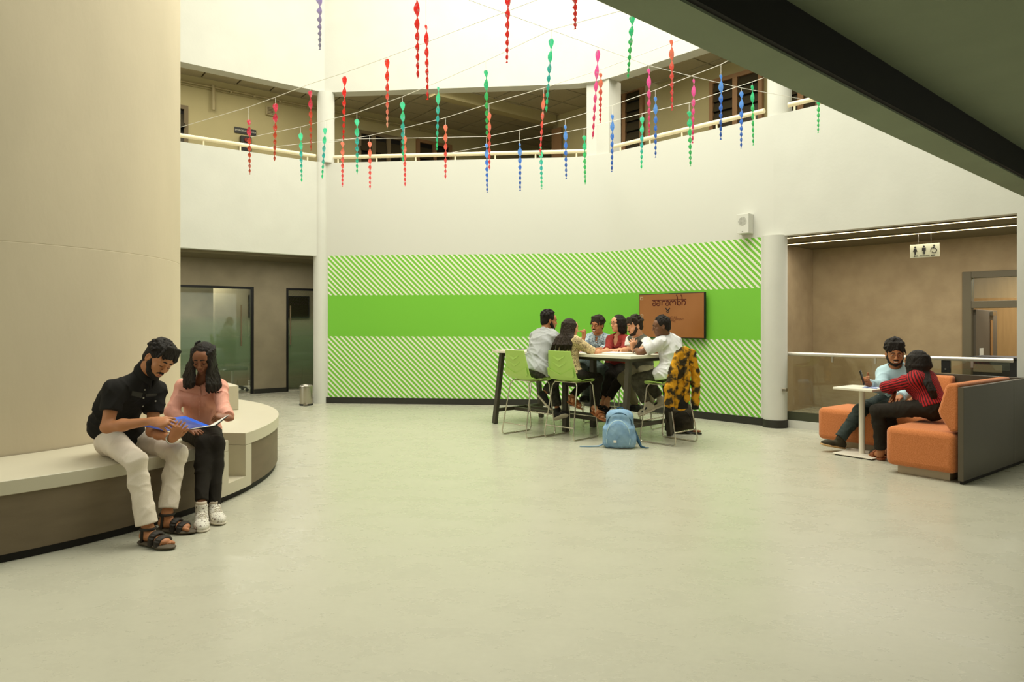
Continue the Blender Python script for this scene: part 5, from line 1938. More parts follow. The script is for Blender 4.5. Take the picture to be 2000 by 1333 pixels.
def skin(name, rgb):
    m = mat(name, rgb, rough=0.5, spec=0.35, var=0.07, vscale=14, bump=0.05, bscale=160)
    b = m.node_tree.nodes['Principled BSDF']
    b.inputs['Subsurface Weight'].default_value = 0.08
    b.inputs['Subsurface Radius'].default_value = (0.012, 0.005, 0.003)
    return m


def hair_mat(name, rgb):
    m = mat(name, rgb, rough=0.62, spec=0.22, var=0.35, vscale=60, bump=0.5, bscale=150, stretch=(1, 1, 0.2))
    return m


sk_mid = skin('warm_brown_skin', (176, 118, 78))
sk_dk = skin('deep_brown_skin', (92, 60, 40))
sk_lt = skin('light_brown_skin', (206, 150, 112))
sk_tan = skin('tan_skin', (166, 108, 70))
m_hair = hair_mat('black_brown_hair', (30, 24, 18))
m_hair2 = hair_mat('dark_brown_hair', (44, 34, 24))
m_eye = mat('eye_white', (172, 160, 146), rough=0.4)
m_iris = mat('dark_iris', (24, 16, 12), rough=0.2)
m_lips = mat('lips', (140, 84, 66), rough=0.5)
m_lens = mat('spectacle_metal', (60, 52, 40), rough=0.35, metal=0.6)
m_teeth = mat('teeth', (228, 220, 204), rough=0.3)


class Head:
    def __init__(self, c, fwd, up, s=1.0):
        self.c = np.asarray(c, float)
        y = nrm(fwd)
        x = nrm(np.cross(y, up))
        z = np.cross(x, y)
        self.R = np.stack([x, y, z], axis=1)
        self.s = s

    def __call__(self, x, y, z):
        return self.c + self.R @ (A3(x, y, z) * self.s)


def head_prims(s, h, fem=False):
    S = h.s
    r = lambda *a: A3(*a) * S
    s.ell(h(0, -0.014, 0.032), r(0.074, 0.094, 0.086), h.R, k=0.01)
    s.ell(h(0, 0.030, -0.030), r(0.058, 0.060, 0.076), h.R, k=0.03 * S)
    s.ell(h(0, 0.040, -0.075), r(0.040 if fem else 0.046, 0.045, 0.036), h.R, k=0.03 * S)
    s.ell(h(0, 0.070, -0.096), r(0.020, 0.018, 0.016), h.R, k=0.02 * S)
    s.ell(h(0, 0.052, 0.040), r(0.060, 0.040, 0.042), h.R, k=0.02 * S)
    for sg in (-1, 1):
        s.cap(h(sg * 0.012, 0.090, 0.022), h(sg * 0.046, 0.076, 0.026), 0.009 * S, 0.009 * S, k=0.012 * S)
        s.ell(h(sg * 0.040, 0.064, -0.026), r(0.022, 0.020, 0.022), h.R, k=0.02 * S)
        s.ell(h(sg * 0.031, 0.098, 0.004), r(0.018, 0.014, 0.012), h.R, k=0.012 * S, op='s')
        s.ell(h(sg * 0.076, -0.006, -0.006), r(0.009, 0.020, 0.031), h.R @ rotz(sg * 0.35), k=0.006 * S)
        s.ell(h(sg * 0.083, -0.001, -0.003), r(0.006, 0.010, 0.016), h.R, k=0.004 * S, op='s')
        s.ell(h(sg * 0.031, 0.079, 0.004), r(0.016, 0.014, 0.0125), h.R, k=0.003 * S)
    s.chain([h(0, 0.090, 0.014), h(0, 0.100, -0.010), h(0, 0.109, -0.026)], [0.008 * S, 0.009 * S, 0.0105 * S], k=0.008 * S)
    for sg in (-1, 1):
        s.ell(h(sg * 0.011, 0.101, -0.030), r(0.009, 0.010, 0.008), h.R, k=0.006 * S)
    s.ell(h(0, 0.084, -0.060), r(0.026, 0.016, 0.016), h.R, k=0.014 * S)


def face_parts(h, par, smile=False, look=(0, 0), brow=None, open_eyes=True, lips=True):
    S = h.s
    for sg in (-1, 1):
        if not open_eyes:
            s = SDF(0.0024, 0.002)
            s.chain([h(sg * 0.018, 0.0905, -0.003), h(sg * 0.031, 0.0945, -0.0055), h(sg * 0.045, 0.086, -0.003)], [0.0016, 0.0026, 0.0018])
            s.build('eyelash', m_iris, par)
        s = SDF(0.0028, 0.0)
        s.ell(h(sg * 0.031, 0.0835, 0.003), A3(0.0125, 0.0105, 0.0062) * S, h.R)
        if open_eyes:
            s.build('eye', m_eye, par)
        c = h(sg * 0.031 + look[0], 0.0905, 0.003 + look[1])
        s = SDF(0.0022, 0.0)
        s.ell(c, A3(0.0050, 0.0045, 0.0050) * S, h.R)
        if open_eyes:
            s.build('iris', m_iris, par)
        s = SDF(0.0026, 0.002)
        s.chain([h(sg * 0.012, 0.0965, 0.0285), h(sg * 0.030, 0.0935, 0.0310), h(sg * 0.047, 0.0805, 0.0235)], [0.0042 * S, 0.0045 * S, 0.003 * S])
        s.build('eyebrow', m_hair, par)
    if lips:
        s = SDF(0.0026, 0.004)
        w = 0.029 if smile else 0.021
        dz = 0.011 if smile else 0.0
        if smile:
            s.chain([h(-w, 0.085, -0.050), h(-0.013, 0.0955, -0.0575), h(0.013, 0.0955, -0.0575), h(w, 0.085, -0.050)], [0.0022, 0.0032, 0.0032, 0.0022])
            s.chain([h(-w, 0.085, -0.051), h(-0.014, 0.0945, -0.0715), h(0.014, 0.0945, -0.0715), h(w, 0.085, -0.051)], [0.0022, 0.0046, 0.0046, 0.0022])
        else:
            s.chain([h(-w, 0.088, -0.0600), h(-0.007, 0.0970, -0.0570), h(0.007, 0.0970, -0.0570), h(w, 0.088, -0.0600)], [0.0022, 0.0040, 0.0040, 0.0022])
            s.chain([h(-w, 0.088, -0.0610), h(-0.008, 0.0955, -0.0680), h(0.008, 0.0955, -0.0680), h(w, 0.088, -0.0610)], [0.0022, 0.0048, 0.0048, 0.0022])
        s.build('lips', m_lips, par)
        if smile:
            s = SDF(0.0026, 0.002)
            s.chain([h(-0.022, 0.0890, -0.0545), h(-0.010, 0.0990, -0.0640), h(0.010, 0.0990, -0.0640), h(0.022, 0.0890, -0.0545)], [0.0026, 0.0052, 0.0052, 0.0026])
            s.build('teeth', m_teeth, par)


def crew(par, J, m, rad=0.071, w=0.014):
    """Ribbed ring of a round neckline."""
    r, f, up = axes(J)
    c = J['neck'] + up * 0.014 + f * 0.010
    pts = [c + (r * math.cos(a) + f * math.sin(a)) * rad - up * 0.026 * (1 + math.sin(a)) for a in np.linspace(0, 2 * PI, 29)[:-1]]
    return MB().tube(pts, w, 8, closed=True).build('neckband', m, par, smooth=60)


def glasses(h, par, name='spectacles'):
    mb = MB()
    for sg in (-1, 1):
        c = (sg * 0.033, 0.102, 0.002)
        pts = [h(c[0] + 0.025 * math.cos(a) , c[1] - 0.18 * abs(c[0] + 0.025 * math.cos(a) - 0) ** 1.5, c[2] + 0.019 * math.sin(a)) for a in np.linspace(0, 2 * PI, 18)[:-1]]
        mb.tube(pts, 0.0012, 5, closed=True)
        mb.tube([h(sg * 0.057, 0.096, 0.008), h(sg * 0.076, 0.06, 0.008), h(sg * 0.083, 0.0, 0.006)], 0.0012, 5)
    mb.tube([h(-0.009, 0.106, 0.006), h(0.009, 0.106, 0.006)], 0.0016, 5)
    return mb.build(name, m_lens, par, smooth=60)


def hair_short(h, par, m=None, n=90, vol=0.020, seed=1, fringe=0.0, res=0.005, sides=True, name='hair', top=0.0):
    S = h.s
    rg = np.random.RandomState(seed)
    s = SDF(res, 0.012)
    r = lambda *a: A3(*a) * S
    s.ell(h(0, -0.020, 0.040), r(0.083, 0.097, 0.090), h.R)
    s.ell(h(0, -0.056, -0.012), r(0.068, 0.054, 0.066), h.R)
    for i in range(n):
        a = rg.uniform(-PI, PI)
        el = rg.uniform(0.05, 1.5)
        y = math.cos(a) * math.cos(el)
        x = math.sin(a) * math.cos(el)
        z = math.sin(el)
        if y > 0.35 and z < 0.70 - fringe:
            continue
        if y > 0.1 and z < 0.30:
            continue
        c = h(0.080 * x, -0.018 + 0.094 * y, 0.042 + (0.086 + top) * z)
        d = h.R @ nrm(A3(rg.normal() * 0.7, 0.7, rg.normal() * 0.5 - 0.4)) * rg.uniform(0.010, 0.022)
        rr = rg.uniform(0.6, 1.0) * vol
        s.cap(c - d * 0.5, c + d, rr * S, rr * 0.5 * S, k=0.006)
    if fringe > 0:
        for i in range(16):
            x = -0.06 + 0.12 * i / 15 + rg.normal() * 0.004
            s.cap(h(x * 0.8, 0.055, 0.118), h(x + rg.normal() * 0.012, 0.098 - abs(x) * 0.35, 0.066 - fringe * 0.06 + rg.normal() * 0.006), 0.018 * S, 0.007 * S, k=0.006)
    # keep the face and the ears free
    s.ell(h(0, 0.088, -0.040), r(0.070, 0.062, 0.098), h.R, k=0.006, op='s')
    for sg in (-1, 1):
        s.ell(h(sg * 0.088, 0.008, -0.022), r(0.026, 0.034, 0.038), h.R, k=0.004, op='s')
    s.ell(h(0, 0.03, -0.12), r(0.09, 0.06, 0.085), h.R, k=0.004, op='s')
    return s.build(name, m or m_hair, par, noise=0.0035, nscale=2.2, seed=seed)


def beard(h, par, m=None, res=0.004, full=True, up=0.0):
    S = h.s
    r = lambda *a: A3(*a) * S
    s = SDF(res, 0.008)
    if full:
        s.ell(h(0, 0.041, -0.078), r(0.0515, 0.050, 0.040), h.R)
        s.ell(h(0, 0.072, -0.096), r(0.025, 0.023, 0.021), h.R)
        for sg in (-1, 1):
            s.chain([h(sg * 0.060, 0.012, 0.0), h(sg * 0.058, 0.018, -0.035), h(sg * 0.044, 0.042, -0.070)], [0.012 * S, 0.020 * S, 0.024 * S])
    s.chain([h(-0.027, 0.086, -0.060 + up * 2), h(-0.010, 0.0985, -0.047 + up), h(0.010, 0.0985, -0.047 + up), h(0.027, 0.086, -0.060 + up * 2)], [0.004 * S, 0.0062 * S, 0.0062 * S, 0.004 * S])
    s.ell(h(0, 0.105, -0.063), r(0.025, 0.024, 0.0125 if up else 0.0085), h.R, k=0.003, op='s')
    s.ell(h(0, 0.075, -0.020), r(0.060, 0.050, 0.022), h.R, k=0.006, op='s')
    for sg in (-1, 1):
        s.ell(h(sg * 0.040, 0.074, -0.030), r(0.022, 0.035, 0.022), h.R, k=0.006, op='s')
    return s.build('beard', m or m_hair, par, noise=0.002, nscale=3, seed=4)


def locks(h, par, starts, seed=2, m=None, res=0.006, r0=0.016, r1=0.007, shell=True, name='hair', part=0.0, face=True, k=0.008):
    """Long hair: a close cap over the skull and many tapering locks; STARTS = list of world polylines below the head."""
    S = h.s
    rg = np.random.RandomState(seed)
    s = SDF(res, k)
    r = lambda *a: A3(*a) * S
    if shell:
        s.ell(h(0, -0.020, 0.036), r(0.082, 0.097, 0.090), h.R)
        s.ell(h(0, -0.056, -0.020), r(0.070, 0.054, 0.076), h.R)
        if face:
            s.ell(h(0, 0.092, -0.040), r(0.062, 0.064, 0.098), h.R, k=0.006, op='s')
    for line in starts:
        n = len(line)
        rs = [r0 + (r1 - r0) * i / (n - 1) for i in range(n)]
        s.chain(line, rs)
    return s.build(name, m or m_hair, par, noise=0.0044, nscale=2.6, seed=seed)


def fan(l0, l1, n, seed, jit=0.006):
    """Locks interpolated between two guide polylines."""
    rg = np.random.RandomState(seed)
    out = []
    for i in range(n):
        t = i / (n - 1)
        ph = rg.uniform(0, 6.28)
        out.append([lerp(a, b, t) + rg.normal(size=3) * jit * min(j, 3) / 2 for j, (a, b) in enumerate(zip(l0, l1))])
    return out


def hand(s, w, d, n, side, curl=(0.3, 0.35, 0.4, 0.45), spread=0.08, thumb=0.5, sc=1.0, k=0.005, tcurl=0.3):
    """Palm, four unequal bent fingers and a thumb leaving the side of the palm."""
    d = nrm(d)
    n = nrm(np.asarray(n) - d * (np.asarray(n) @ d))
    t = np.cross(d, n) * side                    # towards the thumb
    q = sc
    s.cap(w - d * 0.01, w + d * 0.03 * q, 0.026 * q, 0.034 * q, k=0.015, flat=(n, 0.62))
    s.cap(w + d * 0.028 * q, w + d * 0.074 * q, 0.036 * q, 0.040 * q, k=0.012, flat=(n, 0.40))
    ln = [0.070, 0.078, 0.073, 0.058]
    for i in range(4):
        off = 0.031 - 0.0205 * i
        b = w + d * (0.076 - 0.004 * abs(i - 1.2)) * q + t * off * q
        dd = nrm(d + t * spread * (1.5 - i))
        ang = curl[i] if isinstance(curl, (list, tuple)) else curl
        p, r = b, 0.0092 * q
        dirn = dd
        pts, rs = [b - dd * 0.012 * q], [r]
        for seg, fr in enumerate((0.45, 0.31, 0.24)):
            dirn = nrm(dirn * math.cos(ang) + n * math.sin(ang))
            n_l = n
            p = p + dirn * ln[i] * fr * q
            pts.append(p)
            rs.append(r * (0.93, 0.85, 0.74)[seg])
        s.chain(pts, rs, k=k)
    b = w + d * 0.022 * q + t * 0.026 * q + n * 0.004
    td = nrm(d * 0.72 + t * thumb + n * 0.25)
    p1 = b + td * 0.040 * q
    td2 = nrm(td * math.cos(tcurl) + (d * 0.6 + n * 0.5 - t * 0.3) * math.sin(tcurl))
    p2 = p1 + td2 * 0.030 * q
    p3 = p2 + td2 * 0.024 * q
    s.chain([b - td * 0.006, p1, p2, p3], [0.014 * q, 0.0115 * q, 0.0105 * q, 0.0082 * q], k=0.007)


def axes(J):
    r = nrm(J['shR'] - J['shL'])
    up = nrm(J['neck'] - (J['hipL'] + J['hipR']) / 2)
    f = nrm(np.cross(up, r))
    return r, f, np.cross(r, f)


def torso_prims(s, J, inf=0.0, q=1.0, fem=False, lower=True):
    r, f, up = axes(J)
    sh = (J['shL'] + J['shR']) / 2
    pel = (J['hipL'] + J['hipR']) / 2
    wst = J.get('waist', lerp(pel, sh, 0.40) - f * 0.01)
    che = J.get('chest', lerp(wst, sh, 0.62) - f * 0.005)
    fl = lambda a: (f, a)
    if lower:
        s.cap(lerp(pel, J['hipL'], 0.45), lerp(pel, J['hipR'], 0.45), (0.112 + inf) * q, (0.112 + inf) * q, k=0.05, flat=fl(0.95))
    wr = 0.118 if fem else 0.136
    s.cap(pel, wst, (0.140 + inf) * q, (wr + inf) * q, k=0.05, flat=fl(0.80))
    s.cap(wst, che, (wr + inf) * q, ((0.140 if fem else 0.158) + inf) * q, k=0.05, flat=fl(0.72))
    s.cap(che, lerp(che, sh, 0.75), ((0.140 if fem else 0.158) + inf) * q, ((0.118 if fem else 0.135) + inf) * q, k=0.05, flat=fl(0.66))
    for a in ('shL', 'shR'):
        s.cap(lerp(sh, J[a], 0.35), J[a], (0.068 + inf) * q, (0.056 + inf) * q, k=0.045)
        s.cap(J['neck'] + (sh - J['neck']) * 0.15, lerp(J['neck'], J[a], 0.85) , (0.045 + inf) * q, (0.040 + inf) * q, k=0.04)
    if fem:
        for sg in (-1, 1):
            s.ell(lerp(che, sh, 0.15) + f * 0.075 * q + r * sg * 0.065 * q, A3(0.062, 0.055, 0.060) * q + inf, np.stack([r, f, up], axis=1), k=0.04)


def arm_prims(s, J, S_, inf=0.0, q=1.0, upto=2.0, k=0.025, slim=1.0):
    a, b, c = J['sh' + S_], J['el' + S_], J['wr' + S_]
    if upto <= 1.0:
        e = lerp(a, b, upto)
        s.cap(a, e, (0.053 * slim + inf) * q, (0.044 * slim + inf) * q, k=k)
        return e, nrm(b - a)
    s.cap(a, b, (0.053 * slim + inf) * q, (0.041 * slim + inf) * q, k=k)
    t = upto - 1.0
    m = lerp(b, c, min(0.35, t))
    s.cap(b, m, (0.041 * slim + inf) * q, (0.042 * slim + inf) * q, k=k)
    e = lerp(b, c, min(t, 1.0))
    if t > 0.35:
        s.cap(m, e, (0.042 * slim + inf) * q, ((0.042 + (0.027 - 0.042) * (min(t, 1) - 0.35) / 0.65) * slim + inf) * q, k=k)
    return e, nrm(c - b)


def leg_prims(s, J, S_, inf=0.0, q=1.0, k=0.03, slim=1.0, upto=1.0, hem=0.0):
    a, b, c = J['hip' + S_], J['kn' + S_], J['an' + S_]
    s.cap(a, b, (0.088 * slim + inf) * q, (0.060 * slim + inf) * q, k=k)
    m = lerp(b, c, 0.32)
    back = nrm(np.cross(np.cross(nrm(c - b), nrm(a - b)), nrm(c - b)))
    s.cap(b, m + back * 0.012, (0.058 * slim + inf) * q, (0.055 * slim + inf) * q, k=k)
    e = lerp(b, c, upto)
    s.cap(m + back * 0.012, e, (0.055 * slim + inf) * q, (0.037 * slim + inf + hem) * q, k=k)
    return e, nrm(c - b)


def foot_dir(J, S_):
    return nrm(J['to' + S_] - J['an' + S_])


def shoe(par, J, S_, m_up, m_sole, q=1.0, name='shoe', up=None, ln=0.265, laces=None, sole_t=0.022):
    """Shoe along the foot: J['he'] heel and J['to'] toe are points on the sole."""
    he, to, an = J['he' + S_], J['to' + S_], J['an' + S_]
    d = nrm(to - he)
    if up is None:
        up = an - he
    up = nrm(up - d * (up @ d))
    x = np.cross(d, up)
    L_ = float(np.linalg.norm(to - he))
    p = lambda a, z, w=0: he + d * a * L_ + up * z + x * w
    s = SDF(0.005 if q > 0.99 else 0.006, 0.02)
    s.cap(p(0.14, 0.045), p(0.38, 0.050), 0.035, 0.038, k=0.03)
    s.cap(p(0.38, 0.047), p(0.72, 0.038), 0.038, 0.042, k=0.03, flat=(up, 0.85))
    s.cap(p(0.72, 0.036), p(0.86, 0.032), 0.044, 0.036, k=0.03, flat=(up, 0.75))
    s.cap(p(0.17, 0.06), an + up * 0.01, 0.038, 0.041, k=0.03)
    s.cut(p(0.5, 0.012), -up, 0.22)
    s.cut(an + up * 0.025, up, 0.08)
    o = s.build(name, m_up, par)
    s = SDF(0.005, 0.012)
    s.cap(p(0.14, sole_t * 0.5), p(0.45, sole_t * 0.5), 0.041, 0.040, flat=(up, 0.32))
    s.cap(p(0.45, sole_t * 0.5), p(0.74, sole_t * 0.5), 0.042, 0.050, flat=(up, 0.30))
    s.cap(p(0.74, sole_t * 0.5), p(0.87, sole_t * 0.5 + 0.003), 0.050, 0.040, flat=(up, 0.30))
    s.build('sole', m_sole, o)
    if laces is not None:
        for i in range(5):
            a = 0.42 + 0.075 * i
            z = 0.106 - 0.0090 * i
            MB().tube([p(a, z - 0.012, -0.026), p(a + 0.015, z, -0.010), p(a + 0.03, z, 0.010), p(a + 0.015, z - 0.012, 0.026)], 0.0032, 5).build('lace', laces, o, smooth=60)
    return o


def bare_foot(s, J, S_, q=1.0):
    he, to, an = J['he' + S_], J['to' + S_], J['an' + S_]
    d = nrm(to - he)
    up = an - he
    up = nrm(up - d * (up @ d))
    x = np.cross(d, up)
    L_ = float(np.linalg.norm(to - he))
    z0 = 0.022
    p = lambda a, z, w=0: he + d * a * L_ + up * (z + z0) + x * w
    s.cap(p(0.13, 0.030), p(0.40, 0.036), 0.030, 0.032, k=0.02)
    s.cap(p(0.40, 0.034), p(0.72, 0.018), 0.034, 0.040, k=0.02, flat=(up, 0.6))
    s.cap(p(0.16, 0.04), an, 0.030, 0.034, k=0.03)
    sgn = 1 if S_ == 'L' else -1      # big toe on the inner side
    for i in range(5):
        w = (0.030 - 0.0155 * i) * sgn
        a = 0.92 - 0.035 * i
        s.cap(p(0.74, 0.014, w * 0.9), p(a, 0.008, w), 0.012 if i == 0 else 0.009, 0.0115 if i == 0 else 0.0074, k=0.003)


def sandal(par, J, S_, m_strap, m_sole, ankle=True):
    he, to, an = J['he' + S_], J['to' + S_], J['an' + S_]
    d = nrm(to - he)
    up = an - he
    up = nrm(up - d * (up @ d))
    x = np.cross(d, up)
    L_ = float(np.linalg.norm(to - he))
    p = lambda a, z, w=0: he + d * a * L_ + up * z + x * w
    s = SDF(0.005, 0.012)
    s.cap(p(0.13, 0.014), p(0.45, 0.013), 0.044, 0.042, flat=(up, 0.34))
    s.cap(p(0.45, 0.013), p(0.76, 0.013), 0.044, 0.054, flat=(up, 0.26))
    s.cap(p(0.76, 0.013), p(0.93, 0.015), 0.054, 0.040, flat=(up, 0.28))
    o = s.build('sandal', m_sole, par)

    def strap(a, zt, wid, half, tilt=0.0):
        s = SDF(0.004, 0.004)
        pts = []
        for t in np.linspace(-1, 1, 9):
            z = 0.020 + (zt - 0.020) * math.cos(t * PI / 2) ** 0.6
            pts.append(p(a + tilt * t, z, half * math.sin(t * PI / 2)))
        s.chain(pts, [wid] * 9, k=0.004, flat=(nrm(up + d * 0.25), 0.35))
        s.build('strap', m_strap, o)
    strap(0.72, 0.068, 0.020, 0.046)
    strap(0.52, 0.088, 0.021, 0.042)
    if ankle:
        pts = [an + up * 0.004 + (d * math.cos(a) + x * math.sin(a)) * 0.043 for a in np.linspace(0, 2 * PI, 19)[:-1]]
        MB().tube(pts, 0.009, 6, closed=True).build('strap', m_strap, o, smooth=60)
        for w in (-1, 1):
            MB().tube([p(0.18, 0.022, w * 0.036), p(0.2, 0.06, w * 0.037), an + x * w * 0.040], 0.010, 6).build('strap', m_strap, o, smooth=60)
    return o


def person(label, base):
    return thing('person', label, 'person', tuple(base))


def fill(J):
    """Heel and toe from ankle and toe when the heel is not given."""
    for S_ in 'LR':
        if 'he' + S_ not in J:
            d = nrm(J['to' + S_] - J['an' + S_])
            J['he' + S_] = J['an' + S_] + A3(0, 0, -0.075) - d * 0.04
    return J


def lens(J, nm):
    f = lambda a, b: float(np.linalg.norm(J[a] - J[b]))
    print(nm, ' '.join('%s %.2f' % (k, v) for k, v in dict(
        uaL=f('shL', 'elL'), uaR=f('shR', 'elR'), faL=f('elL', 'wrL'), faR=f('elR', 'wrR'), thL=f('hipL', 'knL'), thR=f('hipR', 'knR'),
        shL=f('knL', 'anL'), shR=f('knR', 'anR'), sw=f('shL', 'shR'), tor=float(np.linalg.norm(J['neck'] - (J['hipL'] + J['hipR']) / 2)), foL=f('heL', 'toL'), foR=f('heR', 'toR')).items()))


def body(par, J, h, m, res, q=1.0, fem=False, hands=None, feet=(), legs=True, slim=1.0):
    s = SDF(res, 0.03)
    torso_prims(s, J, -0.006, q, fem)
    s.cap(J['neck'] - (J['neck'] - (J['shL'] + J['shR']) / 2) * 0.3, h(0, -0.030, -0.045), (0.052 if fem else 0.060) * q, (0.046 if fem else 0.053) * q, k=0.02)
    head_prims(s, h, fem)
    for S_ in 'LR':
        arm_prims(s, J, S_, -0.003, q, slim=slim)
        if legs:
            leg_prims(s, J, S_, -0.006, q, slim=slim)
    for S_ in feet:
        bare_foot(s, J, S_, q)
    for (w, d, n, side, kw) in hands or []:
        hand(s, w, d, n, side, **kw)
    return s.build('body', m, par)


def shirt(par, J, m, res, q=1.0, fem=False, inf=0.012, sleeve=0.62, slim=1.0, hem=None, noise=0.006, seed=1, neck_r=0.072, neck_open=0.0, name='shirt', sl_inf=0.016, hemcut=True, neck_up=0.0, sleeves=True, nscale=1.0, skirt=0.0):
    r, f, up = axes(J)
    pel = (J['hipL'] + J['hipR']) / 2
    sh = (J['shL'] + J['shR']) / 2
    s = SDF(res, 0.03)
    torso_prims(s, J, inf, q, fem)
    ends = []
    if sleeves:
        for S_ in 'LR':
            sl = sleeve if not isinstance(sleeve, dict) else sleeve[S_]
            e, d = arm_prims(s, J, S_, sl_inf, q, upto=sl, slim=slim)
            ends.append((e, d))
        for e, d in ends:
            s.cut(e, d, 0.075)
    if skirt:
        for S_ in 'LR':
            s.cap(J['hip' + S_], lerp(J['hip' + S_], J['kn' + S_], skirt), (0.090 * slim + inf) * q, (0.086 * slim + inf) * q, k=0.04)
    s.cut(hem if hem is not None else pel + up * 0.02, -up, 0.32)
    # neckline
    nk = J['neck']
    s.ell(nk + up * (0.062 + neck_up) + f * 0.012, A3(neck_r, neck_r * 0.95, 0.100), np.stack([r, f, up], axis=1), k=0.004, op='late')
    if neck_open:
        s.ell(nk + f * 0.085 - up * 0.035, A3(neck_open * 0.5, 0.07, neck_open), np.stack([r, f, up], axis=1), k=0.004, op='late')
    return s.build(name, m, par, noise=noise, seed=seed, nscale=nscale)


def collar(par, J, m, rad=0.070, ht=0.034, name='collar', open_=0.5, back=0.022, res=0.004):
    r, f, up = axes(J)
    c = J['neck'] + up * 0.012 + f * 0.006
    s = SDF(res, 0.006)
    n = 33
    pts, tops = [], []
    for i in range(n):
        a = PI / 2 + open_ * 0.5 + (2 * PI - open_) * i / (n - 1)
        v = r * math.cos(a) + f * math.sin(a)
        fr = (1 + math.sin(a)) / 2
        pts.append(c + v * rad - up * 0.040 * fr)
        tops.append(c + v * (rad * 0.92) + up * (ht * (1 - 0.75 * fr)) - up * 0.030 * fr)
    for i in range(n):
        s.cap(pts[i], tops[i], 0.010, 0.007, k=0.008)
        if i:
            s.cap(pts[i - 1], pts[i], 0.010, 0.010, k=0.008)
            s.cap(tops[i - 1], tops[i], 0.007, 0.007, k=0.008)
            s.cap(lerp(pts[i - 1], tops[i - 1], 0.5), lerp(pts[i], tops[i], 0.5), 0.008, 0.008, k=0.008)
    for sg, i in ((1, 0), (-1, n - 1)):                # the two points of the collar
        s.cap(pts[i], pts[i] - up * 0.035 + f * 0.02 - r * sg * -0.012, 0.011, 0.006, k=0.01)
    return s.build(name, m, par)


def trousers(par, J, m, res, q=1.0, inf=0.012, upto=0.93, slim=1.0, noise=0.006, seed=3, hem=0.010, top=None, name='trousers', nscale=1.0):
    r, f, up = axes(J)
    pel = (J['hipL'] + J['hipR']) / 2
    s = SDF(res, 0.03)
    s.cap(lerp(pel, J['hipL'], 0.55), lerp(pel, J['hipR'], 0.55), (0.112 + inf) * q, (0.112 + inf) * q, k=0.05, flat=(f, 0.97))
    s.cap(pel, pel + up * 0.09, (0.136 + inf) * q, (0.130 + inf) * q, k=0.04, flat=(f, 0.80))
    s.cut(top if top is not None else pel + up * 0.085, up, 0.2, early=True)
    ends = []
    for S_ in 'LR':
        ut = upto if not isinstance(upto, dict) else upto[S_]
        e, d = leg_prims(s, J, S_, inf, q, slim=slim, upto=ut, hem=hem)
        ends.append((e, d))
    for e, d in ends:
        s.cut(e, d, 0.07)
    return s.build(name, m, par, noise=noise, seed=seed, nscale=nscale)


def bvh_of(o):
    off = WLOC.get(o.name, np.zeros(3))
    me = o.data
    n = len(me.vertices)
    co = np.empty(n * 3, dtype=np.float32)
    me.vertices.foreach_get('co', co)
    co = co.reshape(-1, 3) + off
    return BVHTree.FromPolygons([Vector(c) for c in co.tolist()], [tuple(p.vertices) for p in me.polygons])


def patch(name, on, quad, m, par, n=(8, 4), th=0.004, push=0.0015, toward=None):
    """A piece of cloth laid onto another mesh. quad: four pixel corners (tl, tr, br, bl) as seen from the camera position."""
    bv = bvh_of(on) if not isinstance(on, BVHTree) else on
    nx, ny = n
    vs = []
    for j in range(ny + 1):
        for i in range(nx + 1):
            a = lerp(lerp(quad[0], quad[1], i / nx), lerp(quad[3], quad[2], i / nx), j / ny)
            d = nrm(P(a[0], a[1], 1.0) - A3(0, 0, CH))
            loc, no, ix, dist = bv.ray_cast(Vector((0, 0, CH)), Vector(d))
            if loc is None:
                return None
            no = np.array(no)
            if no @ d > 0:
                no = -no
            vs.append(np.array(loc) + no * push)
    m_ = nx + 1
    tot = len(vs)
    mb = MB()
    nrmv = nrm(A3(0, 0, CH) - np.mean(vs, axis=0))
    mb.v = [tuple(v) for v in vs] + [tuple(v + nrmv * th) for v in vs]
    for j in range(ny):
        for i in range(nx):
            a, b, c, d = j * m_ + i, j * m_ + i + 1, (j + 1) * m_ + i + 1, (j + 1) * m_ + i
            mb.f += [(a, b, c, d), (tot + d, tot + c, tot + b, tot + a)]
    rim = [i for i in range(m_)] + [j * m_ + nx for j in range(1, ny + 1)] + [ny * m_ + i for i in range(nx - 1, -1, -1)] + [j * m_ for j in range(ny - 1, 0, -1)]
    for i in range(len(rim)):
        a, b = rim[i], rim[(i + 1) % len(rim)]
        mb.f.append((b, a, tot + a, tot + b))
    mb.mi = [0] * len(mb.f)
    return mb.build(name, m, par, smooth=40)
# ------------------------------------------------------------------ the couple on the ring bench
m_blackshirt = cloth('black_cotton', (34, 32, 29), bump=0.25, bs=300)
m_blackflap = cloth('charcoal_flap', (66, 64, 56))
m_chino = cloth('pale_stone_chino', (220, 207, 188), bump=0.2, bs=300)
m_sandal = mat('dark_sandal_strap', (44, 38, 30), rough=0.6, bump=0.2, bscale=200)
m_sandsole = mat('grey_brown_sole', (88, 78, 62), rough=0.7, bump=0.1, bscale=90)
m_button = mat('pale_button', (200, 196, 180), rough=0.35)
m_silver = mat('silver', (190, 186, 176), rough=0.25, metal=1.0)

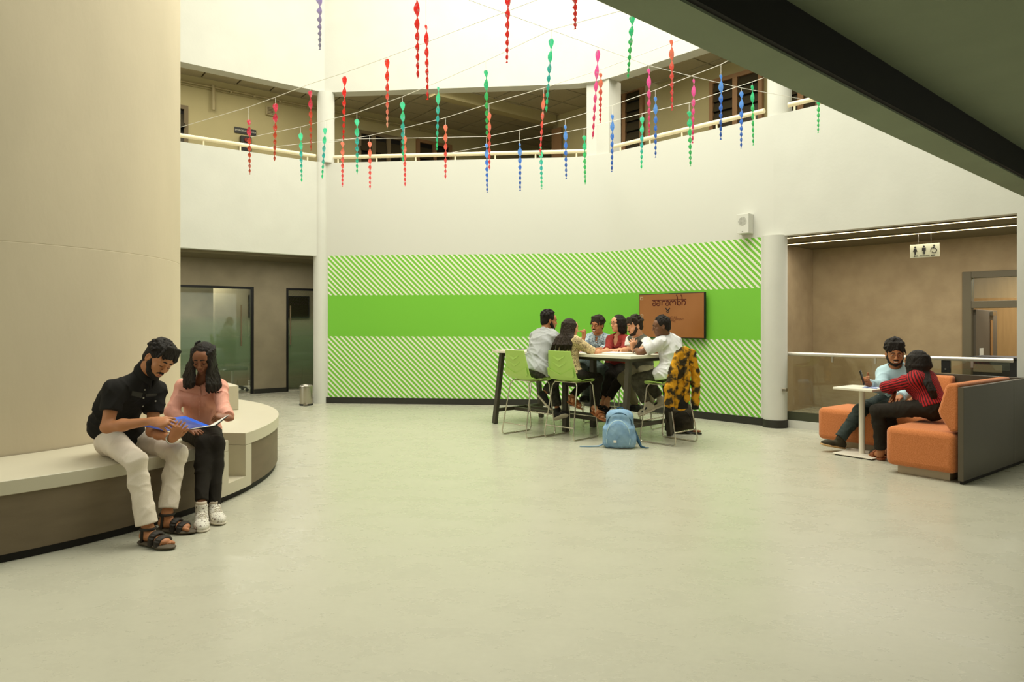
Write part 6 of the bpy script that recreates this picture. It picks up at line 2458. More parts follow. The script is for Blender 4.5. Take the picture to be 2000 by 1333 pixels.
J = fill(dict(
    neck=P(286, 729, 4.65), shR=P(224, 764, 4.50), shL=P(303, 764, 4.82), elR=P(209, 835, 4.42), wrR=P(298, 823, 4.36),
    elL=P(297, 843, 4.72), wrL=P(337, 857, 4.53), hipR=P(216, 861, 4.68), hipL=P(252, 853, 4.92), knR=P(265, 901, 4.34), knL=P(347, 887, 4.72),
    anR=P(289, 1034, 4.30), anL=P(326, 1006, 4.58), heR=P(275, 1062, 4.32), toR=P(335, 1074, 4.21), heL=P(310, 1037, 4.59), toL=P(378, 1043, 4.53),
    waist=P(219, 826, 4.76), chest=P(240, 782, 4.74)))
lens(J, 'm1')
m1 = person('bearded man in black shirt and pale trousers reading a blue folder on the bench', (J['hipL'] + J['hipR']) / 2 * A3(1, 1, 0) + A3(0, 0, ZB))
h = Head(P(309, 703, 4.60), (0.74, -0.42, -0.52), (0.52, 0.10, 0.85))
body(m1, J, h, sk_mid, 0.0045, slim=0.95, hands=[
    (J['wrR'], P(336, 829, 4.33) - J['wrR'], (0.25, 0.55, -0.8), 1, dict(curl=(0.25, 0.35, 0.4, 0.5), spread=0.05, thumb=0.55)),
    (J['wrL'], P(354, 826, 4.50) - J['wrL'], (0.1, 0.97, 0.2), -1, dict(curl=(0.26, 0.22, 0.22, 0.26), spread=0.10, thumb=0.30, sc=0.92))], feet=('L', 'R'))
face_parts(h, m1, look=(0.0, -0.002), open_eyes=False)
hair_short(h, m1, vol=0.017, seed=3, n=220, fringe=0.30, res=0.0045, top=0.0)
beard(h, m1)
sh_ = shirt(m1, J, m_blackshirt, 0.0055, sleeve=0.56, sl_inf=0.021, hem=(J['hipL'] + J['hipR']) / 2 + A3(0, 0, -0.015), noise=0.010, nscale=0.8)
collar(m1, J, m_blackshirt, rad=0.076, ht=0.050)
trousers(m1, J, m_chino, 0.0055, noise=0.006, hem=0.020, slim=0.86, upto=dict(R=0.93, L=0.90), seed=7)
patch('chest_flap', sh_, [(258, 764), (279, 768), (276, 778), (256, 773)], m_blackflap, m1)
patch('chest_flap', sh_, [(285, 770), (307, 769), (305, 774), (284, 776)], m_blackflap, m1)
bv = bvh_of(sh_)
patch('placket', bv, [(280, 752), (284, 753), (281, 815), (277, 815)], m_blackshirt, m1, n=(2, 14))
for px, py in ((283, 762), (280.5, 778), (279, 794), (304, 784)):
    d = nrm(P(px, py, 1) - A3(0, 0, CH))
    loc, no, _, _ = bv.ray_cast(Vector((0, 0, CH)), Vector(d))
    if loc is not None:
        c = np.array(loc) - d * 0.004
        MB().tube([c, c - d * 0.004], 0.0055, 10).build('button', m_button, m1, smooth=40)
for S_ in 'RL':
    sandal(m1, J, S_, m_sandal, m_sandsole)
ax = nrm(J['wrL'] - J['elL'])
o1 = nrm(np.cross(ax, A3(0, 0, 1)))
o2 = np.cross(ax, o1)
MB().tube([J['wrL'] - ax * 0.012 + (o1 * math.cos(a) + o2 * math.sin(a)) * 0.034 for a in np.linspace(0, 2 * PI, 25)[:-1]], 0.0065, 8, closed=True).build('bracelet', m_silver, m1, smooth=60)

m_pinkb = cloth('salmon_pink_crepe', (224, 162, 142), bump=0.15, bs=200)
m_blackjean = cloth('black_denim', (40, 36, 30), bump=0.2, bs=300)
m_sneaker = mat('printed_white_canvas', (220, 214, 198), rough=0.7, rgb2=(96, 74, 66), vscale=95, lo=0.58, hi=0.62)
m_rubber = mat('off_white_rubber', (206, 196, 176), rough=0.6)
m_sock = cloth('cream_sock', (204, 188, 166))
J = fill(dict(
    neck=P(393, 748, 5.22), shR=P(359, 757, 5.26), shL=P(428, 758, 5.26), elR=P(335, 806, 5.12), wrR=P(364, 836, 5.0),
    elL=P(438, 804, 5.10), wrL=P(448, 817, 4.93), hipR=P(377, 846, 5.36), hipL=P(411, 846, 5.36), knR=P(399, 866, 4.98), knL=P(423, 868, 5.02),
    anR=P(393, 992, 4.75), anL=P(418, 990, 4.88), heR=P(392, 1022, 4.78), toR=P(393.5, 1043, 4.54), heL=P(415, 1013, 4.89), toL=P(430, 1028, 4.70)))
lens(J, 'w1')
w1 = person('young woman in salmon blouse and black jeans looking down at the blue folder', (J['hipL'] + J['hipR']) / 2 * A3(1, 1, 0) + A3(0, 0, ZB))
h = Head(P(398, 700, 5.13), (0.06, -0.90, -0.42), (0.02, -0.38, 0.93), 0.95)
body(w1, J, h, sk_dk if False else skin('cool_brown_skin', (142, 92, 62)), 0.0045, q=0.9, fem=True, hands=[
    (J['wrR'], P(404, 849, 4.94) - J['wrR'], (0.1, 0.1, -0.9), 1, dict(curl=0.16, spread=0.10, sc=0.9)),
    (J['wrL'], (-0.85, -0.35, 0.25), (-0.25, 0.35, -0.9), -1, dict(curl=(0.55, 0.65, 0.75, 0.8), spread=0.04, sc=0.9, thumb=0.4))])
face_parts(h, w1, look=(0, -0.002), open_eyes=False)
hl = lambda x, y, z: h(x, y, z)
L_, R_ = [], []
for i in range(30):
    t = i / 29
    a = lerp(0.55, 2.6, t)
    for sg, bag in ((-1, R_), (1, L_)):
        st = h(sg * 0.078 * math.sin(a), -0.02 + 0.086 * math.cos(a), 0.045 + 0.02 * math.sin(a))
        md = h(sg * (0.092 * math.sin(a) + 0.008), -0.012 + 0.088 * math.cos(a), -0.055)
        wob = random.uniform(-0.012, 0.012)
        yb = random.uniform(-3, 3)
        xa = lerp(379, 367, t) if sg > 0 else lerp(410, 421, t)
        xb = lerp(380, 359, t) if sg > 0 else lerp(404, 427, t)
        xc = lerp(379, 359, t) if sg > 0 else lerp(404, 430, t)
        md = P(xa + 0.0, 714, 5.08 + 0.12 * t)
        e1 = P(xb + wob * 60, 735, 5.07 + 0.13 * t)
        e2 = P(xc + wob * 100, (748 if sg > 0 else 751) + yb * 0.5, 5.05 + 0.14 * t)
        e3 = P(xc + wob * 250, (757 if sg > 0 else 765) + yb, 5.06 + 0.13 * t)
        bag.append([st, md, e1, e2, e3])
locks(h, w1, L_ + R_, seed=5, res=0.005, r0=0.013, r1=0.006, m=m_hair)
s = SDF(0.004, 0.005)
s.chain([h(0.030, -0.055, 0.122), h(0.055, -0.05, 0.105), h(0.072, -0.045, 0.075)], [0.010, 0.012, 0.008])
s.build('hair_clip', m_blk, w1)
sh_ = shirt(w1, J, m_pinkb, 0.0055, q=0.88, fem=True, sleeve=dict(R=1.86, L=1.80), inf=0.016, sl_inf=0.013, hem=(J['hipL'] + J['hipR']) / 2 + A3(0, 0, 0.02), noise=0.007, neck_r=0.062, seed=11)
bv = bvh_of(sh_)
patch('collar_frill', bv, [(352, 746), (391, 752), (393, 772), (350, 762)], m_pinkb, w1, n=(10, 5), th=0.007, push=0.004)
patch('collar_frill', bv, [(394, 752), (436, 744), (434, 764), (394, 774)], m_pinkb, w1, n=(10, 5), th=0.007, push=0.004)
patch('placket', bv, [(387, 775), (391, 775), (391, 818), (387, 818)], m_pinkb, w1, n=(2, 12), th=0.003)
for k in range(6):
    px, py = 388.8, 779 + 6.5 * k
    d = nrm(P(px, py, 1) - A3(0, 0, CH))
    loc, no, _, _ = bv.ray_cast(Vector((0, 0, CH)), Vector(d))
    if loc is not None:
        c = np.array(loc) - d * 0.005
        MB().tube([c, c - d * 0.003], 0.0042, 8).build('button', m_pinkb, w1, smooth=40)
trousers(w1, J, m_blackjean, 0.0055, q=0.86, slim=0.90, noise=0.0055, hem=0.006, upto=dict(R=0.90, L=0.98), seed=4)
for S_ in 'RL':
    s = SDF(0.005, 0.01)
    s.cap(J['an' + S_] + A3(0, 0, 0.035), J['an' + S_] - A3(0, 0, 0.03), 0.036, 0.038)
    s.cut(J['an' + S_] + A3(0, 0, 0.042), A3(0, 0, 1), 0.08)
    s.build('sock', m_sock, w1)
    shoe(w1, J, S_, m_sneaker, m_rubber, up=A3(0, 0.2, 1), laces=m_rubber)

# the folder they share -------------------------------------------------------
m_folder = mat('blue_folder_board', (28, 92, 214), rough=0.32, spec=0.5)
m_folder2 = mat('violet_blue_sleeve', (74, 84, 150), rough=0.25, spec=0.5)
fo = thing('folder', 'open blue document folder held between the man and woman', 'folder', tuple(P(360, 832, 4.62)))


def quad_slab(name, q, th, m, par, n=None):
    """Thin board through four corner points."""
    q = [np.asarray(p, float) for p in q]
    n = nrm(np.cross(q[1] - q[0], q[3] - q[0]))
    mb = MB()
    mb.add(q + [p + n * th for p in q], [(3, 2, 1, 0), (4, 5, 6, 7), (0, 1, 5, 4), (1, 2, 6, 5), (2, 3, 7, 6), (3, 0, 4, 7)])
    return mb.build(name, m, par)


a_, b_, c_, d_ = P(322, 818, 4.72), P(362, 813, 4.82), P(410, 832, 4.72), P(346, 842, 4.60)
quad_slab('left_cover', [a_, b_, c_, d_], 0.004, m_folder, fo)
n_ = nrm(np.cross(b_ - a_, d_ - a_))
off = -n_ * 0.003 if n_[1] > 0 else n_ * 0.003
quad_slab('sleeve', [P(326, 821, 4.69), P(360, 818, 4.77), P(400, 833, 4.69), P(346, 841, 4.585)], 0.002, m_folder2, fo)
quad_slab('left_sheets', [P(281, 833, 4.60), P(318, 819, 4.73), P(346, 841, 4.60), P(322, 841.5, 4.57)], 0.003, m_folder2, fo)
quad_slab('right_sheets', [d_ + A3(0.012, 0, 0.0), c_ + A3(0, 0, 0.003), P(447, 810, 4.80), P(419, 831, 4.66)], 0.003, m_paper, fo)
quad_slab('right_cover', [P(352, 842, 4.605), P(412, 833, 4.71), P(446, 812, 4.79), P(420, 833.5, 4.65)], 0.004, m_blk, fo)

# ------------------------------------------------------------------ the group at the high table
m_greyshirt = cloth('pale_grey_shirt', (166, 168, 166), bump=0.2, bs=200)
m_dkjean = cloth('dark_denim', (56, 54, 48), (70, 68, 60), vs=30)
m_blackshoe = mat('black_shoe_fabric', (32, 30, 28), rough=0.7)


def side_hips(J, pc, f, w=0.088):
    r = nrm(A3(f[1], -f[0], 0))
    J['hipR'], J['hipL'] = np.asarray(pc) + r * w, np.asarray(pc) - r * w
    return J


def seat_z(J, z=0.70):
    return (J['hipL'] + J['hipR']) / 2 * A3(1, 1, 0) + A3(0, 0, z)


J = dict(neck=P(1064, 650, 8.66), shR=P(1083, 660, 8.55), shL=P(1046, 658, 8.80), elR=P(1098, 690, 8.64), wrR=P(1128, 687.5, 8.86), elL=P(1073, 685, 9.0), wrL=P(1106, 686, 9.16),
         anR=P(1062, 770, 8.62), heR=P(1048, 772, 8.60), toR=P(1075, 803, 8.66), anL=P(1089, 801, 8.80), heL=P(1082, 822, 8.78), toL=P(1108, 812, 8.62))
side_hips(J, P(1043, 722, 8.5), tv)
J['knR'], J['knL'] = J['hipR'] + tv * 0.42 + A3(0, 0, -0.05), J['hipL'] + tv * 0.42 + A3(0, 0, -0.05)
lens(J, 'p1')
p1_ = person('bearded man in pale grey shirt seen from behind at the high table', seat_z(J))
h = Head(P(1072, 627, 8.70), (0.93, 0.24, -0.12), (0.05, 0, 1))
body(p1_, J, h, sk_mid, 0.006, hands=[(J['wrR'], tv, (0, 0, -1), 1, dict(curl=0.25)), (J['wrL'], tu * 0.5 + tv * 0.5, (0, 0, -1), -1, dict(curl=0.25))])
face_parts(h, p1_)
hair_short(h, p1_, vol=0.018, seed=8, n=120, res=0.006, top=0.006)
beard(h, p1_, res=0.005)
shirt(p1_, J, m_greyshirt, 0.007, sleeve=1.55, hem=(J['hipL'] + J['hipR']) / 2 + A3(0, 0, -0.05), noise=0.012, inf=0.022, skirt=0.16)
collar(p1_, J, m_greyshirt, res=0.006)
trousers(p1_, J, m_dkjean, 0.007, noise=0.008, upto=0.9)
for S_ in 'RL':
    shoe(p1_, J, S_, m_blackshoe, m_rubber, q=0.9)

m_leopard = None


def leopard():
    m, nt, b = new_mat('spotted_blouse_print')
    tc_ = N(nt, 'ShaderNodeTexCoord')
    nz = N(nt, 'ShaderNodeTexNoise')
    nz.inputs['Scale'].default_value = 40
    v = N(nt, 'ShaderNodeTexVoronoi', feature='DISTANCE_TO_EDGE')
    v.inputs['Scale'].default_value = 42
    mx = N(nt, 'ShaderNodeMix', data_type='RGBA')
    mx.inputs['Factor'].default_value = 0.12
    L(nt, tc_.outputs['Object'], mx.inputs['A'])
    L(nt, nz.outputs['Color'], mx.inputs['B'])
    L(nt, tc_.outputs['Object'], nz.inputs['Vector'])
    L(nt, mx.outputs['Result'], v.inputs['Vector'])
    rp = N(nt, 'ShaderNodeValToRGB')
    rp.color_ramp.elements[0].position = 0.10
    rp.color_ramp.elements[1].position = 0.20
    rp.color_ramp.elements[0].color = srgb(222, 198, 146)
    rp.color_ramp.elements[1].color = srgb(84, 62, 40)
    L(nt, v.outputs['Distance'], rp.inputs['Fac'])
    L(nt, rp.outputs['Color'], b.inputs['Base Color'])
    b.inputs['Roughness'].default_value = 0.8
    return m


m_leopard = leopard()
m_tansandal = mat('tan_sandal', (150, 92, 52), rough=0.5)
J = dict(neck=P(1107, 660, 8.44), shR=P(1124, 667, 8.31), shL=P(1092, 666, 8.56), elR=P(1162, 690.5, 8.38), wrR=P(1181, 686, 8.62), elL=P(1104, 688, 8.74), wrL=P(1138, 686, 8.86),
         knR=P(1168, 739, 8.58), anR=P(1161, 799, 8.43), heR=P(1156, 808, 8.45), toR=P(1179, 824, 8.28), knL=P(1149, 743, 8.72), anL=P(1116, 777, 8.56), heL=P(1109, 788, 8.57), toL=P(1134, 801, 8.42))
side_hips(J, P(1119, 735, 8.38), tv, 0.078)
lens(J, 'p2')
p2_ = person('woman with very long dark hair and spotted blouse leaning on the high table', seat_z(J))
h = Head(P(1114, 641, 8.44), (0.92, 0.34, -0.12), (0.0, 0, 1), 0.96)
body(p2_, J, h, sk_lt, 0.006, q=0.9, fem=True, hands=[(J['wrR'], P(1192, 684, 8.76) - J['wrR'], (0, 0, -1), 1, dict(curl=0.2, sc=0.92)), (J['wrL'], P(1150, 686, 8.96) - J['wrL'], (0, 0, -1), -1, dict(curl=0.2, sc=0.92))], feet=('L', 'R'))
face_parts(h, p2_)
ls = []
for i in range(34):
    t = i / 33
    a = lerp(0.75, 5.2, t)
    st = h(0.076 * math.sin(a), -0.02 + 0.086 * math.cos(a), 0.05)
    md = h(0.094 * math.sin(a) * 1.02, -0.035 + 0.092 * math.cos(a) * 0.8, -0.05)
    x = 1084 + 40 * (0.5 + 0.5 * math.cos(a * 1.0 - 0.9)) if False else lerp(1118, 1084, t)
    rr = random.uniform(-1.5, 1.5)
    ls.append([st, md, P(x + 2 + rr, 660, 8.28 + 0.10 * t), P(x - 1 - 4 * t + rr * 2, 674, 8.26 + 0.09 * t), P(x - 2 - 5 * t + rr * 3, 686 + random.uniform(-4, 2), 8.28 + 0.09 * t)])
locks(h, p2_, ls, seed=12, r0=0.018, r1=0.008, m=m_hair2, res=0.006, k=0.006)
s = SDF(0.004, 0.004)
s.chain([h(-0.05, -0.098, 0.03), h(0.0, -0.118, 0.036), h(0.05, -0.098, 0.03)], [0.008, 0.010, 0.008])
s.build('hair_clip', m_blk, p2_)
shirt(p2_, J, m_leopard, 0.007, q=0.9, fem=True, sleeve=dict(R=0.9, L=1.3), sl_inf=0.020, hem=(J['hipL'] + J['hipR']) / 2 + A3(0, 0, -0.01), noise=0.007, neck_r=0.06, inf=0.014)
trousers(p2_, J, m_blackjean, 0.007, q=0.88, slim=0.95, noise=0.007, upto=0.92)
for S_ in 'RL':
    sandal(p2_, J, S_, m_tansandal, m_tansandal, ankle=True)


def plaid():
    m, nt, b = new_mat('blue_white_plaid')
    tc_ = N(nt, 'ShaderNodeTexCoord')
    mp = N(nt, 'ShaderNodeMapping')
    mp.inputs['Rotation'].default_value = (0.2, 0.3, 0.9)
    L(nt, tc_.outputs['Object'], mp.inputs['Vector'])
    prev = None
    for axd, sc, c in (('X', 7.0, srgb(62, 88, 108)), ('Z', 7.0, srgb(72, 98, 118)), ('X', 14, srgb(206, 216, 214)), ('Z', 14, srgb(206, 216, 214))):
        w = N(nt, 'ShaderNodeTexWave', wave_type='BANDS', bands_direction=axd)
        w.inputs['Scale'].default_value = sc
        L(nt, mp.outputs['Vector'], w.inputs['Vector'])
        rp = N(nt, 'ShaderNodeValToRGB')
        rp.color_ramp.elements[0].position = 0.5 if sc < 10 else 0.86
        rp.color_ramp.elements[1].position = 0.6 if sc < 10 else 0.92
        rp.color_ramp.elements[1].color = (0.55, 0.55, 0.55, 1) if sc < 10 else (0.8, 0.8, 0.8, 1)
        L(nt, w.outputs['Fac'], rp.inputs['Fac'])
        mx = N(nt, 'ShaderNodeMix', data_type='RGBA')
        L(nt, rp.outputs['Color'], mx.inputs['Factor'])
        if prev is None:
            mx.inputs['A'].default_value = srgb(150, 172, 184)
        else:
            L(nt, prev, mx.inputs['A'])
        mx.inputs['B'].default_value = c
        prev = mx.outputs['Result']
    L(nt, prev, b.inputs['Base Color'])
    b.inputs['Roughness'].default_value = 0.85
    return m


m_plaid = plaid()
m_greyjean = cloth('washed_grey_denim', (70, 80, 76), (104, 116, 110), vs=9, lo=0.35, hi=0.65)
m_bluejean = cloth('dark_blue_denim', (38, 48, 54), (58, 68, 72), vs=14, lo=0.35, hi=0.7)
J = dict(neck=P(1170, 657, 9.60), shR=P(1148, 664, 9.70), shL=P(1191, 664, 9.52), elR=P(1134, 683.5, 9.40), wrR=P(1140, 659, 9.38), elL=P(1187, 684, 9.34), wrL=P(1161, 683.5, 9.20),
         knR=P(1137, 720, 9.42), anR=P(1146, 777, 9.52), heR=P(1151, 787, 9.54), toR=P(1135, 783, 9.34), knL=P(1179, 723, 9.36), anL=P(1166, 778, 9.55), heL=P(1170, 790, 9.57), toL=P(1156, 788, 9.36))
side_hips(J, A3(1.06, 9.80, 0.80), A3(-0.733, -0.68, 0))
lens(J, 'p3')
p3_ = person('smiling man in blue plaid shirt and glasses on the far side of the table', seat_z(J))
h = Head(P(1167, 636, 9.54), (-0.60, -0.78, -0.10), (0.08, 0, 1))
body(p3_, J, h, sk_mid, 0.006, hands=[(J['wrR'], (0.05, -0.1, 1), (-0.7, -0.5, 0), 1, dict(curl=(1.2, 1.25, 1.3, 1.3), thumb=0.4)), (J['wrL'], P(1146, 683, 9.12) - J['wrL'], (0, 0, -1), -1, dict(curl=0.2))])
face_parts(h, p3_, smile=True)
hair_short(h, p3_, vol=0.021, seed=15, n=120, fringe=0.75, res=0.006, m=m_hair2, top=0.006)
beard(h, p3_, full=False, res=0.005, up=0.004)
glasses(h, p3_)
shirt(p3_, J, m_plaid, 0.007, sleeve=dict(R=1.25, L=1.5), noise=0.007, neck_open=0.045)
collar(p3_, J, m_plaid, res=0.006)
trousers(p3_, J, m_greyjean, 0.008, noise=0.007)
for S_ in 'RL':
    shoe(p3_, J, S_, m_blackshoe, m_blackshoe, q=0.9)

m_maroonsh = cloth('maroon_shirt', (138, 50, 44), bump=0.15, bs=200)
J = dict(neck=P(1210, 658, 9.36), shR=P(1193, 665, 9.46), shL=P(1226, 665, 9.24), elR=P(1187, 685.5, 9.22), wrR=P(1181, 685, 8.98), elL=P(1219, 686, 9.0), wrL=P(1196, 685, 8.90),
         knR=P(1191, 736, 9.20), anR=P(1177, 788, 9.02), heR=P(1180, 800, 9.06), toR=P(1163, 811, 8.88), knL=P(1213, 737, 9.10), anL=P(1186, 784, 8.96), heL=P(1190, 797, 9.0), toL=P(1175, 815, 8.82))
side_hips(J, A3(1.45, 9.56, 0.79), A3(-0.67, -0.74, 0), 0.078)
lens(J, 'p4')
p4_ = person('woman in maroon shirt and spectacles looking left across the high table', seat_z(J))
h = Head(P(1207, 632, 9.30), (-0.90, -0.42, -0.06), (0, 0, 1), 0.97)
body(p4_, J, h, sk_lt, 0.006, q=0.9, fem=True, hands=[(J['wrR'], P(1177, 684, 8.84) - J['wrR'], (0, 0, -1), 1, dict(curl=0.3, sc=0.92)), (J['wrL'], P(1184, 685, 8.84) - J['wrL'], (0, 0, -1), -1, dict(curl=0.3, sc=0.92))], feet=('L', 'R'))
face_parts(h, p4_)
ls = []
for i in range(30):
    t = i / 29
    a = lerp(0.55, 5.7, t)
    st = h(0.077 * math.sin(a), -0.02 + 0.088 * math.cos(a), 0.05)
    md = h(0.088 * math.sin(a), -0.030 + 0.088 * math.cos(a), -0.03)
    lw = h(0.080 * math.sin(a), -0.040 + 0.078 * math.cos(a), -0.095)
    en = h(0.066 * math.sin(a) + random.uniform(-0.01, 0.01), -0.050 + 0.06 * math.cos(a), -0.135 + random.uniform(-0.02, 0.01))
    ls.append([st, md, lw, en])
locks(h, p4_, ls, seed=21, r0=0.016, r1=0.008, res=0.006, m=m_hair)
glasses(h, p4_)
shirt(p4_, J, m_maroonsh, 0.007, q=0.92, fem=True, sleeve=1.35, noise=0.008, neck_open=0.085, inf=0.018, sl_inf=0.020, hem=(J['hipL'] + J['hipR']) / 2 + A3(0, 0, -0.06))
collar(p4_, J, m_maroonsh, res=0.006, rad=0.068, open_=1.2)
trousers(p4_, J, m_blackjean, 0.007, q=0.9, noise=0.006, upto=0.86)
for S_ in 'RL':
    sandal(p4_, J, S_, m_blackshoe, m_blackshoe, ankle=False)

m_whitesh = cloth('white_cotton', (212, 211, 200), bump=0.2, bs=180)
m_vest = cloth('grey_waistcoat', (88, 88, 76))
m_khaki = cloth('khaki_cotton', (136, 130, 100))
J = dict(neck=P(1248, 662, 9.0), shL=P(1263, 670, 8.86), shR=P(1232, 667, 9.16), elL=P(1256, 686.5, 8.64), wrL=P(1237, 683, 8.55), elR=P(1226, 685, 8.98), wrR=P(1211, 684, 8.82),
         knR=P(1217, 739, 8.98), anR=P(1243, 795, 9.10), heR=P(1251, 806, 9.12), toR=P(1231, 801, 8.98), knL=P(1258, 742, 8.82), anL=P(1273, 790, 8.95), heL=P(1278, 802, 8.98), toL=P(1258, 799, 8.86))
side_hips(J, A3(1.75, 9.15, 0.80), A3(-0.95, -0.3, 0))
lens(J, 'p5')
p5_ = person('bearded man in white shirt and dark grey waistcoat holding a phone at the table', seat_z(J))
h = Head(P(1240, 638, 8.94), (-0.93, -0.28, -0.2), (-0.1, 0, 1))
body(p5_, J, h, sk_lt, 0.006, hands=[(J['wrL'], (-0.05, -0.25, 0.55), (-0.3, 0.9, 0.2), -1, dict(curl=(0.5, 0.55, 0.6, 0.6))), (J['wrR'], P(1199, 684, 8.72) - J['wrR'], (0, 0, -1), 1, dict(curl=0.3))])
face_parts(h, p5_)
hair_short(h, p5_, vol=0.022, seed=31, n=140, fringe=0.2, res=0.006, m=m_hair2, top=0.010)
beard(h, p5_, res=0.005, m=m_hair2)
shirt(p5_, J, m_whitesh, 0.007, sleeve=dict(L=0.78, R=0.80), sl_inf=0.024, noise=0.008, hem=(J['hipL'] + J['hipR']) / 2)
shirt(p5_, J, m_vest, 0.007, inf=0.019, sleeves=False, noise=0.005, neck_open=0.07, name='waistcoat', neck_r=0.085)
collar(p5_, J, m_vest, res=0.006, rad=0.076)
trousers(p5_, J, m_khaki, 0.008, noise=0.006, upto=0.88)
for S_ in 'RL':
    shoe(p5_, J, S_, m_blackshoe, m_blackshoe, q=0.9)
c = P(1246, 676, 8.50)
Rp = frame_from(A3(-0.5, -0.4, 0.3), A3(0.4, -0.2, 0.9))
ph = thing('phone', 'dark phone held by the man in the grey waistcoat', 'phone', tuple(c))
MB().box(c, (0.034, 0.004, 0.07), Rp).build('body', m_blk, ph, bevel=0.003)
MB().box(c + Rp[:, 1] * -0.0045, (0.031, 0.0006, 0.065), Rp).build('display', mat('phone_glass', (52, 52, 46), rough=0.12), ph)

m_whitetee = cloth('white_jersey', (212, 211, 209), bump=0.2, bs=150)
m_greydk = cloth('charcoal_denim', (66, 64, 52), (82, 80, 66), vs=16)
m_grymesh = mat('grey_knit_trainer', (186, 178, 156), rough=0.7, bump=0.3, bscale=300)
J = dict(neck=P(1299, 664, 8.14), shL=P(1290, 671, 8.02), shR=P(1318, 670, 8.26), elL=P(1250, 690, 8.08), wrL=P(1245, 684.5, 8.32), elR=P(1290, 689, 8.44), wrR=P(1259, 686.5, 8.50),
         knL=P(1241, 743, 8.32), anL=P(1264, 790, 8.22), heL=P(1280, 801, 8.21), toL=P(1249, 815, 8.17), knR=P(1262, 743, 8.48), anR=P(1289, 779, 8.40), heR=P(1300, 793, 8.38), toR=P(1270, 803, 8.36),
         waist=P(1313, 712, 8.09), chest=P(1312, 690, 8.12))
side_hips(J, A3(1.87, 8.06, 0.80), -tu)
lens(J, 'p6')
p6_ = person('man in white t-shirt with cropped hair leaning on the near end of the table', seat_z(J))
h = Head(P(1292, 638, 8.08), (-0.96, 0.04, -0.16), (-0.12, 0, 1))
body(p6_, J, h, skin('dark_brown_skin', (112, 76, 52)), 0.006, hands=[(J['wrL'], P(1240, 681, 8.46) - J['wrL'], (0.3, 0.2, -0.9), -1, dict(curl=0.3)), (J['wrR'], P(1246, 684, 8.52) - J['wrR'], (0, 0, -1), 1, dict(curl=0.35))])
face_parts(h, p6_)
hair_short(h, p6_, vol=0.009, seed=41, n=60, res=0.006)
shirt(p6_, J, m_whitetee, 0.007, sleeve=0.72, sl_inf=0.026, noise=0.013, inf=0.024, skirt=0.14, hem=(J['hipL'] + J['hipR']) / 2 + A3(0, 0, -0.06))
trousers(p6_, J, m_greydk, 0.007, noise=0.009, upto=0.90)
for S_ in 'RL':
    o = shoe(p6_, J, S_, m_grymesh, m_rubber, q=0.9)
    # the dark curved tick on the side of the shoe
    he, to = J['he' + S_], J['to' + S_]
    d = nrm(to - he)
    up = nrm((J['an' + S_] - he) - d * ((J['an' + S_] - he) @ d))
    px_ = lambda a, z: (lambda w: (1000 + F * w[0] / w[1], HZ - F * (w[2] - CH) / w[1]))(he + d * a * 0.265 + up * z)
    patch('tick_mark', o, [px_(0.30, 0.075), px_(0.62, 0.052), px_(0.66, 0.036), px_(0.34, 0.052)], m_blk, o, n=(6, 2), th=0.002)

# ------------------------------------------------------------------ the pair on the orange sofas
m_sweat = cloth('pale_blue_sweatshirt', (176, 202, 208), bump=0.12, bs=200)
m_slate = cloth('slate_denim', (44, 52, 50), (60, 68, 64), vs=14, lo=0.3, hi=0.7)
m_tansole = mat('tan_sole', (196, 158, 108), rough=0.6)
m_oliveshoe = mat('olive_shoe_canvas', (58, 52, 36), rough=0.8)
J = dict(neck=P(1749, 722, 7.52), shR=P(1726, 730, 7.60), shL=P(1775, 730, 7.48), elR=P(1720, 758, 7.40), wrR=P(1697, 750, 7.22), elL=P(1778, 766, 7.30), wrL=P(1757, 776, 7.12),
         hipR=P(1738, 780, 7.72), hipL=P(1763, 782, 7.58), knR=P(1682, 801, 7.42), knL=P(1714, 803, 7.18), anR=P(1640, 858, 7.42), heR=P(1651, 879, 7.47), toR=P(1602, 870, 7.39),
         anL=P(1722, 870, 7.16), heL=P(1729, 890, 7.2), toL=P(1700, 893, 7.1))
lens(J, 'r1')
r1_ = person('smiling man in pale blue sweatshirt holding up a phone on the orange sofa', seat_z(J, ZS))
h = Head(P(1747.5, 692, 7.48), (-0.36, -0.92, -0.16), (-0.02, -0.05, 1), 1.08)
body(r1_, J, h, sk_mid, 0.0055, hands=[(J['wrR'], A3(-0.75, -0.30, 0.45), (0.35, -0.85, 0.1), 1, dict(curl=(0.95, 1.0, 1.0, 1.05), thumb=0.6, tcurl=0.1)), (J['wrL'], P(1745, 782, 7.02) - J['wrL'], (0, 0, -1), -1, dict(curl=0.25))])
face_parts(h, r1_, smile=True)
hair_short(h, r1_, vol=0.023, seed=52, n=170, fringe=0.5, res=0.0055, top=0.022)
beard(h, r1_, res=0.0045, up=0.004)
glasses(h, r1_)
shirt(r1_, J, m_sweat, 0.0065, sleeve=1.94, sl_inf=0.022, inf=0.020, noise=0.009, nscale=0.8, skirt=0.12, hem=(J['hipL'] + J['hipR']) / 2 + A3(0, 0, -0.03), neck_r=0.066)
trousers(r1_, J, m_slate, 0.0065, noise=0.011, hem=0.012, upto=0.96)
for S_ in 'RL':
    shoe(r1_, J, S_, m_oliveshoe, m_tansole, up=A3(0.1, 0, 1), sole_t=0.03)
c = P(1684, 738, 7.13)
Rp = frame_from(A3(0.55, 0.80, 0.1), A3(-0.35, -0.1, 0.9))
ph = thing('phone', 'slim dark phone in the raised hand of the man in pale blue', 'phone', tuple(c))
MB().box(c, (0.037, 0.0045, 0.078), Rp).build('body', m_blk, ph, bevel=0.004)
MB().box(c + Rp[:, 1] * 0.005, (0.034, 0.0006, 0.073), Rp).build('display', MATS['phone_glass'], ph)
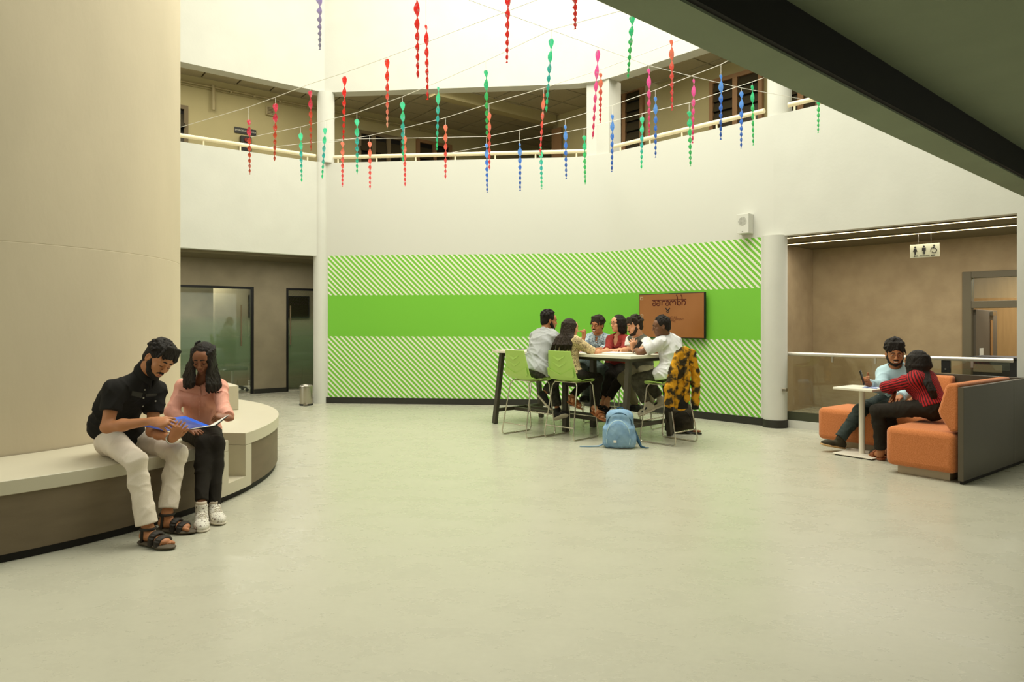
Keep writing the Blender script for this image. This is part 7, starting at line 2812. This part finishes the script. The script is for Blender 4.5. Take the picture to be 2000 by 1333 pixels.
for k in range(2):
    MB().tube([c - Rp[:, 1] * 0.0045 + Rp[:, 0] * 0.02 + Rp[:, 2] * (0.06 - 0.02 * k), c - Rp[:, 1] * 0.007 + Rp[:, 0] * 0.02 + Rp[:, 2] * (0.06 - 0.02 * k)], 0.007, 10).build('camera_lens', m_steel, ph)


def ribs(name, c, ax, r, f, n):
    """Red and black ribbed knit; the ribs run along the axis AX through C (object space)."""
    m, nt, b = new_mat(name)
    tc_ = N(nt, 'ShaderNodeTexCoord')
    su = N(nt, 'ShaderNodeVectorMath', operation='SUBTRACT')
    su.inputs[1].default_value = tuple(c)
    L(nt, tc_.outputs['Object'], su.inputs[0])
    o = []
    for v in (r, f):
        dt = N(nt, 'ShaderNodeVectorMath', operation='DOT_PRODUCT')
        dt.inputs[1].default_value = tuple(v)
        L(nt, su.outputs[0], dt.inputs[0])
        o.append(dt.outputs['Value'])
    at = N(nt, 'ShaderNodeMath', operation='ARCTAN2')
    L(nt, o[0], at.inputs[0])
    L(nt, o[1], at.inputs[1])
    sn = N(nt, 'ShaderNodeMath', operation='MULTIPLY')
    sn.inputs[1].default_value = n
    L(nt, at.outputs[0], sn.inputs[0])
    si = N(nt, 'ShaderNodeMath', operation='SINE')
    L(nt, sn.outputs[0], si.inputs[0])
    rp = N(nt, 'ShaderNodeValToRGB')
    rp.color_ramp.elements[0].position = 0.25
    rp.color_ramp.elements[1].position = 0.60
    rp.color_ramp.elements[0].color = srgb(58, 12, 12)
    rp.color_ramp.elements[1].color = srgb(172, 24, 30)
    mr = N(nt, 'ShaderNodeMapRange')
    mr.inputs['From Min'].default_value = -1
    L(nt, si.outputs[0], mr.inputs['Value'])
    L(nt, mr.outputs[0], rp.inputs['Fac'])
    L(nt, rp.outputs['Color'], b.inputs['Base Color'])
    b.inputs['Roughness'].default_value = 0.9
    bp_ = N(nt, 'ShaderNodeBump')
    bp_.inputs['Strength'].default_value = 0.5
    bp_.inputs['Distance'].default_value = 0.005
    L(nt, mr.outputs[0], bp_.inputs['Height'])
    L(nt, bp_.outputs['Normal'], b.inputs['Normal'])
    return m


J = dict(neck=P(1797, 735, 6.74), shL=P(1786, 743, 6.64), shR=P(1813, 741, 6.86), elL=P(1731, 756.5, 6.84), wrL=P(1747, 765, 6.98), elR=P(1803, 772, 7.02), wrR=P(1778, 783, 7.10),
         knL=P(1713, 803, 6.86), knR=P(1734, 805, 6.96), anL=P(1720, 881, 6.93), heL=P(1724, 900, 6.93), toL=P(1706, 893, 7.11), anR=P(1738, 879, 7.0), heR=P(1742, 897, 7.0), toR=P(1727, 890, 7.19))
side_hips(J, P(1821, 795, 6.62), A3(-0.70, 0.71, 0), 0.080)
lens(J, 'r2')
r2_ = person('long-haired woman in ribbed red sweater turned away on the near sofa', seat_z(J, ZS))
h = Head(P(1789, 709, 6.78), (-0.42, 0.90, -0.04), (0.03, 0, 1), 1.02)
body(r2_, J, h, sk_tan, 0.006, q=0.92, fem=True, hands=[(J['wrL'], P(1746, 777, 6.98) - J['wrL'], (-0.6, 0.3, -0.5), -1, dict(curl=(0.35, 0.4, 0.45, 0.5), sc=0.92, spread=0.15)), (J['wrR'], P(1768, 787, 7.12) - J['wrR'], (0, 0, -1), 1, dict(curl=0.3, sc=0.9))], feet=('L', 'R'))
face_parts(h, r2_, lips=True)
ls = []
for i in range(40):
    t = i / 39
    a = lerp(0.9, 5.55, t)
    st = h(0.078 * math.sin(a), -0.02 + 0.088 * math.cos(a), 0.055)
    md = h(0.097 * math.sin(a), -0.026 + 0.100 * math.cos(a), -0.03)
    rr = random.uniform(-1.5, 1.5)
    if a > 3.9:       # near side: falls over the shoulder, in front
        ls.append([st, md, h(0.096 * math.sin(a), -0.03 + 0.098 * math.cos(a), -0.09), h(0.085 * math.sin(a) + random.uniform(-.01, .01), -0.035 + 0.10 * math.cos(a), -0.135)])
    else:
        tt = (a - 0.9) / 3.0
        e = lambda x0, x1, y, Y: P(lerp(x0, x1, tt) + rr, y, Y)
        ls.append([st, md, e(1812, 1800, 728, 6.66), e(1818, 1806, 748, 6.55), e(1826, 1816, 764, 6.50), e(1829, 1821, 778 + random.uniform(-5, 2), 6.50)])
locks(h, r2_, ls, seed=61, r0=0.020, r1=0.008, res=0.006)
_r, _f, _u = axes(J)
m_rib = ribs('red_ribbed_knit', (J['hipL'] + J['hipR']) / 2 - wl(r2_), _u, _r, _f, 44)
shirt(r2_, J, m_rib, 0.0065, q=0.94, fem=True, sleeves=False, inf=0.032, noise=0.006, hem=(J['hipL'] + J['hipR']) / 2 + A3(0, 0, 0.01), neck_r=0.062, name='sweater')
for S_ in 'LR':
    _u = nrm(J['el' + S_] - J['sh' + S_])
    _r = nrm(np.cross(_u, A3(0, 0, 1)))
    m_rib2 = ribs('red_ribbed_sleeve_' + S_, J['sh' + S_] - wl(r2_), _u, _r, np.cross(_u, _r), 16)
    s = SDF(0.0065, 0.03)
    a, b = J['sh' + S_], J['el' + S_]
    s.cap(a + (a - b) * 0.05, lerp(a, b, 0.3), 0.068, 0.066)
    s.cap(lerp(a, b, 0.3), b, 0.066, 0.056)
    s.cap(b, lerp(b, J['wr' + S_], 0.72), 0.054, 0.042)
    s.cut(lerp(b, J['wr' + S_], 0.74), J['wr' + S_] - b, 0.07)
    s.build('sleeve', m_rib2, r2_, noise=0.008, seed=6)
trousers(r2_, J, m_blackjean, 0.0065, q=0.92, noise=0.007, upto=0.95, seed=8)
for S_ in 'RL':
    sandal(r2_, J, S_, m_brownleather, m_brownleather, ankle=False)
